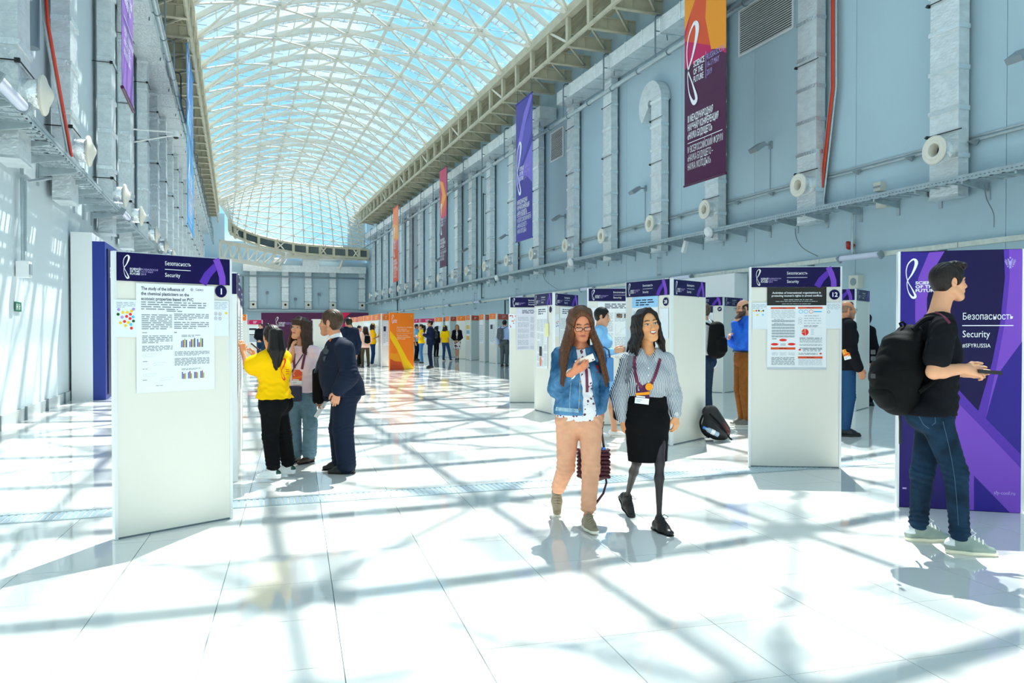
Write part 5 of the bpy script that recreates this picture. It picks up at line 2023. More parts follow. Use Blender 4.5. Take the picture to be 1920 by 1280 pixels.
class Figure:
    """joints in place coordinates; L and R are the person's own left and right"""

    def __init__(s, label, at, h, f, sex='f', skin='#d9a07a', hair='#2a1c14', lod=0, bulk=1.0, lips='#b5564c'):
        s.h, s.k = h, h / 1.72
        s.f = nrm([f[0], f[1], 0])
        s.l = np.cross(UPZ, s.f)
        s.sex, s.lod, s.bulk = sex, lod, bulk
        s.skin, s.hairc, s.lips = lin(skin)[:3], lin(hair)[:3], lin(lips)[:3]
        s.at = np.array([at[0], at[1], 0.0])
        s.root = root('person', tuple(s.at), label, 'person')
        s.vox = VOX[lod]
        s.brow = None
        s.beard = 0
        s.mouth = 'closed'
        s.eyes = 'open'
        s.face_tint = None
        s.curl = {'L': .5, 'R': .5}
        s.handdir = {}
        s.palm = {}
        s.toe = {}
        s.bare = 0

    # --- standard standing pose, then overridden by the caller
    def stand(s, arms=('down', 'down'), lean=0.0, feet=.09, legs=None, turn=0.0, pitch=0.0, tilt=0.0):
        k, f, l = s.k, s.f, s.l
        b = s.at
        P3 = lambda a, c, z: b + l * a * k + f * c * k + UPZ * z * k
        hw = .085
        s.pel = P3(0, 0, .95)
        s.hipL, s.hipR = P3(hw, 0, .91), P3(-hw, 0, .91)
        s.knL, s.knR = P3(feet, .02, .50), P3(-feet, .02, .50)
        s.anL, s.anR = P3(feet, -.03, .098), P3(-feet, -.03, .098)
        if legs:
            for key, v in legs.items():
                setattr(s, key, P3(*v))
        s.ch = P3(0, lean * .5, 1.27)
        s.nk = P3(0, lean * .8 - .01, 1.475)
        sw = .185 if s.sex == 'm' else .16
        s.shL, s.shR = P3(sw, lean * .7 - .01, 1.40), P3(-sw, lean * .7 - .01, 1.40)
        s.hd = P3(0, lean + .015, 1.605)
        A = {'down': ((.06, -.03, -.30), (.055, .04, -.55)), 'crossed': ((.05, .06, -.27), (-.20, .22, -.20)), 'crossed2': ((.05, .05, -.28), (-.18, .19, -.26)),
             'chin': ((.02, .13, -.27), (-.13, .20, -.01)), 'front': ((.05, -.01, -.29), (-.14, .15, -.44)), 'phone': ((.05, .0, -.29), (-.10, .24, -.20)),
             'back': ((.08, -.08, -.28), (-.05, -.14, -.46)), 'hip': ((.16, -.06, -.26), (.0, .06, -.42)), 'bag': ((.07, -.03, -.29), (.02, .2, -.25))}
        for sd, sg, ar in (('L', 1, arms[0]), ('R', -1, arms[1])):
            e, w = A[ar] if isinstance(ar, str) else ar
            sh = getattr(s, 'sh' + sd)
            setattr(s, 'el' + sd, sh + l * e[0] * k * sg + f * e[1] * k + UPZ * e[2] * k)
            setattr(s, 'wr' + sd, sh + l * w[0] * k * sg + f * w[1] * k + UPZ * w[2] * k)
            if ar == 'chin':
                setattr(s, 'wr' + sd, sh + l * -.135 * k * sg + f * .165 * k + UPZ * .0 * k)
                s.handdir[sd] = UPZ * .9 - f * .35
                s.palm[sd] = -f
                s.curl[sd] = .75
        s.look(turn, pitch, tilt)
        return s

    def look(s, turn=0.0, pitch=0.0, tilt=0.0):
        """turn > 0 to the person's left, pitch > 0 down, tilt > 0 towards the left shoulder (degrees)"""
        t, p, q = (math.radians(v) for v in (turn, pitch, tilt))
        hf = s.f * math.cos(t) + s.l * math.sin(t)
        hl = np.cross(UPZ, hf)
        hfp = hf * math.cos(p) - UPZ * math.sin(p)
        hu = np.cross(hfp, hl)
        s.hf = hfp
        s.hu = nrm(hu * math.cos(q) + hl * math.sin(q))
        s.hx = np.cross(s.hf, s.hu)
        s.hs = s.h / 7.4 / HEADS if not hasattr(s, 'hs') else s.hs
        return s

    def H(s, x, y, z):
        return s.hd + (s.hx * x + s.hf * y + s.hu * z) * s.hs

    def hax(s):
        return (s.hx, s.hf, s.hu)

    # --- pieces of the body
    def dims(s):
        k, b = s.k, s.bulk
        if s.sex == 'f':
            d = dict(hip=(.165, .112), waist=(.122, .088), chest=(.142, .102), thigh=.083, knee=.052, calf=.052, ank=.034, ua=.043, elb=.035, wri=.025)
        else:
            d = dict(hip=(.160, .112), waist=(.145, .105), chest=(.172, .118), thigh=.084, knee=.057, calf=.056, ank=.038, ua=.050, elb=.041, wri=.029)
        out = {}
        for a, v in d.items():
            out[a] = tuple(q * k * b for q in v) if isinstance(v, tuple) else v * k * (1 + (b - 1) * .7)
        return out

    def torso(s, S, e=0.0, k=.04, top=True, bust=True, low=True):
        d = s.dims()
        q = s.k
        w = lerp(s.pel, s.ch, .48)
        f = nrm(s.f - UPZ * s.f.dot(nrm(s.ch - s.pel)))
        l = nrm(s.shL - s.shR)
        lh = nrm(s.hipL - s.hipR)
        E = lambda t: (t[0] + e, t[1] + e)
        if low:
            S.econe(s.pel - UPZ * .05 * q, lerp(s.pel, w, .35), E(d['hip']), E((d['hip'][0] * .96, d['hip'][1])), lh, f, k)
            for g in (-1, 1):
                S.ell(s.pel + lh * .07 * q * g - f * .055 * q - UPZ * .03 * q, (.085 * q + e, .085 * q + e, .09 * q + e), (lh, f, UPZ), k)
        S.econe(lerp(s.pel, w, .35), w, E((d['hip'][0] * .93, d['hip'][1])), E(d['waist']), lh, f, k)
        S.econe(w, s.ch, E(d['waist']), E(d['chest']), l, f, k)
        S.econe(s.ch, lerp(s.ch, s.nk, .62), E(d['chest']), E((d['chest'][0] * .86, d['chest'][1] * .72)), l, f, k)
        if top:
            for sh in (s.shL, s.shR):
                S.cone(sh, lerp(s.nk, s.ch, .12), d['ua'] * 1.06 + e, .052 * q + e, .045)
        if bust and s.sex == 'f':
            for g in (-1, 1):
                S.ell(s.ch + f * (d['chest'][1] * .62) + l * .068 * q * g - UPZ * .005, (.062 * q + e, .058 * q + e, .062 * q + e), (l, f, UPZ), .05)
        return S

    def arm(s, S, sd, e=0.0, to=2.0, k=.02, loose=0.0, e2=None):
        d = s.dims()
        sh, el, wr = (getattr(s, n + sd) for n in ('sh', 'el', 'wr'))
        e2 = e if e2 is None else e2
        t1 = min(to, 1.0)
        S.cone(sh, lerp(sh, el, t1), d['ua'] + e, lerp(d['ua'], d['elb'], t1) + e + loose * t1, k)
        if to > 1:
            t2 = to - 1
            m = lerp(el, wr, .3 if t2 > .3 else t2)
            S.cone(el, m, d['elb'] + e + loose, d['elb'] * 1.02 + lerp(e, e2, .3) + loose, k)
            if t2 > .3:
                S.cone(m, lerp(el, wr, t2), d['elb'] * 1.02 + lerp(e, e2, .3) + loose, lerp(d['elb'], d['wri'], t2) + e2 + loose * .5, k)
        return S

    def leg(s, S, sd, e=0.0, to=2.0, k=.025, e2=None, flare=0.0):
        d = s.dims()
        hp, kn, an = (getattr(s, n + sd) for n in ('hip', 'kn', 'an'))
        e2 = e if e2 is None else e2
        t1 = min(to, 1.0)
        S.cone(hp, lerp(hp, kn, t1), d['thigh'] + e, lerp(d['thigh'], d['knee'], t1) + lerp(e, e2, t1 * .5), k)
        if to > 1:
            t2 = to - 1
            ek = lerp(e, e2, .5)
            m = lerp(kn, an, .28)
            if e2 <= .012:
                bk = -s.f * .012 * s.k
                S.cone(kn, m + bk, d['knee'] + ek, d['calf'] + lerp(ek, e2, .3), k)
                S.cone(m + bk, lerp(kn, an, t2), d['calf'] + lerp(ek, e2, .3), lerp(d['calf'], d['ank'], max(0, (t2 - .28) / .72)) + e2, k)
            else:
                S.cone(kn, lerp(kn, an, t2), d['knee'] + ek, lerp(d['knee'], d['ank'], t2) + e2 + flare, k)
        return S

    def hand(s, S, sd):
        wr, el = getattr(s, 'wr' + sd), getattr(s, 'el' + sd)
        dr = nrm(s.handdir.get(sd, wr - el))
        pn = s.palm.get(sd)
        if pn is None:
            pn = s.l * (-1 if sd == 'L' else 1)
        pn = nrm(np.asarray(pn) - dr * np.dot(pn, dr))
        # thumb side: for the left hand dr x palm-normal ... points towards the thumb
        th = np.cross(pn, dr) * (1 if sd == 'L' else -1)
        q = s.k * (.93 if s.sex == 'f' else 1.0)
        fat = 1.0 if s.lod == 0 else 1.15
        c = s.curl[sd]
        S.cone(wr - dr * .03 * q, wr + dr * .03 * q, .024 * q, .030 * q, .012, flat=(pn, .72))
        for g in (-.026, -.009, .009, .026):
            S.cone(wr + dr * .022 * q + th * g * .7 * q, wr + dr * .088 * q + th * g * q, .0155 * q, .0125 * q, .012)
        lens = (.062, .078, .084, .072)
        for i, g in enumerate((-.030, -.010, .010, .030)):
            b = wr + dr * (.088 + (.004 if i in (1, 2) else -.004)) * q + th * g * q
            a = c * .55
            d1 = nrm(dr * math.cos(a) + pn * math.sin(a) + th * g * 2.0 * (1 - c))
            L = lens[i] * q
            p1 = b + d1 * L * .46
            a2 = c * 1.5
            d2 = nrm(dr * math.cos(a2) + pn * math.sin(a2))
            p2 = p1 + d2 * L * .32
            a3 = c * 2.2
            d3 = nrm(dr * math.cos(a3) + pn * math.sin(a3))
            p3 = p2 + d3 * L * .24
            S.chain([b, p1, p2, p3], [.0098 * q * fat, .0088 * q * fat, .0080 * q * fat, .0066 * q * fat], .005)
        b = wr + dr * .03 * q + th * .026 * q
        d1 = nrm(dr * .72 + th * .62 + pn * .35)
        p1 = b + d1 * .045 * q
        d2 = nrm(dr * .9 + th * (.3 - .5 * c) + pn * (.25 + .5 * c))
        p2 = p1 + d2 * .033 * q
        p3 = p2 + nrm(d2 + pn * .2) * .022 * q
        S.chain([b, p1, p2, p3], [.0155 * q, .0115 * q, .0098 * q * fat, .0078 * q * fat], .008)
        return S

    def head(s, S, neck=True):
        H, ax, z = s.H, s.hax(), s.hs
        f = s.sex == 'f'
        sc = lambda *r: tuple(v * z for v in r)
        S.ell(H(0, -.014, .034), sc(.074, .094, .083), ax, .02)
        S.ell(H(0, .026, -.02), sc(.062, .064, .092), ax, .02 * z)
        S.cone(H(-.017, .060, -.097), H(.017, .060, -.097), .023 * z, .023 * z, .02)
        jw = .046 if f else .053
        for g in (-1, 1):
            S.cone(H(jw * g, .0, -.055), H(.014 * g, .062, -.101), .026 * z, .018 * z, .03)
            S.ell(H(.041 * g, .056, -.022), sc(.023, .024, .022), ax, .02)
            S.ell(H(.031 * g, .094, .004), sc(.017, .014, .012), ax, .012, 's')
            S.ell(H(.031 * g, .0735, .004), sc(.0165, .0145, .0125), ax, .006)
            S.ell(H(.009 * g, .099, -.034), sc(.009, .010, .0075), ax, .008)
            S.ell(H(.077 * g, -.004, -.002), sc(.009, .020, .031), ax, .008)
            S.ell(H(.084 * g, .000, .003), sc(.006, .010, .017), ax, .004, 's')
            S.ell(H(.031 * g, .080, .0245), sc(.021, .008, .0065), ax, .012)
        S.cone(H(0, .086, .010), H(0, .1065, -.030), .0075 * z, .0112 * z, .014)
        S.ell(H(0, .075, -.058), sc(.03, .022, .022), ax, .02)
        if s.mouth == 'open':
            S.cone(H(-.019, .089, -.0515), H(.019, .089, -.0515), .0052 * z, .0052 * z, .006)
            S.cone(H(-.017, .088, -.0715), H(.017, .088, -.0715), .0062 * z, .0062 * z, .006)
        else:
            S.cone(H(-.018, .089, -.0565), H(.018, .089, -.0565), .0052 * z, .0052 * z, .006)
            S.cone(H(-.016, .0885, -.066), H(.016, .0885, -.066), .0062 * z, .0062 * z, .006)
        if neck:
            r = (.047 if f else .052) * s.k
            S.cone(H(0, -.028, -.045), lerp(s.nk, s.ch, .05) - s.f * .008 * s.k, r, r * 1.08, .025)
            S.cone(H(0, -.012, -.08), s.nk + s.f * .015 * s.k, r * .65, r * .6, .02)
        return S

    def face_color(s, pts):
        q = (pts - s.hd.astype(np.float32)) / s.hs
        x, y, z = q @ s.hx, q @ s.hf, q @ s.hu
        n = len(pts)
        c = np.tile(np.array(s.skin, float), (n, 1))
        near = (np.abs(x) < .12) & (y > -.12) & (z > -.2) & (z < .15)
        fr = near & (y > .045)
        ax_ = np.abs(x)

        def put(mk, col, a=1.0):
            c[mk] = c[mk] * (1 - a) + np.array(col) * a
        red = np.array(s.skin) * np.array([1.0, .72, .66])
        put(fr & (((ax_ - .042) / .024) ** 2 + ((z + .028) / .022) ** 2 < 1), red, .30)
        put(fr & (ax_ < .012) & (z < -.022) & (z > -.042), red, .25)
        if s.beard:
            put(near & (y > -.015) & (z < -.036) & ((z < -.074) | (ax_ > .026) | (z > -.05)) & (y > .0 + (z + .036) * -.25) & (z > -.135), s.hairc, s.beard)
            put(near & (y > .0) & (ax_ > .058) & (z < .01) & (y < .05), s.hairc, s.beard * .8)
        if s.mouth == 'open':
            put(fr & ((x / .0255) ** 2 + ((z + .0615 - 3.0 * x * x * 3) / .0155) ** 2 < 1), s.lips)
            put(fr & ((x / .0205) ** 2 + ((z + .0605 - 3.0 * x * x * 3) / .0085) ** 2 < 1), (.10, .03, .03))
            put(fr & ((x / .0195) ** 2 + ((z + .0580 - 3.0 * x * x * 3) / .0055) ** 2 < 1), (.85, .82, .78))
        else:
            put(fr & ((x / .0235) ** 2 + ((z + .0612 - x * x * 5) / .0105) ** 2 < 1), s.lips)
            put(fr & ((x / .0225) ** 2 + ((z + .0612 - x * x * 5) / .0017) ** 2 < 1), np.array(s.lips) * .45)
        bc = s.hairc if s.brow is None else lin(s.brow)[:3]
        zb = .0275 + .004 * np.sin((ax_ - .012) / .034 * math.pi)
        put(fr & (ax_ > .011) & (ax_ < .048) & (np.abs(z - zb) < .0042), bc, .9)
        ex, ez = ax_ - .031, z - .0035
        if s.eyes == 'open':
            put(fr & ((ex / .0150) ** 2 + (ez / .0072) ** 2 < 1), (.62, .58, .55))
            put(fr & (ex ** 2 + ez ** 2 < .0064 ** 2), (.06, .035, .02))
            put(fr & (np.abs(ex) < .0165) & (np.abs(ez - .0066 + (ex / .0165) ** 2 * .004) < .0026), (.03, .02, .015))
            put(fr & (np.abs(ex) < .014) & (np.abs(ez + .0072 - (ex / .015) ** 2 * .004) < .0014), (.12, .07, .05), .6)
        else:
            put(fr & (np.abs(ex) < .0165) & (np.abs(ez + .0035 - (ex / .0165) ** 2 * .004) < .0026), (.03, .02, .015))
            put(fr & (np.abs(ex) < .015) & (np.abs(ez - .006) < .0015), np.array(s.skin) * .5, .5)
        return c

    def body(s, hands='LR', le=-.016, ae=0.0, te=-.012, tights=None, feet=True):
        """one continuous skin surface; head and hands in finer steps of the same surface"""
        S = Sdf()
        s.torso(S, te)
        for sd in 'LR':
            s.arm(S, sd, ae, e2=0.0)
            s.leg(S, sd, le, e2=le)
            t = s.toe_dir(sd)
            an = getattr(s, 'an' + sd)
            if feet:
                S.chain([an, an + t * .045 * s.k - s.sole_up(sd) * .045 * s.k, an + t * .15 * s.k - s.sole_up(sd) * .073 * s.k], [.032 * s.k, .026 * s.k, .016 * s.k], .02)
                S.cone(an, an - t * .030 * s.k - s.sole_up(sd) * .05 * s.k, .030 * s.k, .022 * s.k, .02)
        s.head(S)
        for sd in hands:
            s.hand(S, sd)
        vb, vh, vd = s.vox[:3]
        parts = []
        cut = s.nk[2] - .01
        parts.append(S.arrays(vb, hi=np.array([1e3, 1e3, cut + vb * 2])))
        parts.append(s._headgrid(S, vh, cut))
        for sd in hands:
                wr = getattr(s, 'wr' + sd)
                dr = nrm(s.handdir.get(sd, wr - getattr(s, 'el' + sd)))
                c = wr + dr * .085 * s.k
                T = Sdf()
                s.hand(T, sd)
                T.cone(lerp(getattr(s, 'el' + sd), wr, .8), wr, s.dims()['wri'] * 1.1, s.dims()['wri'], .012)
                parts.append(T.arrays(vd))
        arr = join(parts)

        def colr(p):
            c = s.face_color(p)
            if tights is not None:
                m = p[:, 2] < s.pel[2]
                for sd in 'LR':
                    m &= np.linalg.norm(p - getattr(s, 'wr' + sd).astype(np.float32), axis=1) > .22 * s.k
                c[m] = np.array(lin(tights)[:3])
            return c
        me = to_mesh('body', arr, M_SKIN, s.at, colr)
        return link('body', me, s.root)

    def _headgrid(s, S, vh, cut):
        r = .17 * s.hs
        lo = np.array([s.hd[0] - r, s.hd[1] - r, cut])
        hi = np.array([s.hd[0] + r, s.hd[1] + r, s.hd[2] + r])
        T = Sdf()
        s.head(T)
        for sh in (s.shL, s.shR):
            T.cone(sh, lerp(s.nk, s.ch, .12), s.dims()['ua'] * 1.06, .052 * s.k, .045)
        return T.arrays(vh, lo, hi)

    def toe_dir(s, sd):
        t = s.toe.get(sd)
        return nrm(s.f if t is None else t)

    def sole_up(s, sd):
        t = s.toe_dir(sd)
        sidev = np.cross(UPZ, t)
        return nrm(np.cross(t, sidev))

    # --- clothing
    def put(s, name, S, m, vox=None, col=None, label=None):
        me = to_mesh(name, S.arrays(vox or s.vox[3]), m, s.at, col)
        o = link(name, me, s.root)
        if label:
            o['label'] = label
        return o

    def top(s, e=.012, sleeve=2.0, hem=-.10, neck=.07, loose=0.0, vneck=0.0, cut=None, extra=None, k=.035, folds=True, e2=None, high=0.0):
        """shirt or jacket volume: hem = metres below (-) or above the pelvis joint where it ends"""
        S = Sdf()
        q = s.k
        s.torso(S, e, k)
        if hem < -.06:
            d = s.dims()
            S.econe(s.pel, s.pel + UPZ * (hem - .05), (d['hip'][0] + e, d['hip'][1] + e), (d['hip'][0] * 1.02 + e, d['hip'][1] * 1.04 + e), nrm(s.hipL - s.hipR), s.f, .03)
        if extra:
            extra(S)
        # neck opening
        S.cone(s.nk + UPZ * (.012 + high), s.nk + UPZ * .3, neck * q, .14 * q, .006, 's')
        if vneck:
            S.cone(s.nk + s.f * .075 * q + UPZ * .05, s.nk + s.f * .12 * q - UPZ * vneck, .06 * q, .008, .008, 's')
        if cut:
            cut(S)
        S.halfnow(s.pel + UPZ * hem, -UPZ)
        for sd in 'LR':
            if sleeve > 0:
                s.arm(S, sd, e + .004, sleeve, .03, loose, e2)
        if folds:
            rng = random.Random(int(abs(s.at[0] * 1000)))
            for i in range(7):
                c = lerp(s.pel, s.ch, rng.uniform(.0, .9)) + s.l * rng.uniform(-.13, .13) * q + s.f * rng.uniform(-.1, .1) * q
                S.wave(c, .13 * q, nrm([rng.uniform(-.6, .6), rng.uniform(-.6, .6), 1]), rng.uniform(.05, .09), .0045, rng.uniform(0, 6))
            for sd in 'LR':
                if sleeve > 1:
                    S.wave(getattr(s, 'el' + sd), .10 * q, getattr(s, 'wr' + sd) - getattr(s, 'sh' + sd), .035, .0055, 1.0)
                S.wave(getattr(s, 'sh' + sd), .12 * q, nrm(s.l + UPZ), .06, .004, 2.0)
        return S

    def legs(s, e=.012, e2=.018, to=2.0, waist=.08, flare=0.0, folds=True, k=.03, low=True):
        S = Sdf()
        d = s.dims()
        lh = nrm(s.hipL - s.hipR)
        S.econe(s.pel - UPZ * .04 * s.k, s.pel + UPZ * (waist + .04), (d['hip'][0] + e, d['hip'][1] + e), (d['hip'][0] * .9 + e, d['hip'][1] * .95 + e), lh, s.f, k)
        for g in (-1, 1):
            S.ell(s.pel + lh * .07 * s.k * g - s.f * .055 * s.k - UPZ * .03 * s.k, (.085 * s.k + e, .085 * s.k + e, .09 * s.k + e), (lh, s.f, UPZ), k)
        for sd in 'LR':
            s.leg(S, sd, e, to, .02, e2, flare)
            if folds:
                kn, an, hp = (getattr(s, n + sd) for n in ('kn', 'an', 'hip'))
                S.wave(kn, .11 * s.k, UPZ + s.f * .3, .04, .005, .5)
                S.wave(an + (kn - an) * .12, .10 * s.k, UPZ, .035, .006, 2)
                S.wave(hp, .12 * s.k, nrm(UPZ + s.l * .6 * (1 if sd == 'L' else -1)), .05, .005, 1)
        S.half(s.pel + UPZ * waist, UPZ)
        return S

    def skirt(s, e=.012, length=.45, waist=.14, hemw=1.0, k=.03):
        S = Sdf()
        d = s.dims()
        lh = nrm(s.hipL - s.hipR)
        w = s.pel + UPZ * waist
        kn = (s.knL + s.knR) / 2
        hem = np.array([lerp(s.pel, kn, length / .45)[0], lerp(s.pel, kn, length / .45)[1], s.pel[2] - length * s.k])
        S.econe(w, s.pel - UPZ * .03, (d['waist'][0] * 1.04 + e, d['waist'][1] * 1.05 + e), (d['hip'][0] + e, d['hip'][1] + .015 + e), lh, s.f, k)
        for g in (-1, 1):
            S.ell(s.pel + lh * .07 * s.k * g - s.f * .05 * s.k - UPZ * .04 * s.k, (.085 * s.k + e, .085 * s.k + e, .09 * s.k + e), (lh, s.f, UPZ), k)
        S.econe(s.pel - UPZ * .03, hem - UPZ * .06, (d['hip'][0] + e, d['hip'][1] + .015 + e), ((d['hip'][0] * .86 + e) * hemw, (d['hip'][1] * .95 + e) * hemw), lh, s.f, k)
        S.half(hem, -UPZ)
        S.half(w, UPZ)
        S.wave(s.pel, .2, UPZ + s.l * .4, .07, .004, 0)
        return S

    def shoe(s, sd, upper, sole='#e9e6dc', style='sneaker', trim=None, lace=None, rise=0.0):
        q = s.k * (.93 if s.sex == 'f' else 1.0)
        an = getattr(s, 'an' + sd)
        t, u = s.toe_dir(sd), s.sole_up(sd)
        w = np.cross(u, t)
        S = Sdf()
        A = lambda a, b, c=0: an + (t * a + u * b + w * c) * q
        base = -.098
        low = style in ('pump', 'flat')
        hgt = .062 if style == 'sneaker' else .05
        S.econe(A(-.048, base + .045), A(.06, base + .04), (.036 * q, .045 * q), (.042 * q, .040 * q), w, u, .02)
        S.econe(A(.06, base + .038), A(.165, base + .026), (.045 * q, .036 * q), (.034 * q, .024 * q), w, u, .03)
        if not low:
            S.cone(A(-.02, base + .06), A(.012, base + .10), .040 * q, .036 * q, .02)
            S.cone(A(.02, base + .088), A(.11, base + .05), .034 * q, .03 * q, .02)
            S.cone(A(.0, base + .105), A(-.01, base + .2), .030 * q, .034 * q, .006, 's')
        else:
            S.ell(A(.035, base + .085), (.03 * q, .075 * q, .035 * q), (w, t, u), .008, 's')
        S.half(A(0, base + .004), -u)
        cu, cs, ct = lin(upper)[:3], lin(sole)[:3], lin(trim or upper)[:3]

        def colr(p):
            r = (p - an.astype(np.float32)) / q
            a, b = r @ t, r @ u
            c = np.tile(np.array(cu, float), (len(p), 1))
            if trim:
                c[(a < -.035) & (b > base + .05)] = ct
            c[b < base + (.022 if style == 'sneaker' else .010)] = cs
            return c
        o = s.put('shoe', S, M_SHOEC, s.vox[4] if s.lod else .0055, colr)
        # sole slab
        T = Sdf()
        T.econe(A(-.05, base + .014), A(.06, base + .014), (.040 * q, .03 * q), (.046 * q, .03 * q), w, u, .02)
        T.econe(A(.06, base + .014), A(.172, base + .017), (.048 * q, .03 * q), (.036 * q, .026 * q), w, u, .03)
        T.half(A(0, base), -u)
        T.half(A(0, base + (.024 if style == 'sneaker' else .010)), u)
        sl = to_mesh('sole', T.arrays(s.vox[4] if s.lod else .0055), M_SHOEC, s.at, lambda p: np.tile(np.array(cs, float), (len(p), 1)))
        link('sole', sl, o)
        if style in ('pump', 'oxford'):
            hb = MB().obox(A(-.055, base - .0 + .012), t * .028 * q, w * .03 * q, u * .014 * q)
            hb.build('heel', mat('heel_' + sole.strip('#'), sole, .4), o, at=s.at)
        if lace and s.lod == 0:
            b = MB()
            for i in range(5):
                a = .03 + i * .021
                z = base + .128 - i * .0105
                b.tube([A(a, z - .016, -.027), A(a + .006, z + .002, 0), A(a, z - .016, .027)], .0034 * q, 5)
            for g in (-1, 1):
                b.tube([A(.03, base + .130), A(.045, base + .150, .02 * g), A(.075, base + .135, .040 * g), A(.05, base + .112, .034 * g), A(.03, base + .128)], .003 * q, 5)
            b.build('laces', mat('lace_' + lace.strip('#'), lace, .6), o, True, at=s.at)
        return o

    # --- hair
    def hair_cap(s, S, thick=.010, line=(.062, .052), slope=(.78, .62), low=-.06):
        z = s.hs
        S.ell(s.H(0, -.016, .036), tuple((v + thick) * z for v in (.075, .096, .085)), s.hax(), .015)
        return S

    def hairmat(s, nm):
        key = 'hair_' + nm
        if key in MATS:
            return MATS[key]
        c = s.hairc
        m = mat(key, '#ffffff', .42, spec=.3)
        n, l = m.node_tree.nodes, m.node_tree.links
        b = n['Principled BSDF']
        tc = n.new('ShaderNodeTexCoord')
        mp = n.new('ShaderNodeMapping')
        mp.inputs['Scale'].default_value = (170, 170, 9)
        no = n.new('ShaderNodeTexNoise')
        no.inputs['Scale'].default_value = 1.0
        no.inputs['Detail'].default_value = 3
        r = n.new('ShaderNodeValToRGB')
        r.color_ramp.elements[0].position = .35
        r.color_ramp.elements[0].color = tuple(v * .5 for v in c) + (1,)
        r.color_ramp.elements[1].position = .7
        r.color_ramp.elements[1].color = tuple(min(v * 1.6, 1) for v in c) + (1,)
        bp = n.new('ShaderNodeBump')
        bp.inputs['Strength'].default_value = .5
        bp.inputs['Distance'].default_value = .004
        l.new(tc.outputs['Object'], mp.inputs['Vector'])
        l.new(mp.outputs['Vector'], no.inputs['Vector'])
        l.new(no.outputs['Fac'], r.inputs['Fac'])
        l.new(r.outputs['Color'], b.inputs['Base Color'])
        l.new(no.outputs['Fac'], bp.inputs['Height'])
        l.new(bp.outputs['Normal'], b.inputs['Normal'])
        return m

    def short_hair(s, nm, fringe=.0, thick=.012, recede=0.0):
        S = Sdf()
        z = s.hs
        H = s.H
        s.hair_cap(S, thick)
        S.ell(H(0, -.045, .0), (.078 * z, .062 * z, .085 * z), s.hax(), .02)
        if fringe:
            for i in range(9):
                x = -.052 + .013 * i
                S.chain([H(x * .8, .03, .118), H(x, .075, .104 + .006 * math.sin(i * 2)), H(x * 1.05, .098 - abs(x) * .5, .088 + .008 * math.sin(i * 2.3))], [.02 * z, .017 * z, .007 * z], .01)
        for g in (-1, 1):
            S.ell(H(.068 * g, .018, .022), (.014 * z, .032 * z, .042 * z), s.hax(), .015)
        # clear the face, the ears and the nape
        S.ell(H(0, .098, -.025 - recede * .0), (.083 * z, .070 * z, (.105 + recede) * z), s.hax(), .008, 's')
        for g in (-1, 1):
            S.ell(H(.085 * g, .0, -.012), (.026 * z, .024 * z, .040 * z), s.hax(), .006, 's')
        S.half(H(0, 0, -.082), -s.hu * .9 - s.hf * .25)
        rng = random.Random(3)
        for i in range(10):
            S.wave(H(rng.uniform(-.07, .07), rng.uniform(-.1, .08), rng.uniform(.04, .13)), .05 * z, s.hx + s.hf * rng.uniform(-.4, .4), .018 * z, .0025 * z, rng.uniform(0, 6))
        return s.put('hair', S, s.hairmat(nm), s.vox[1] * 1.05)

    def long_hair(s, nm, length=.30, front=.0, part=0.0, bangs=False, back=True, width=1.0, n=6, spread=1.0, rk=1.0, tips=.0, pony=False, fclear=.066, strands=26):
        """locks from the parting over the sides of the head, then hanging straight down"""
        S = Sdf()
        z = s.hs
        H = s.H
        s.hair_cap(S, .011)
        rng = random.Random(11)
        fw = s.hf - UPZ * s.hf[2]
        fw = nrm(fw)
        hx = nrm(s.hx - UPZ * s.hx[2])
        if not pony:
            for g in (-1, 1):
                for i in range(n):
                    y = -.085 + .125 * i / (n - 1)
                    sx = .080 - .016 * (i / (n - 1)) ** 2
                    p0 = H(part * .02 + g * .010, y * .8 + .012, .123 - .02 * abs(y) * 5)
                    p1 = H(g * (sx - .012), y + .006, .075)
                    p2 = H(g * (sx + .006), y, .0)
                    p3 = H(g * (sx + .010), y - .004, -.07)
                    L = length * (1 + rng.uniform(-.08, .05)) - (.03 if i < 2 else 0)
                    q = p3 + (-UPZ * .45 * L + hx * g * .022 * spread + fw * front * .4)
                    e = p3 + (-UPZ * L + hx * g * (.035 * spread + rng.uniform(-.012, .012)) + fw * (front * (.5 + .5 * i / (n - 1)) + tips))
                    r = .021 * z * rk
                    S.chain([p0, p1, p2, p3, q, e], [r * .8, r, r * 1.02, r, r * .95, r * .42], .012)
            if back:
                for i in range(5):
                    x = -.06 + .03 * i
                    p0 = H(x * .5, -.05, .11)
                    p1 = H(x, -.108, .02)
                    p2 = H(x * 1.05, -.105, -.08)
                    L = length * (1 + rng.uniform(-.05, .05))
                    S.chain([p0, p1, p2, p2 - UPZ * L * .5, p2 - UPZ * L + hx * x * .2], [.022 * z, .024 * z, .026 * z, .024 * z, .011 * z], .015)
        else:
            b = H(0, -.112, .045)
            S.ell(H(0, -.06, -.005), (.076 * z, .05 * z, .07 * z), s.hax(), .02)
            S.ell(b, (.026 * z, .026 * z, .026 * z), s.hax(), .01)
            for i in range(7):
                a = i / 7 * 2 * math.pi
                o_ = (hx * math.cos(a) * .022 * z + fw * math.sin(a) * .018 * z) * rk
                p1 = b - fw * .045 + o_ + UPZ * .0
                p2 = b - fw * .055 + o_ * 1.5 - UPZ * length * .5
                p3 = b - fw * .035 + o_ * .8 - UPZ * length * (1 + .06 * math.sin(i * 3))
                S.chain([b, p1, p2, p3], [.022 * z * rk, .024 * z * rk, .026 * z * rk, .010 * z * rk], .012)
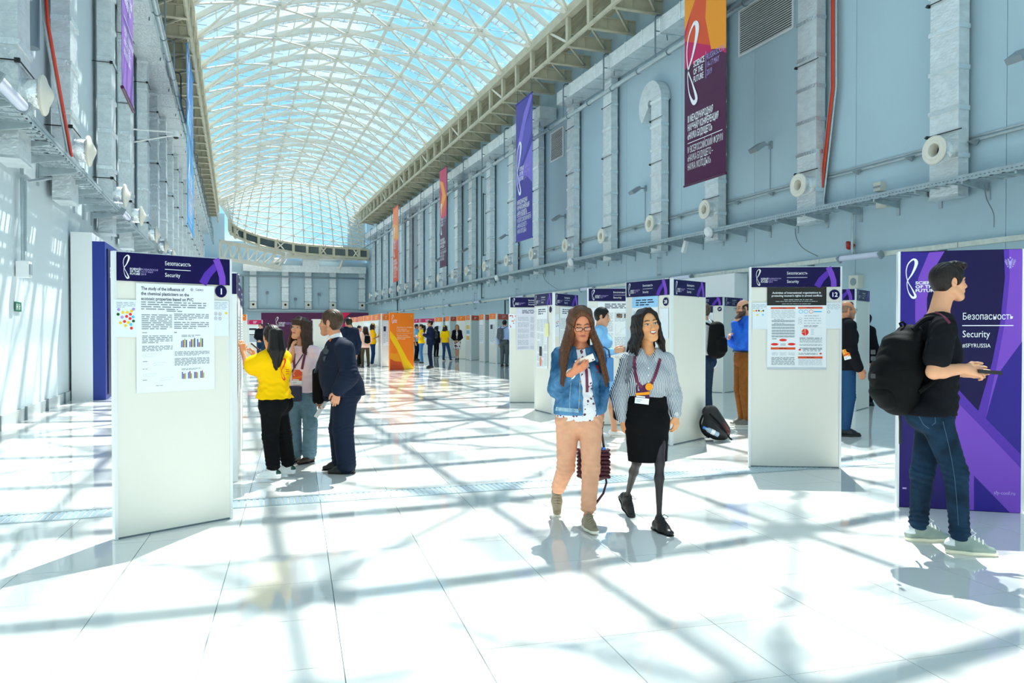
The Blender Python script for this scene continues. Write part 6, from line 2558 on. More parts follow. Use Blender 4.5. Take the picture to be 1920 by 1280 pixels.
            for g in (-1, 1):
                S.ell(H(.085 * g, .004, -.016), (.026 * z, .026 * z, .042 * z), s.hax(), .006, 's')
        if fclear:
            S.ell(H(0, .102, -.012), (fclear * z * width, .082 * z, .122 * z), s.hax(), .008, 's')
        if bangs:
            for i in range(9):
                x = -.056 + .014 * i
                S.chain([H(x * .6, .035, .112), H(x * .95, .082, .078), H(x, .094 - abs(x) * .35, .036)], [.016 * z, .013 * z, .006 * z], .008)
        for i in range(strands if s.lod == 0 else 6):
            S.wave(H(rng.uniform(-.1, .1), rng.uniform(-.1, .06), rng.uniform(-.22, .12)) - UPZ * rng.uniform(0, length * .7), .08 * z, s.hx + s.hf * rng.uniform(-.5, .5), rng.uniform(.011, .018) * z, .0026 * z, rng.uniform(0, 6))
        return s.put('hair', S, s.hairmat(nm), s.vox[1] * 1.3)

    # --- small worn things
    def lanyard(s, pts, m, badge=None, w=.009, thick=.004, name='lanyard'):
        b = MB()
        for line in pts:
            c = catmull([tuple(p) for p in line], 5)
            c = [np.array(p) for p in c]
            for i in range(len(c) - 1):
                t = nrm(c[i + 1] - c[i])
                sd = nrm(np.cross(t, s.f))
                b.obox((c[i] + c[i + 1]) / 2, (c[i + 1] - c[i]) * .56, sd * w, nrm(np.cross(sd, t)) * thick)
        return b.build(name, m, s.root, at=s.at)

    def glasses(s, m, w=.0275, hgt=.0165, r=.0014, y=.112):
        b = MB()
        H = s.H
        rr = r * s.hs
        for g in (-1, 1):
            loop = []
            for i in range(17):
                a = 2 * math.pi * i / 16
                cx, cy = math.cos(a), math.sin(a)
                e = lambda v: math.copysign(abs(v) ** .6, v)
                loop.append(H(.034 * g + w * e(cx), y - .004 - .01 * abs(g * .034 + w * e(cx)) * 8 * .12, .001 + hgt * e(cy)))
            b.tube(loop, rr, 5, cap=False)
            b.tube([H((.034 + w) * g, y - .01, .006), H(.080 * g, .05, .008), H(.084 * g, -.005, .006)], rr, 5)
        b.tube([H(-.007, y, .004), H(0, y + .002, .006), H(.007, y, .004)], rr, 5)
        o = b.build('glasses', m, s.root, True, at=s.at)
        g_ = MB()
        for g in (-1, 1):
            g_.add([H(.034 * g + w * .95 * cx, y - .006, .001 + hgt * .9 * cy) for cx, cy in ((-1, -1), (1, -1), (1, 1), (-1, 1))], [(0, 1, 2, 3)])
        g_.build('lenses', MATS.get('lens_glass') or glass_mat('lens_glass', (.93, .93, .96, 1), .06), o, at=s.at)
        return o
from mathutils.bvhtree import BVHTree

_BV = {}


def surf(objs, x, y, off=.006):
    """the point of a garment's surface met along the line of sight, lifted a little off the cloth"""
    r = ray(x, y)
    r = r / np.linalg.norm(r)
    best = None
    for o in objs:
        if o.name not in _BV:
            me = o.data
            at = o.parent.location if o.parent else Vector((0, 0, 0))
            _BV[o.name] = BVHTree.FromPolygons([v.co + at for v in me.vertices], [tuple(p.vertices) for p in me.polygons])
        h = _BV[o.name].ray_cast(Vector(CAM), Vector(r))
        if h[0] is not None and (best is None or h[3] < best):
            best = h[3]
    return None if best is None else CAM + r * (best - off)


def surf_line(objs, pts, off=.006, n=6):
    c = catmull(pts, n)
    out, last_ = [], None
    for x, y in c:
        p = surf(objs, x, y, off)
        if p is not None:
            out.append(p)
    return out


def decal(fig, objs, polys, name, m, off=.004):
    b = MB()
    for p in polys:
        q = [surf(objs, x, y, off) for x, y in p]
        if any(v is None for v in q):
            continue
        b.add(q, [tuple(range(len(q)))])
    if b.v:
        return b.build(name, m, fig.root, at=fig.at)


def ribbon(fig, line, w, m, name='lanyard', th=.0015):
    b = MB()
    for i in range(len(line) - 1):
        t = nrm(line[i + 1] - line[i])
        view = nrm(CAM - line[i])
        sd = nrm(np.cross(t, view))
        b.obox((line[i] + line[i + 1]) / 2, (line[i + 1] - line[i]) * .55, sd * w, view * th)
    return b.build(name, m, fig.root, at=fig.at)


def stripe_mat(name, axis, period, c1, c2, width=.5):
    m = mat(name, '#ffffff', .7)
    n, l = m.node_tree.nodes, m.node_tree.links
    tc = n.new('ShaderNodeTexCoord')
    dt = n.new('ShaderNodeVectorMath')
    dt.operation = 'DOT_PRODUCT'
    dt.inputs[1].default_value = tuple(axis)
    ml = n.new('ShaderNodeMath')
    ml.operation = 'MULTIPLY'
    ml.inputs[1].default_value = 1 / period
    fr = n.new('ShaderNodeMath')
    fr.operation = 'FRACT'
    gt = n.new('ShaderNodeMath')
    gt.operation = 'GREATER_THAN'
    gt.inputs[1].default_value = width
    mx = n.new('ShaderNodeMix')
    mx.data_type = 'RGBA'
    mx.inputs[6].default_value = lin(c1)
    mx.inputs[7].default_value = lin(c2)
    l.new(tc.outputs['Object'], dt.inputs[0])
    l.new(dt.outputs['Value'], ml.inputs[0])
    l.new(ml.outputs[0], fr.inputs[0])
    l.new(fr.outputs[0], gt.inputs[0])
    l.new(gt.outputs[0], mx.inputs[0])
    l.new(mx.outputs[2], n['Principled BSDF'].inputs['Base Color'])
    return m


def floral_mat(name, base, c1, c2, scale=28, t=.30):
    m = mat(name, base, .7)
    n, l = m.node_tree.nodes, m.node_tree.links
    tc = n.new('ShaderNodeTexCoord')
    v = n.new('ShaderNodeTexVoronoi')
    v.inputs['Scale'].default_value = scale
    v2 = n.new('ShaderNodeTexNoise')
    v2.inputs['Scale'].default_value = scale * 2.2
    ad = n.new('ShaderNodeMath')
    ad.operation = 'ADD'
    mu = n.new('ShaderNodeMath')
    mu.operation = 'MULTIPLY'
    mu.inputs[1].default_value = .5
    lt = n.new('ShaderNodeMath')
    lt.operation = 'LESS_THAN'
    lt.inputs[1].default_value = t + .25
    mx = n.new('ShaderNodeMix')
    mx.data_type = 'RGBA'
    mx.inputs[6].default_value = lin(base)
    mc = n.new('ShaderNodeMix')
    mc.data_type = 'RGBA'
    mc.inputs[6].default_value = lin(c1)
    mc.inputs[7].default_value = lin(c2)
    l.new(tc.outputs['Object'], v.inputs['Vector'])
    l.new(tc.outputs['Object'], v2.inputs['Vector'])
    l.new(v2.outputs['Fac'], mu.inputs[0])
    l.new(v.outputs['Distance'], ad.inputs[0])
    l.new(mu.outputs[0], ad.inputs[1])
    l.new(ad.outputs[0], lt.inputs[0])
    l.new(lt.outputs[0], mx.inputs[0])
    l.new(v.outputs['Color'], mc.inputs[0])
    l.new(mc.outputs[2], mx.inputs[7])
    l.new(mx.outputs[2], n['Principled BSDF'].inputs['Base Color'])
    return m


cloth = lambda nm, c, **k: mat('cloth_' + nm, c, k.pop('rough', .85), spec=.12, **k)
M_DENIM = cloth('denim', '#5d90bb', var=.5, vscale=7, color2='#1f4a70', bump=.25, bscale=140)
M_DENIML = cloth('denim_hem', '#a9c6d4', var=.3, vscale=30, color2='#6f9ab2')
M_PEACH = cloth('peach', '#e2a888', var=.12, vscale=14)
M_FLORAL = floral_mat('cloth_floral', '#e9e6ea', '#2a2233', '#8a3350', 30, .27)
M_BLACKC = cloth('black', '#101013', bump=.1, bscale=200)
M_TEE = cloth('black_tee', '#14161b', bump=.1, bscale=120)
M_JEAN = cloth('dark_jean', '#1b344b', var=.55, vscale=7, color2='#0f1f2e', bump=.2, bscale=160)
M_NAVYS = cloth('navy_suit', '#182236', rough=.7)
M_WSH = cloth('white_shirt', '#eef0f4')
M_PINK = cloth('pale_pink', '#f3dbe4')
M_GREYB = cloth('grey_blue', '#64808f', var=.2, vscale=20)
M_YELT = cloth('yellow_tee', '#ffc800', rough=.75)
M_LAN = mat('lanyard_plum', '#6b1c40', .6)
M_LANT = mat('lanyard_text', '#d9b8c8', .6)
M_BAGB = cloth('backpack_black', '#0b0c0e', rough=.7, bump=.15, bscale=150)
M_SCRN = mat('phone_screen', '#e4e0d4', .2)
M_PHB = mat('phone_white', '#e9e6df', .3)


def badge(fig, objs, x, y, wpx, hpx, top_m, mid_m, tilt=0.0, off=.02, circle=None):
    c = surf(objs, x, y, off)
    r = ray(x, y)
    d = depth(c)
    s_ = d / FPX
    n = nrm(CAM - c)
    v = UPZ * math.cos(tilt) + VR * math.sin(tilt)
    v = nrm(v - n * v.dot(n))
    u = np.cross(v, n)
    W, H = wpx * s_ / 2, hpx * s_ / 2
    o = MB().obox(c, u * W, v * H, n * .002).build('badge', M_PRW, fig.root, at=fig.at)
    fr = Fr(c, u, n, v)
    flat(fr, [rect(-W, -H * .45, W, H)], 'badge_print', top_m, o, fig.at, .003)
    flat(fr, [[(-W, -H * .3), (W, -H * .05), (W, H * .25), (W * .2, H * .1), (-W, -H * .05)]], 'badge_band', mid_m, o, fig.at, .0035)
    flat(fr, logo_polys(-W * .8, H * .2, H * .7), 'emblem', M_PRW, o, fig.at, .004)
    flat(fr, [rect(-W * .85, -H * .40, W * .4, -H * .28)], 'badge_text', M_PRW, o, fig.at, .0045)
    flat(fr, [rect(-W * .8, -H * .68, W * .0, -H * .62), rect(-W * .8, -H * .82, -W * .2, -H * .76)], 'badge_small_print', M_INKG, o, fig.at, .003)
    if circle:
        p = surf(objs, circle[0], circle[1], off + .004)
        MB().lathe(p, n, [(0, 0), (0, circle[2] * s_), (.003, circle[2] * s_), (.003, 0)], 20).build('badge_disc', M_AMB, o, at=fig.at)
    return o


# ================================================================== 1. woman in the denim jacket
d0 = 5.85
q = lambda x, y, dd=0.0: P(x, y, d0 + dd)
g = Figure('woman in a blue denim jacket and peach trousers walking and looking at her phone', q(1085, 900), 1.66, -VF, 'f', '#dd8a63', '#5e3820', 0, 1.0)
g.stand()
g.pel, g.hipR, g.hipL = q(1085, 776), q(1065, 788), q(1107, 788)
g.knR, g.anR = q(1061, 876, .05), q(1044, 921, .33)
g.knL, g.anL = q(1108, 878, -.06), q(1102, 968, -.12)
g.ch, g.nk = q(1084, 700), q(1087, 651, .02)
g.shR, g.shL = q(1053, 668, .02), q(1118, 668, .02)
g.hd = q(1090, 607, -.05)
g.elR, g.wrR = q(1044, 728, -.02), q(1072, 699, -.20)
g.elL, g.wrL = q(1125, 724, .08), q(1127, 778, .10)
g.toe = {'R': -VF * .6 - UPZ * .75, 'L': -VF * .95 + VR * .22}
g.handdir = {'R': VR * .88 + UPZ * .48 - VF * .15, 'L': -UPZ}
g.palm = {'R': UPZ * .7 + VF * .6, 'L': -VR}
g.curl = {'R': .42, 'L': .9}
g.eyes = 'down'
g.hs = .93
g.look(4, 24, -3)
g.body()
blouse = g.put('blouse', g.top(.012, 0, -.045, neck=.085, folds=True), M_FLORAL)


def jkt(S):
    # collar flaps
    for s_, x in ((1, 1117), (-1, 1062)):
        S.cone(q(x - 4 * s_, 660, -.06), q(x + 3 * s_, 676, -.12), .022, .010, .01)
    S.cone(g.nk + g.l * .075 - g.f * .02, g.nk - g.f * .075, .022, .024, .02)
    S.cone(g.nk - g.l * .075 - g.f * .02, g.nk - g.f * .075, .022, .024, .02)


def jopen(S):
  for (x0, y0_), (x1, y1_), r0, r1 in (((1091, 652), (1098, 700), .072, .040), ((1098, 700), (1106, 740), .040, .052), ((1106, 740), (1109, 780), .052, .060)):
    S.econe(q(x0, y0_, -.17), q(x1, y1_, -.17), (r0, .12), (r1, .12), VR, VF, .006, 's')


S = g.top(.026, 1.74, .0, neck=.092, extra=jkt, e2=.022, cut=jopen)
jacket = g.put('denim_jacket', S, M_DENIM)
b = MB()
for x, y in ((1088, 715), (1088, 733), (1087, 751), (1086, 767)):
    p = surf([jacket], x, y, .001)
    if p is not None:
        b.lathe(p, nrm(CAM - p), [(0, 0), (0, .008), (.004, .008), (.005, 0)], 10)
b.build('buttons', mat('brass', '#8a7452', .35, metal=.7), jacket, at=g.at)
decal(g, [jacket], strip([(x, y) for x, y in ((1052, 682), (1064, 691), (1080, 688))], 1.6), 'pocket_seam', M_DENIML)
decal(g, [jacket], strip(catmull([(1088, 690), (1087, 730), (1085, 768)], 5), 1.2) + strip(catmull([(1072, 700), (1069, 735), (1068, 766)], 5), 1.0), 'front_seam', M_DENIML)
decal(g, [jacket], strip(catmull([(1033, 765), (1060, 768), (1085, 770)], 5), 7), 'waistband', M_DENIML)
decal(g, [jacket], strip([(1120, 684), (1121, 698)], 4), 'red_pin', M_DOT['red'])
tr_ = g.put('trousers', g.legs(.012, .020, 1.80, waist=.03), M_PEACH)
for sd in 'LR':
    g.shoe(sd, '#8d8067', '#e7e2d2', 'sneaker', None, '#a89c84')
g.long_hair('chestnut', .37, front=.17, n=8, spread=2.6, rk=1.05, fclear=.071)
g.glasses(mat('glasses_dark', '#1d1419', .6, spec=.1), r=.0022)
ribbon(g, surf_line([blouse, jacket], [(1096, 672), (1100, 700), (1101, 735)], .008), .010, M_LAN)
# fitness band and the phone in her hand
MB().tube([g.wrR + nrm(g.elR - g.wrR) * .015 + g.l * .034 * math.cos(a) * .9 + UPZ * .034 * math.sin(a) for a in np.linspace(0, 2 * math.pi, 13)], .006, 6).build('wristband', M_WHITE, g.root, True, at=g.at)
hc = g.wrR + nrm(g.handdir['R']) * .115
ph = root('phone', tuple(hc), 'white smartphone held by the woman in the denim jacket', 'phone')
pu = nrm(VR * .90 + UPZ * .38 - VF * .05)
pnn = nrm(np.array(UPZ) * .75 + VF * .62 - pu * pu.dot(UPZ * .75 + VF * .62))
pv = np.cross(pnn, pu)
pc = hc + pnn * .022 + UPZ * .02
MB().obox(pc, pu * .070, pv * .036, pnn * .0045).build('case', M_PHB, ph, at=hc)
MB().obox(pc + pnn * .005, pu * .062, pv * .032, pnn * .0006).build('screen', mat('screen_dark', '#2a2d33', .1), ph, at=hc)
MB().lathe(pc - pnn * .0046 + pu * .055 + pv * .02, -pnn, [(0, .006), (.002, .006), (.002, 0)], 10).build('lens', M_BLACK, ph, at=hc)
# woven bag in her other hand
bp_ = q(1113, 872, .16)
bag = root('handbag', tuple(bp_), 'dark plum woven handbag with a blue bottle cap hanging from the denim woman', 'bag')
S = Sdf()
S.econe(q(1112, 846, .16), q(1112, 890, .16), (.105, .045), (.115, .05), VR, VF, .02)
for i in range(8):
    for j in range(9):
        S.ell(q(1087.5 + j * 6.2 + (i % 2) * 3, 843 + i * 7, .16) - VF * .05, (.016, .014, .013), None, .006)
        if j in (0, 8):
            S.ell(q(1085 + j * 6.9, 843 + i * 7, .16), (.014, .03, .013), None, .006)
S.half(q(1112, 838, .16), UPZ)
link('body', to_mesh('body', S.arrays(.006), mat('bag_plum', '#4a1624', .55), bp_), bag)
MB().tube([q(1095, 842, .16), q(1127, 812, .12), q(1131, 790, .1), g.wrL - UPZ * .05, q(1129, 815, .13), q(1133, 842, .16)], .009, 6).build('handle', mat('bag_strap', '#3b1420', .5), bag, True, at=bp_)
MB().tube([q(1135, 888, .16), q(1137, 905, .14), q(1131, 925, .1), q(1113, 949, .05)], [.008, .008, .009, .011], 6).build('loose_strap', MATS['bag_strap'], bag, True, at=bp_)
MB().lathe(q(1131, 846, .12), UPZ, [(0, 0), (0, .020), (.028, .020), (.03, 0)], 14).build('bottle_cap', mat('cap_blue', '#2f7fe6', .4), bag, at=bp_)

# ================================================================== 2. woman in the striped shirt
d0 = 5.9
g = Figure('smiling woman in a striped shirt and black pencil skirt walking with a plum lanyard', q(1213, 900), 1.63, -VF + VR * .08, 'f', '#e3a06c', '#1b120f', 0, 1.0)
g.stand()
g.pel, g.hipR, g.hipL = q(1213, 782), q(1193, 793), q(1235, 793)
g.knR, g.anR = q(1194, 866, .08), q(1176, 930, .30)
g.knL, g.anL = q(1237, 868, -.1), q(1236, 974, -.20)
g.ch, g.nk = q(1214, 706), q(1214, 660, .02)
g.shR, g.shL = q(1180, 678, .02), q(1248, 678, .02)
g.hd = q(1214, 610, -.01)
g.elR, g.wrR = q(1163, 738, .06), q(1167, 784, -.01)
g.elL, g.wrL = q(1258, 736, .07), q(1267, 776, .0)
g.toe = {'R': -VF * .72 - UPZ * .55 + VR * .25, 'L': -VF * .9 + VR * .35}
g.handdir = {'R': -UPZ + VR * .25, 'L': -UPZ + VR * .05}
g.palm = {'R': VR * .6 + VF * .5, 'L': -VR * .6 + VF * .6}
g.curl = {'R': .45, 'L': .6}
g.mouth = 'open'
g.hs = .985
g.look(7, -5, -7)
g.body(tights='#2a2326')
M_STRIPE = stripe_mat('cloth_stripe', nrm(g.l * .97 + UPZ * .18), .0105, '#e3e8f0', '#39404f', .52)


def col_(S):
    for s_ in (1, -1):
        S.cone(g.nk + g.l * .058 * s_ + UPZ * .0 + g.f * .0, g.nk + g.l * .045 * s_ + g.f * .085 - UPZ * .045, .018, .012, .01)
        S.cone(g.nk + g.l * .058 * s_, g.nk - g.f * .06 + UPZ * .01, .018, .018, .02)


shirt = g.put('striped_shirt', g.top(.022, 1.97, .16, neck=.062, vneck=.085, loose=.014, extra=col_, e2=.012), M_STRIPE)
sk = g.put('skirt', g.skirt(.012, .345, .235, .98), M_BLACKC)
for sd in 'LR':
    g.shoe(sd, '#0d0d0f', '#1b1a1a', 'oxford', None, '#26262a')
g.long_hair('black', .15, front=-.01, n=6, spread=1.2, rk=.9, part=-.4, fclear=.068, strands=9)
l1 = surf_line([shirt, sk], [(1190, 667), (1190, 690), (1195, 715), (1205, 727)], .008)
l2 = surf_line([shirt, sk], [(1238, 672), (1233, 690), (1227, 707), (1219, 724)], .008)
ribbon(g, l1, .011, M_LAN)
ribbon(g, l2, .011, M_LAN)
badge(g, [shirt, sk], 1205, 737, 26, 40, M_PLUM, M_AMB, .10, .025, (1217, 725, 7))
b = MB()
for y in (690, 703, 716):
    p = surf([shirt], 1216, y, .001)
    if p is not None:
        b.lathe(p, nrm(CAM - p), [(0, 0), (0, .005), (.003, .005), (.003, 0)], 8)
b.build('buttons', M_PRW, shirt, at=g.at)
MB().tube([g.wrL + nrm(g.elL - g.wrL) * .005 + g.l * .032 * math.cos(a) + g.f * .030 * math.sin(a) for a in np.linspace(0, 2 * math.pi, 13)], .006, 6).lathe(g.wrL + nrm(g.elL - g.wrL) * .005 - VF * .034, -VF, [(0, .016), (.008, .016), (.009, 0)], 12).build('watch', mat('watch_steel', '#b9bcc0', .3, metal=.7), g.root, True, at=g.at)
sb = q(1170, 742, .16)
bag = root('shoulder_bag', tuple(sb), 'black shoulder bag hanging behind the arm of the woman in the striped shirt', 'bag')
S = Sdf()
S.box(q(1168, 756, .17), (.075, .05, .13), (VR, VF, UPZ), .03)
link('body', to_mesh('body', S.arrays(.008), M_BAGB, sb), bag)
pts = [p + nrm(CAM - p) * .006 for p in surf_line([shirt], [(1183, 667), (1180, 690), (1178, 712)], .010)]
pts += [q(1174, 735, .06)]
b = MB()
for i in range(len(pts) - 1):
    t = nrm(pts[i + 1] - pts[i])
    n_ = nrm(CAM - pts[i])
    b.obox((pts[i] + pts[i + 1]) / 2, (pts[i + 1] - pts[i]) * .55, nrm(np.cross(t, n_)) * .019, n_ * .003)
b.build('strap', mat('strap_grey', '#6c7078', .7), bag, at=sb)

# ================================================================== 3. man with the phone at the right
d0 = 5.25
g = Figure('young man in a black T-shirt and dark jeans standing sideways holding a phone', q(1752, 900), 1.90, VR - VF * .04, 'm', '#e0a27c', '#1d1512', 0, .97)
g.stand()
g.pel, g.hipR, g.hipL = q(1750, 768), q(1752, 780, -.09), q(1749, 780, .09)
g.knR, g.anR = q(1792, 886, -.10), q(1800, 1006, -.12)
g.knL, g.anL = q(1729, 886, .13), q(1722, 984, .20)
g.ch, g.nk = q(1757, 662), q(1760, 592)
g.shR, g.shL = q(1769, 617, -.19), q(1754, 617, .19)
g.hd = q(1779, 529)
g.elR, g.wrR = q(1751, 697, -.24), q(1808, 691, -.22)
g.elL, g.wrL = q(1752, 700, .22), q(1800, 697, .10)
g.toe = {'R': VR * .93 - VF * .30, 'L': VR * .98 - VF * .08}
g.handdir = {'R': VR * .98 - UPZ * .16, 'L': VR}
g.palm = {'R': VF * .8 - UPZ * .45, 'L': -VF}
g.curl = {'R': .85, 'L': .6}
g.hs = 1.0
g.look(0, -2, 0)
g.body()
tee = g.put('t_shirt', g.top(.018, .66, -.03, neck=.070, loose=.022), M_TEE)
jn = g.put('jeans', g.legs(.010, .016, 1.97, waist=.02), M_JEAN)
for sd in 'LR':
    an, kn = getattr(g, 'an' + sd), getattr(g, 'kn' + sd)
    S = Sdf()
    S.cone(lerp(an, kn, .06), lerp(an, kn, .13), .064, .063, .01)
    S.wave(lerp(an, kn, .1), .1, UPZ, .03, .006, 1)
    S.half(lerp(an, kn, .03), -UPZ)
    g.put('turned_cuff', S, M_JEAN, .006)
    g.shoe(sd, '#8b9a92', '#efe8cf', 'sneaker', '#dfe4e6', '#d7dcdc')
g.short_hair('darkbrown', fringe=1, thick=.014)
ribbon(g, surf_line([tee], [(1747, 584), (1760, 588), (1772, 596), (1781, 606)], .006), .008, M_LAN)
decal(g, [jn], strip([(1722, 778), (1731, 795), (1741, 803), (1754, 792), (1753, 776)], 1), 'pocket_seam', mat('seam_blue', '#4a6379', .7))
decal(g, [jn], [[(1730 + 3.2 * math.cos(a), 768 + 3.2 * math.sin(a)) for a in np.linspace(0, 5.9, 12)]], 'round_patch', M_WHITE)
decal(g, [jn], strip(catmull([(1768, 790), (1780, 840), (1789, 890), (1794, 940), (1797, 985)], 6), .8), 'side_seam', MATS['seam_blue'])
hc = g.wrR + nrm(g.handdir['R']) * .13
ph = root('phone', tuple(hc), 'black phone held out by the man in the black T-shirt', 'phone')
pu, pn_ = nrm(VR * .99 - UPZ * .08), UPZ
MB().obox(hc + VR * .02 + VF * .0, pu * .075, np.cross(UPZ, pu) * .033, UPZ * .011).build('case', M_BLACK, ph, at=hc)
MB().obox(hc + VR * .02 + UPZ * .012, pu * .066, np.cross(UPZ, pu) * .029, UPZ * .001).build('screen', mat('screen_dark', '#2a2d33', .1), ph, at=hc)
bp_ = q(1676, 690, .0)
bpk = root('backpack', tuple(bp_), 'large black backpack on the back of the man with the phone', 'backpack')
S = Sdf()
S.econe(q(1705, 622), q(1692, 700), (.15, .05), (.165, .11), VF, VR, .06)
S.econe(q(1684, 650), q(1676, 715), (.15, .10), (.16, .13), VF, VR, .06)
S.econe(q(1672, 700), q(1684, 742), (.15, .13), (.14, .13), VF, VR, .06)
S.wave(q(1645, 720), .12, UPZ, .09, .006, 1)
S.wave(q(1670, 650), .12, UPZ + VR * .5, .08, .005, 2)
S.cone(q(1636, 702, -.15), q(1700, 690, -.17), .006, .006, .01, 's')
body_ = link('body', to_mesh('body', S.arrays(.0075), M_BAGB, bp_), bpk)
S = Sdf()
S.econe(q(1652, 735), q(1664, 752), (.13, .06), (.12, .06), VF, VR, .03)
link('front_pocket', to_mesh('front_pocket', S.arrays(.0075), M_BAGB, bp_), bpk)
MB().tube([q(1690, 612, 0), q(1687, 606, 0), q(1692, 603, 0), q(1697, 608, 0), q(1696, 614, 0)], .008, 6).build('grab_loop', M_BAGB, bpk, True, at=bp_)
for dd in (-.13, .13):
    MB().tube(catmull([tuple(q(1712, 618, dd)), tuple(q(1735, 598, dd)), tuple(q(1762, 600, dd * 1.05)), tuple(q(1784, 628, dd)), tuple(q(1784, 660, dd * 1.05)), tuple(q(1760, 705, dd * 1.1)), tuple(q(1722, 735, dd))], 5), .017, 8).build('shoulder_strap', M_BAGB, bpk, True, at=bp_)
MB().tube([q(1686, 764, .1), q(1688, 790, .1), q(1688, 832, .1)], .009, 5).build('dangling_strap', M_BLACK, bpk, at=bp_)
b = MB()
for y in (660, 672, 705):
    b.obox(q(1637, y, -.10), VF * .012, VR * .01, UPZ * .014)
b.build('buckles', mat('buckle_grey', '#33363b', .5), bpk, at=bp_)

# ================================================================== 4. man in the navy suit
d0 = 8.1
g = Figure('heavy man in a navy suit leaning towards the poster with sunglasses in his breast pocket', q(645, 850), 1.78, -VR + VF * .06, 'm', '#d99a78', '#4a3626', 0, 1.26, '#b0685a')
g.stand()
g.pel, g.hipL, g.hipR = q(646, 728), q(648, 742, -.10), q(645, 742, .10)
g.knL, g.anL = q(643, 805, -.1), q(650, 871, -.1)
g.knR, g.anR = q(636, 803, .1), q(640, 863, .12)
g.ch, g.nk = q(634, 678), q(633, 641)
g.shL, g.shR = q(647, 655, -.20), q(632, 655, .20)
g.hd = q(620, 605)
g.elL, g.wrL = q(655, 704, -.27), q(634, 731, -.27)
g.elR, g.wrR = q(640, 705, .25), q(612, 742, .22)
g.toe = {'L': -VR, 'R': -VR - VF * .1}
g.handdir = {'L': -UPZ * .95 - VR * .25, 'R': -UPZ * .6 - VR * .3}
g.palm = {'L': VF * .9 - VR * .2, 'R': -VF}
g.curl = {'L': .4, 'R': .8}
g.beard = .25
g.hs = 1.08
g.look(-4, -3, 0)
g.body()


def belly(S):
    S.ell(lerp(g.pel, g.ch, .45) + g.f * .075, (.17, .15, .20), (g.l, g.f, UPZ), .08)


sh_ = g.put('shirt', g.top(.010, 1.5, .05, neck=.072, extra=lambda S: (S.cone(g.nk + g.f * .05 + UPZ * .005, g.nk - g.f * .01 + UPZ * .01, .068, .066, .01), belly(S)), folds=False, high=.03), M_WSH)


def jk(S):
    belly(S)
    d = g.dims()
    S.econe(g.pel, g.pel - UPZ * .12, (d['hip'][0] + .03, d['hip'][1] + .05), (d['hip'][0] + .04, d['hip'][1] + .07), g.l, g.f, .04)


S = g.top(.026, 1.97, -.07, neck=.085, extra=jk, e2=.026, loose=.012,
          cut=lambda S: S.econe(g.nk + g.f * .20 - UPZ * .02, lerp(g.pel, g.ch, .5) + g.f * .30, (.055, .10), (.016, .06), g.l, g.f, .006, 's'))
jacket = g.put('suit_jacket', S, M_NAVYS)
g.put('trousers', g.legs(.022, .050, 1.99, waist=.02), M_NAVYS)
S = Sdf()
S.cone(g.nk + g.f * .008 - UPZ * .01, g.nk + g.f * .032 + UPZ * .09, .076, .064, .01)
S.cone(g.nk + g.f * .05 + UPZ * .01, g.nk + g.f * .10 - UPZ * .05, .035, .02, .01)
S.half(g.nk + UPZ * .082 + g.f * .02, UPZ + g.f * .35)
g.put('shirt_collar', S, M_WSH, .006)
tie = MB()
pts = [g.nk + g.f * .105 - UPZ * .03, lerp(g.nk, g.ch, .5) + g.f * .165, g.ch + g.f * .205, lerp(g.ch, g.pel, .4) + g.f * .262]
for i in range(3):
    tie.obox((pts[i] + pts[i + 1]) / 2, (pts[i + 1] - pts[i]) * .54, g.l * (.022 + .008 * i), g.f * .006)
tie.build('tie', mat('tie_blue', '#2b4a66', .6, var=.5, vscale=120), g.root, at=g.at)
for sd in 'LR':
    g.shoe(sd, '#0b0b0c', '#161414', 'oxford')
g.short_hair('mousy', fringe=0, thick=.013)
ribbon(g, surf_line([jacket, sh_], [(634, 616), (630, 621), (624, 630), (619, 640)], .006), .012, mat('lanyard_orange', '#e2622a', .6))
sg = surf([jacket], 611, 664, .012)
if sg is not None:
    b = MB()
    for dz in (-.045, .03):
        b.lathe(sg + UPZ * dz, nrm(CAM - sg), [(0, 0), (0, .030), (.006, .030), (.007, 0)], 14)
    b.tube([sg + UPZ * .055, sg + UPZ * .085 + VR * .01], .005, 5)
    b.build('sunglasses', mat('dark_lens', '#1c222b', .15), g.root, at=g.at)
bp_ = q(600, 722, .30)
bag = root('shoulder_bag', tuple(bp_), 'black document bag hanging on the far side of the man in the navy suit', 'bag')
S = Sdf()
S.box(q(601, 722, .30), (.06, .15, .19), (VR, VF, UPZ), .04)
link('body', to_mesh('body', S.arrays(.010), M_BAGB, bp_), bag)
MB().tube([q(600, 690, .3), q(612, 665, .3), q(632, 640, .22)], .014, 6).build('strap', M_BLACK, bag, True, at=bp_)
a_, b_ = q(592, 782, .16), q(611, 752, .22)
o = MB().tube([a_, b_], .022, 12).build('paper_roll', M_PAPER, None, True, at=a_)
o.location = tuple(a_)
tag(o, 'white rolled paper held low by the man in the navy suit', 'paper roll')

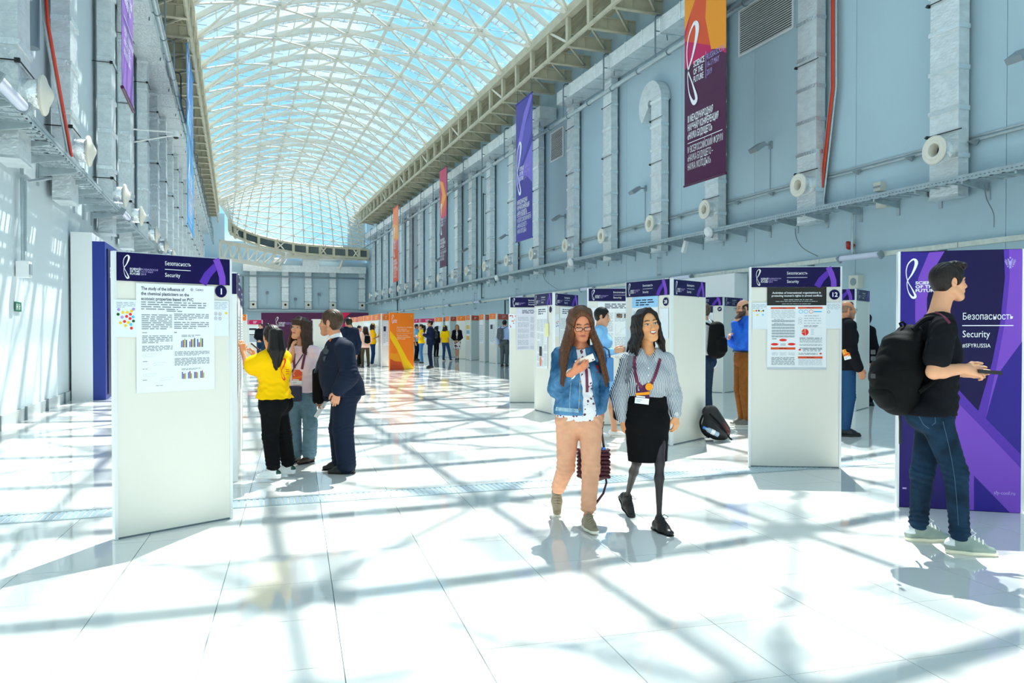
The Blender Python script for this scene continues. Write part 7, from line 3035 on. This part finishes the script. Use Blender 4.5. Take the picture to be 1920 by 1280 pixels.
# ================================================================== 5. woman in the pale pink blouse
d0 = 8.65
g = Figure('woman with a brown fringe in a pale pink blouse holding her hand to her cheek', q(566, 850), 1.62, -VF * .99 - VR * .10, 'f', '#d79a78', '#3d291c', 0, 1.08)
g.stand()
g.pel, g.hipR, g.hipL = q(565, 738), q(554, 746), q(577, 746)
g.knR, g.anR = q(551, 795), q(554, 851, .05)
g.knL, g.anL = q(582, 795, -.04), q(580, 852, .0)
g.ch, g.nk = q(567, 684), q(567, 648)
g.shR, g.shL = q(547, 661, .02), q(590, 661, -.02)
g.hd = q(562, 616, -.02)
g.elR, g.wrR = q(542, 694, -.06), q(549, 660, -.16)
g.elL, g.wrL = q(599, 697, .06), q(602, 733, .02)
g.handdir = {'R': UPZ * .95 - VF * .1, 'L': -UPZ}
g.palm = {'R': VR * .7 + VF * .4, 'L': -VR}
g.curl = {'R': .8, 'L': .5}
g.toe = {'L': -VF * .8 - VR * .5, 'R': -VF * .85 - VR * .5}
g.hs = .96
g.look(-16, -8, 4)
g.body()
bl = g.put('blouse', g.top(.022, .85, .02, neck=.085, loose=.03), M_PINK)
tr_ = g.put('trousers', g.legs(.014, .035, 1.93, waist=.06, flare=.01), M_GREYB)
for sd in 'LR':
    g.shoe(sd, '#3a2620', '#1c1210', 'flat')
g.long_hair('brown', .21, front=.03, n=6, bangs=True, spread=1.1, rk=1.0, fclear=.060)
ribbon(g, surf_line([bl], [(552, 662), (551, 675), (552, 690)], .012), .013, M_LAN)
ribbon(g, surf_line([bl], [(574, 655), (570, 672), (566, 692)], .012), .013, M_LAN)
badge(g, [bl], 557, 707, 18, 28, M_OR2, M_OR, .06, .03)
bp_ = q(551, 738, -.2)
bag = root('crossbody_bag', tuple(bp_), 'small navy crossbody bag on the hip of the woman in pink', 'bag')
S = Sdf()
S.box(q(551, 738, -.20), (.085, .035, .085), (VR, VF, UPZ), .02)
link('body', to_mesh('body', S.arrays(.008), mat('bag_navy', '#141f3c', .5), bp_), bag)
MB().tube([q(540, 727, -.19), q(545, 700, -.19), q(568, 664, -.12)], .006, 5).build('strap', MATS['bag_navy'], bag, at=bp_)

# ================================================================== 6. girl in the yellow T-shirt writing on the panel
d0 = 7.75
g = Figure('girl with a black ponytail in a yellow T-shirt writing on the edge-on panel', q(515, 860), 1.60, -VR * .86 + VF * .5, 'f', '#e0a37c', '#120d0c', 0, 1.1)
g.stand()
g.pel, g.hipL, g.hipR = q(513, 752), q(508, 762, -.06), q(519, 762, .08)
g.knL, g.anL = q(507, 818, -.06), q(513, 880, -.10)
g.knR, g.anR = q(532, 815, .12), q(541, 872, .14)
g.ch, g.nk = q(515, 694), q(516, 660)
g.shL, g.shR = q(499, 674, -.12), q(530, 672, .14)
g.hd = q(509, 632)
g.elL, g.wrL = q(466, 690, -.04), q(456, 660, .10)
g.elR, g.wrR = q(492, 694, .25), q(480, 671, .28)
g.handdir = {'L': UPZ * .95 - VR * .15, 'R': UPZ * .8 - VR * .3}
g.palm = {'L': -VR * .6 + VF * .6, 'R': -VR}
g.curl = {'L': .8, 'R': .85}
g.toe = {'L': -VR * .98 - VF * .1, 'R': -VR * .95 - VF * .1}
g.hs = .95
g.look(-26, 2, 0)
g.body()
tee = g.put('t_shirt', g.top(.036, .66, .03, neck=.075, loose=.035), M_YELT)
g.put('trousers', g.legs(.022, .032, 1.86, waist=.06), M_BLACKC)
for sd in 'LR':
    g.shoe(sd, '#eef1f2', '#f2f3f2', 'sneaker', '#1d4a3c', '#e8ecec')
g.long_hair('jet', .34, pony=True, rk=1.55)
sc_ = lambda x0, y0_, w_, h_: [[(x0 + (x - 0) * h_ * w_, y0_ - y * h_) for x, y in p] for p in logo_polys(0, 0, 1)]
decal(g, [tee], sc_(526, 712, .9, 40), 'back_emblem', M_DOT['red'], .005)
decal(g, [tee], [rect(536, 692 + 4 * i, 542, 693.2 + 4 * i) for i in range(3)], 'back_lettering', M_OR2, .005)
a_ = g.wrR + UPZ * .10
o = MB().tube([a_ + (-VR * .05 + UPZ * .05), a_ + (VR * .06 - UPZ * .04)], .008, 8).build('marker_pen', mat('pen_dark', '#3a1418', .4), None, True, at=a_)
o.location = tuple(a_)
tag(o, 'dark marker pen in the right hand of the girl in yellow', 'pen')
# ================================================================== people farther off
def cloth_c(c, nm=None):
    return cloth(nm or ('c' + c.strip('#')), c)


def simple(label, foot, h, f, sex, lod, skin='#d79c78', hair='#1d1512', top=('tee', '#ffc800'), bottom=('trousers', '#1f3a52'), shoes=('#15151a', '#15151a', 'oxford'), arms=('down', 'down'),
           hairstyle='short', hairlen=.25, look=(0, 0, 0), cap=None, bulk=1.0, legs=None, beard=0, glasses=False, under=None, feet=.09, lean=0.0):
    g = Figure(label, G(*foot), h, f, sex, skin, hair, lod, bulk)
    g.stand(arms, lean=lean, feet=feet, legs=legs)
    g.look(*look)
    g.beard = beard
    kind, tc = top
    bk = bottom[0]
    long_ = kind in ('shirt', 'jacket', 'cardigan')
    g.body(le=0.0 if bk in ('skirt', 'dress') else -.018, ae=-.008 if long_ else 0.0)
    tm = tc if not isinstance(tc, str) else cloth_c(tc)
    objs = []
    if under:
        objs.append(g.put('shirt', g.top(.012, 0, -.03, neck=.072, folds=False), under if not isinstance(under, str) else cloth_c(under)))
    if kind == 'tee':
        objs.append(g.put('t_shirt', g.top(.026, .68, -.06, neck=.074, loose=.025, folds=lod < 2), tm))
    elif kind == 'blouse':
        objs.append(g.put('blouse', g.top(.020, .75, .02, neck=.080, loose=.02, folds=lod < 2), tm))
    elif kind == 'shirt':
        objs.append(g.put('shirt', g.top(.018, 1.95, .06, neck=.066, loose=.01, folds=lod < 2), tm))
    elif kind in ('jacket', 'cardigan'):
        w = .045 if kind == 'jacket' else .06
        cut = (lambda S: S.econe(g.nk + g.f * .17, g.pel + g.f * .22, (w, .10), (w * .7, .10), g.l, g.f, .006, 's')) if under else None
        objs.append(g.put('jacket' if kind == 'jacket' else 'cardigan', g.top(.026, 1.95, -.12 if kind == 'jacket' else .02, neck=.078, loose=.01, folds=lod < 2, cut=cut), tm))
    bm = bottom[1] if not isinstance(bottom[1], str) else cloth_c(bottom[1])
    if bk == 'trousers':
        objs.append(g.put('trousers', g.legs(.014, .026, 1.95, waist=.09 if kind == 'shirt' else .04, folds=lod < 2), bm))
    elif bk == 'skirt':
        objs.append(g.put('skirt', g.skirt(.016, bottom[2], .12, 1.05), bm))
    elif bk == 'dress':
        objs.append(g.put('dress', g.skirt(.016, bottom[2], .16, 1.05), bm))
        objs.append(g.put('bodice', g.top(.014, bottom[3], .10, neck=.075, folds=False), bm))
    for sd in 'LR':
        g.shoe(sd, *shoes)
    if hairstyle == 'short':
        g.short_hair('h' + hair.strip('#'), fringe=0)
    elif hairstyle == 'long':
        g.long_hair('h' + hair.strip('#'), hairlen, n=5, rk=1.1, spread=1.2)
    elif hairstyle == 'pony':
        g.long_hair('h' + hair.strip('#'), hairlen, pony=True, rk=1.2)
    elif hairstyle == 'balding':
        S = Sdf()
        z = g.hs
        S.ell(g.H(0, -.022, .018), (.086 * z, .095 * z, .070 * z), g.hax(), .02)
        S.ell(g.H(0, .02, .075), (.060 * z, .12 * z, .075 * z), g.hax(), .01, 's')
        S.ell(g.H(0, .098, -.03), (.09 * z, .085 * z, .12 * z), g.hax(), .008, 's')
        for s_ in (-1, 1):
            S.ell(g.H(.085 * s_, .0, -.012), (.026 * z, .024 * z, .040 * z), g.hax(), .006, 's')
        g.put('hair', S, g.hairmat('h' + hair.strip('#')), g.vox[1])
    if cap:
        S = Sdf()
        z = g.hs
        S.ell(g.H(0, -.014, .052), (.092 * z, .108 * z, .085 * z), g.hax(), .02)
        S.halfnow(g.H(0, 0, .048), -g.hu)
        S.econe(g.H(0, .07, .052), g.H(0, .15, .040), (.066 * z, .014), (.05 * z, .012), g.hx, g.hu, .01)
        g.put('cap', S, cloth_c(cap), g.vox[1])
    if glasses:
        g.glasses(mat('glasses_dark', '#3a2a34', .3))
    return g, objs


def back_pack(g, label, w=.15, hgt=.22, dp=.10, m=None, off=(0, 0, 0), vox=.012):
    c = g.ch - g.f * (.13 + dp) * 1.0 - UPZ * .05 + g.l * off[0] + g.f * off[1] + UPZ * off[2]
    t = root('backpack', tuple(c), label, 'backpack')
    S = Sdf()
    S.econe(c - UPZ * hgt * .55, c + UPZ * hgt * .6, (w, dp), (w * .85, dp * .7), g.l, g.f, .03)
    m = m or M_BAGB
    link('body', to_mesh('body', S.arrays(vox), m, c), t)
    S = Sdf()
    S.econe(c - g.f * dp * .7 - UPZ * hgt * .5, c - g.f * dp * .7 - UPZ * hgt * .05, (w * .75, dp * .55), (w * .7, dp * .5), g.l, g.f, .02)
    link('front_pocket', to_mesh('front_pocket', S.arrays(vox), m, c), t)
    for s_, sh in ((1, g.shL), (-1, g.shR)):
        a = c + UPZ * hgt * .7 + g.l * .07 * s_ + g.f * dp * .5
        b_ = lerp(sh, g.nk, .35) + UPZ * .055
        d_ = b_ + g.f * .13 - UPZ * .12
        e_ = c - UPZ * hgt * .6 + g.l * .17 * s_ + g.f * (dp + .06)
        MB().tube(catmull([tuple(a), tuple(b_ - g.f * .03), tuple(b_ + g.f * .05), tuple(d_), tuple(lerp(d_, e_, .6) + g.l * .05 * s_), tuple(e_)], 4), .018, 6).build('shoulder_strap', m, t, True, at=c)
    return t


TOW, AWY, LFT, RGT = -VF, VF, -VR, VR
# --- middle distance
g, o = simple('woman in a pale blue dress and white heels partly hidden behind the denim jacket', (1127, 819), 1.76, RGT * .9 + TOW * .3, 'f', 1, hair='#171110', top=('none', '#ffffff'),
              bottom=('dress', cloth('pale_blue_dress', '#8ec6f2'), .40, 1.95), shoes=('#eceae6', '#d8d4cc', 'pump'), arms=('bag', 'bag'), hairstyle='short', look=(0, 8, 0),
              legs=dict(anL=(.09, .16, .10), knL=(.09, .14, .5)))
p = (g.wrR + g.elR) / 2 - UPZ * .22 - VF * .06
t = root('handbag', tuple(p), 'blue handbag on the forearm of the woman in the pale blue dress', 'bag')
S = Sdf()
S.box(p, (.12, .06, .16), (nrm(VR * .9 + VF * .4), nrm(VF * .9 - VR * .4), UPZ), .02)
link('body', to_mesh('body', S.arrays(.010), mat('bag_blue', '#4f8cc8', .5), p), t)
MB().tube([p + VR * .08 + UPZ * .15, p + VR * .06 + UPZ * .26, p + UPZ * .30, p - VR * .06 + UPZ * .26, p - VR * .08 + UPZ * .15], .010, 6).build('handle', mat('bag_handle', '#223a5c', .5), t, True, at=p)

g, o = simple('man seen from behind in a white shirt wearing a black backpack beside panel 28', (1318, 802), 1.86, AWY * .75 + LFT * .55, 'm', 1, hair='#5a4632', top=('shirt', '#eef1f5'), bottom=('trousers', '#22344c'), hairstyle='short')
back_pack(g, 'black backpack with one white mark on the man in the white shirt', .16, .30, .12)

g, o = simple('bearded balding man in a royal blue shirt and brown trousers, hand at his chin', (1394, 798), 1.92, LFT * .96 + TOW * .12, 'm', 1, skin='#dba07e', hair='#2c1c14', top=('shirt', cloth('royal_blue', '#2f6fe0', var=.15, vscale=12)),
              bottom=('trousers', cloth('brown_cord', '#8a5526', var=.2, vscale=14)), shoes=('#6b6a62', '#d9d6cc', 'sneaker'), arms=('chin', 'crossed'), hairstyle='balding', beard=.9, glasses=True, look=(5, 6, 0))

MB().tube([g.pel + UPZ * .075 + g.l * .188 * math.cos(a) + g.f * .142 * math.sin(a) for a in np.linspace(0, 2 * math.pi, 25)], .019, 6).build('belt', mat('belt_black', '#17120f', .4), g.root, True, at=g.at)
g, o = simple('grey-bearded man in a dark jacket over a maroon shirt half hidden by panel 12', (1585, 816), 1.86, RGT * .97 + TOW * .1, 'm', 1, skin='#d08a66', hair='#8a6a58', top=('jacket', '#15161b'), under='#5d1420', bottom=('trousers', '#24486e'),
              shoes=('#101014', '#1a1a1a', 'sneaker'), hairstyle='balding', beard=.6, glasses=True, arms=('down', ((.05, -.02, -.29), (.04, .10, -.53))))
c = surf(o, 1587, 664, .02)
if c is not None:
    badge(g, o, 1587, 664, 12, 20, M_AMB, M_OR2, -.3)
g, o = simple('person in black almost hidden behind panel 39', (1623, 760), 1.78, LFT, 'm', 1, top=('jacket', '#121318'), bottom=('trousers', '#15161c'), arms=('down', 'back'))

g, o = simple('man in a pale blue shirt seen from behind at the orange-headed panels', (946, 687), 1.88, AWY * .9 + RGT * .3, 'm', 2, top=('shirt', '#b7c9ec'), bottom=('trousers', '#5b6262'), shoes=('#3a2c22', '#222222', 'oxford'))
back_pack(g, 'grey backpack on the man in the pale blue shirt', .15, .26, .11, mat('pack_grey', '#5c6068', .7), (.10, 0, 0), .016)

# --- far left of the orange stand panel
simple('man in black with an orange lanyard facing the camera in front of the plum backdrop', (489, 678), 1.8, TOW, 'm', 2, top=('shirt', '#15171f'), bottom=('trousers', '#1f3550'), arms=('front', 'front'))
simple('man with dark hair standing right behind the man in black on the left', (502, 676), 1.8, LFT * .8 + AWY * .4, 'm', 2, top=('shirt', '#3a1428'), bottom=('trousers', '#1b1d26'))
simple('person in a crimson cap behind the girl in yellow', (512, 674), 1.76, TOW, 'm', 2, top=('tee', '#c8c8d0'), bottom=('trousers', '#20242e'), cap='#d4234f')
simple('dark-haired man in a dark suit partly hidden behind the heavy man in navy', (654, 727), 1.78, LFT * .6 + AWY * .7, 'm', 1, top=('jacket', '#1a2338'), bottom=('trousers', '#1a2338'))
simple('woman in a white blouse with long dark hair behind the heavy man in navy', (656, 703), 1.66, RGT * .95 + TOW * .2, 'f', 2, hair='#17100e', top=('blouse', '#f2f2f4'), bottom=('trousers', '#2a2d36'), arms=('crossed', 'crossed2'), hairstyle='long', hairlen=.2)
g, o = simple('woman in a pale pink jacket and olive trousers with a small black backpack', (685, 688), 1.62, AWY * .75 + LFT * .5, 'f', 2, hair='#2a1812', top=('jacket', '#efc9b8'), bottom=('trousers', '#4a4136'), arms=('phone', 'phone'), hairstyle='long', hairlen=.28, feet=.13)
back_pack(g, 'small black backpack on the woman in the pale pink jacket', .13, .17, .08, None, (0, 0, -.03), .014)
simple('person with a red scarf in a pink shirt facing the woman with the black backpack', (674, 687), 1.66, RGT * .9 + TOW * .2, 'm', 2, top=('shirt', '#ecc8cf'), under=None, bottom=('trousers', '#16171c'))
simple('girl in a yellow cap and yellow T-shirt reading the posters beside the orange stand panel', (699, 685.8), 1.74, RGT * .95 + AWY * .1, 'f', 2, hair='#17100e', top=('tee', '#ffcb0a'), bottom=('trousers', '#1d3a66'), shoes=('#e8ebee', '#e8ebee', 'sneaker'), arms=('phone', 'crossed'), hairstyle='long', hairlen=.1, cap='#ffd21c')
# --- right of the orange stand panel
simple('man in a light blue shirt half hidden by the orange stand panel', (781, 676), 1.77, RGT * .9 + TOW * .2, 'm', 2, hair='#181210', top=('tee', '#86bede'), bottom=('trousers', '#15171c'), skin='#b87f5e')
simple('girl in a yellow T-shirt and jeans, arms folded, right of the orange stand panel', (790, 682), 1.74, LFT * .95 + TOW * .1, 'f', 2, hair='#1c1310', top=('tee', '#ffcb0a'), bottom=('trousers', '#4579b2'), shoes=('#3a1a1c', '#e8ebee', 'sneaker'), arms=('crossed', 'crossed2'), hairstyle='pony', hairlen=.3)
g, o = simple('young man in a dark navy suit holding a phone in the far middle', (807, 689.5), 1.86, LFT * .95 + TOW * .15, 'm', 2, hair='#2a1c15', top=('jacket', '#1a2340'), under='#e8ecf4', bottom=('trousers', '#18203a'), arms=('phone', 'phone'))
back_pack(g, 'pale-strapped dark backpack on the young man in the navy suit', .12, .2, .07, mat('pack_dark', '#20242e', .7), (0, 0, 0), .016)
simple('person dressed all in black behind the young man in the navy suit', (818, 669.5), 1.68, AWY * .8 + RGT * .5, 'f', 2, hair='#141011', top=('jacket', '#131418'), bottom=('trousers', '#131418'), hairstyle='long', hairlen=.3)
simple('girl in a yellow cap and yellow T-shirt seen from behind in the far middle', (835, 676), 1.70, AWY * .85 + RGT * .45, 'f', 2, hair='#1b1210', top=('tee', '#ffcb0a'), bottom=('trousers', '#27466b'), shoes=('#5b2a30', '#e0e0e0', 'sneaker'), hairstyle='long', hairlen=.12, cap='#ffd21c',
       legs=dict(anR=(-.30, .0, .098), knR=(-.20, .02, .5)))
simple('lady with long fair hair in a black cardigan and floral skirt with clasped hands', (857, 675.5), 1.74, TOW, 'f', 2, hair='#8a6a4c', top=('cardigan', '#17161b'), under=floral_mat('cloth_floral_far', '#efe6e4', '#2c1a22', '#6e2838', 9, .36), bottom=('skirt', MATS.get('cloth_floral_far') or D.materials['cloth_floral_far'], .42),
       shoes=('#141214', '#141214', 'oxford'), arms=('front', 'front'), hairstyle='long', hairlen=.26, feet=.05)

# ================================================================== backpack left on the floor by panel 28
bp = G(1340, 826)
d0 = depth(bp)
q = lambda x, y, dd=0.0: P(x, y, d0 + dd)
t = root('backpack', (bp[0], bp[1], 0), 'black and maroon backpack with a water bottle leaning on the floor beside panel 28', 'backpack')
at = (bp[0], bp[1], 0)
S = Sdf()
S.econe(q(1346, 806), q(1332, 772), (.16, .13), (.11, .09), VR, VF, .05)
S.econe(q(1355, 812), q(1330, 800), (.08, .14), (.10, .13), UPZ, VF, .05)
S.wave(q(1336, 795, -.12), .12, VR + UPZ, .06, .006, 0)
S.half((0, 0, .005), -UPZ)
link('body', to_mesh('body', S.arrays(.009), mat('pack_black', '#1a1a1e', .6, bump=.2, bscale=120), at), t)
S = Sdf()
S.econe(q(1357, 808, .02), q(1336, 768, .05), (.075, .16), (.06, .10), nrm(VR + UPZ * .5), VF, .04)
S.half((0, 0, .012), -UPZ)
link('maroon_back', to_mesh('maroon_back', S.arrays(.009), mat('pack_maroon', '#4d1a20', .7), at), t)
MB().tube(catmull([tuple(q(1318, 778, -.1)), tuple(q(1313, 793, -.13)), tuple(q(1318, 810, -.12)), tuple(q(1330, 820, -.13))], 5), .014, 6).tube(catmull([tuple(q(1330, 775, -.13)), tuple(q(1350, 795, -.15)), tuple(q(1366, 818, -.12)), tuple(q(1372, 824, -.1))], 5), .012, 6).build('straps', M_BAGB, t, True, at=at)
pb = q(1333, 808, -.16)
tb = root('water_bottle', tuple(pb), 'small water bottle with blue cap in the side pocket of the floor backpack', 'bottle')
ax_ = nrm(VR * .9 - UPZ * .45)
MB().lathe(pb - ax_ * .09, ax_, [(0, 0), (.0, .014), (.02, .016), (.05, .033), (.10, .034), (.12, .031), (.19, .034), (.20, .028), (.20, 0)], 16).build('bottle', mat('bottle_plastic', '#9fb8cc', .1), tb, True, at=pb)
MB().lathe(pb - ax_ * .115, ax_, [(0, 0), (0, .018), (.028, .018), (.03, 0)], 14).build('cap', MATS['cap_blue'], tb, at=pb)
MB().lathe(pb + ax_ * .0, ax_, [(0, .0345), (.05, .0352), (.05, .034)], 16).build('bottle_label', M_PRW, tb, True, at=pb)
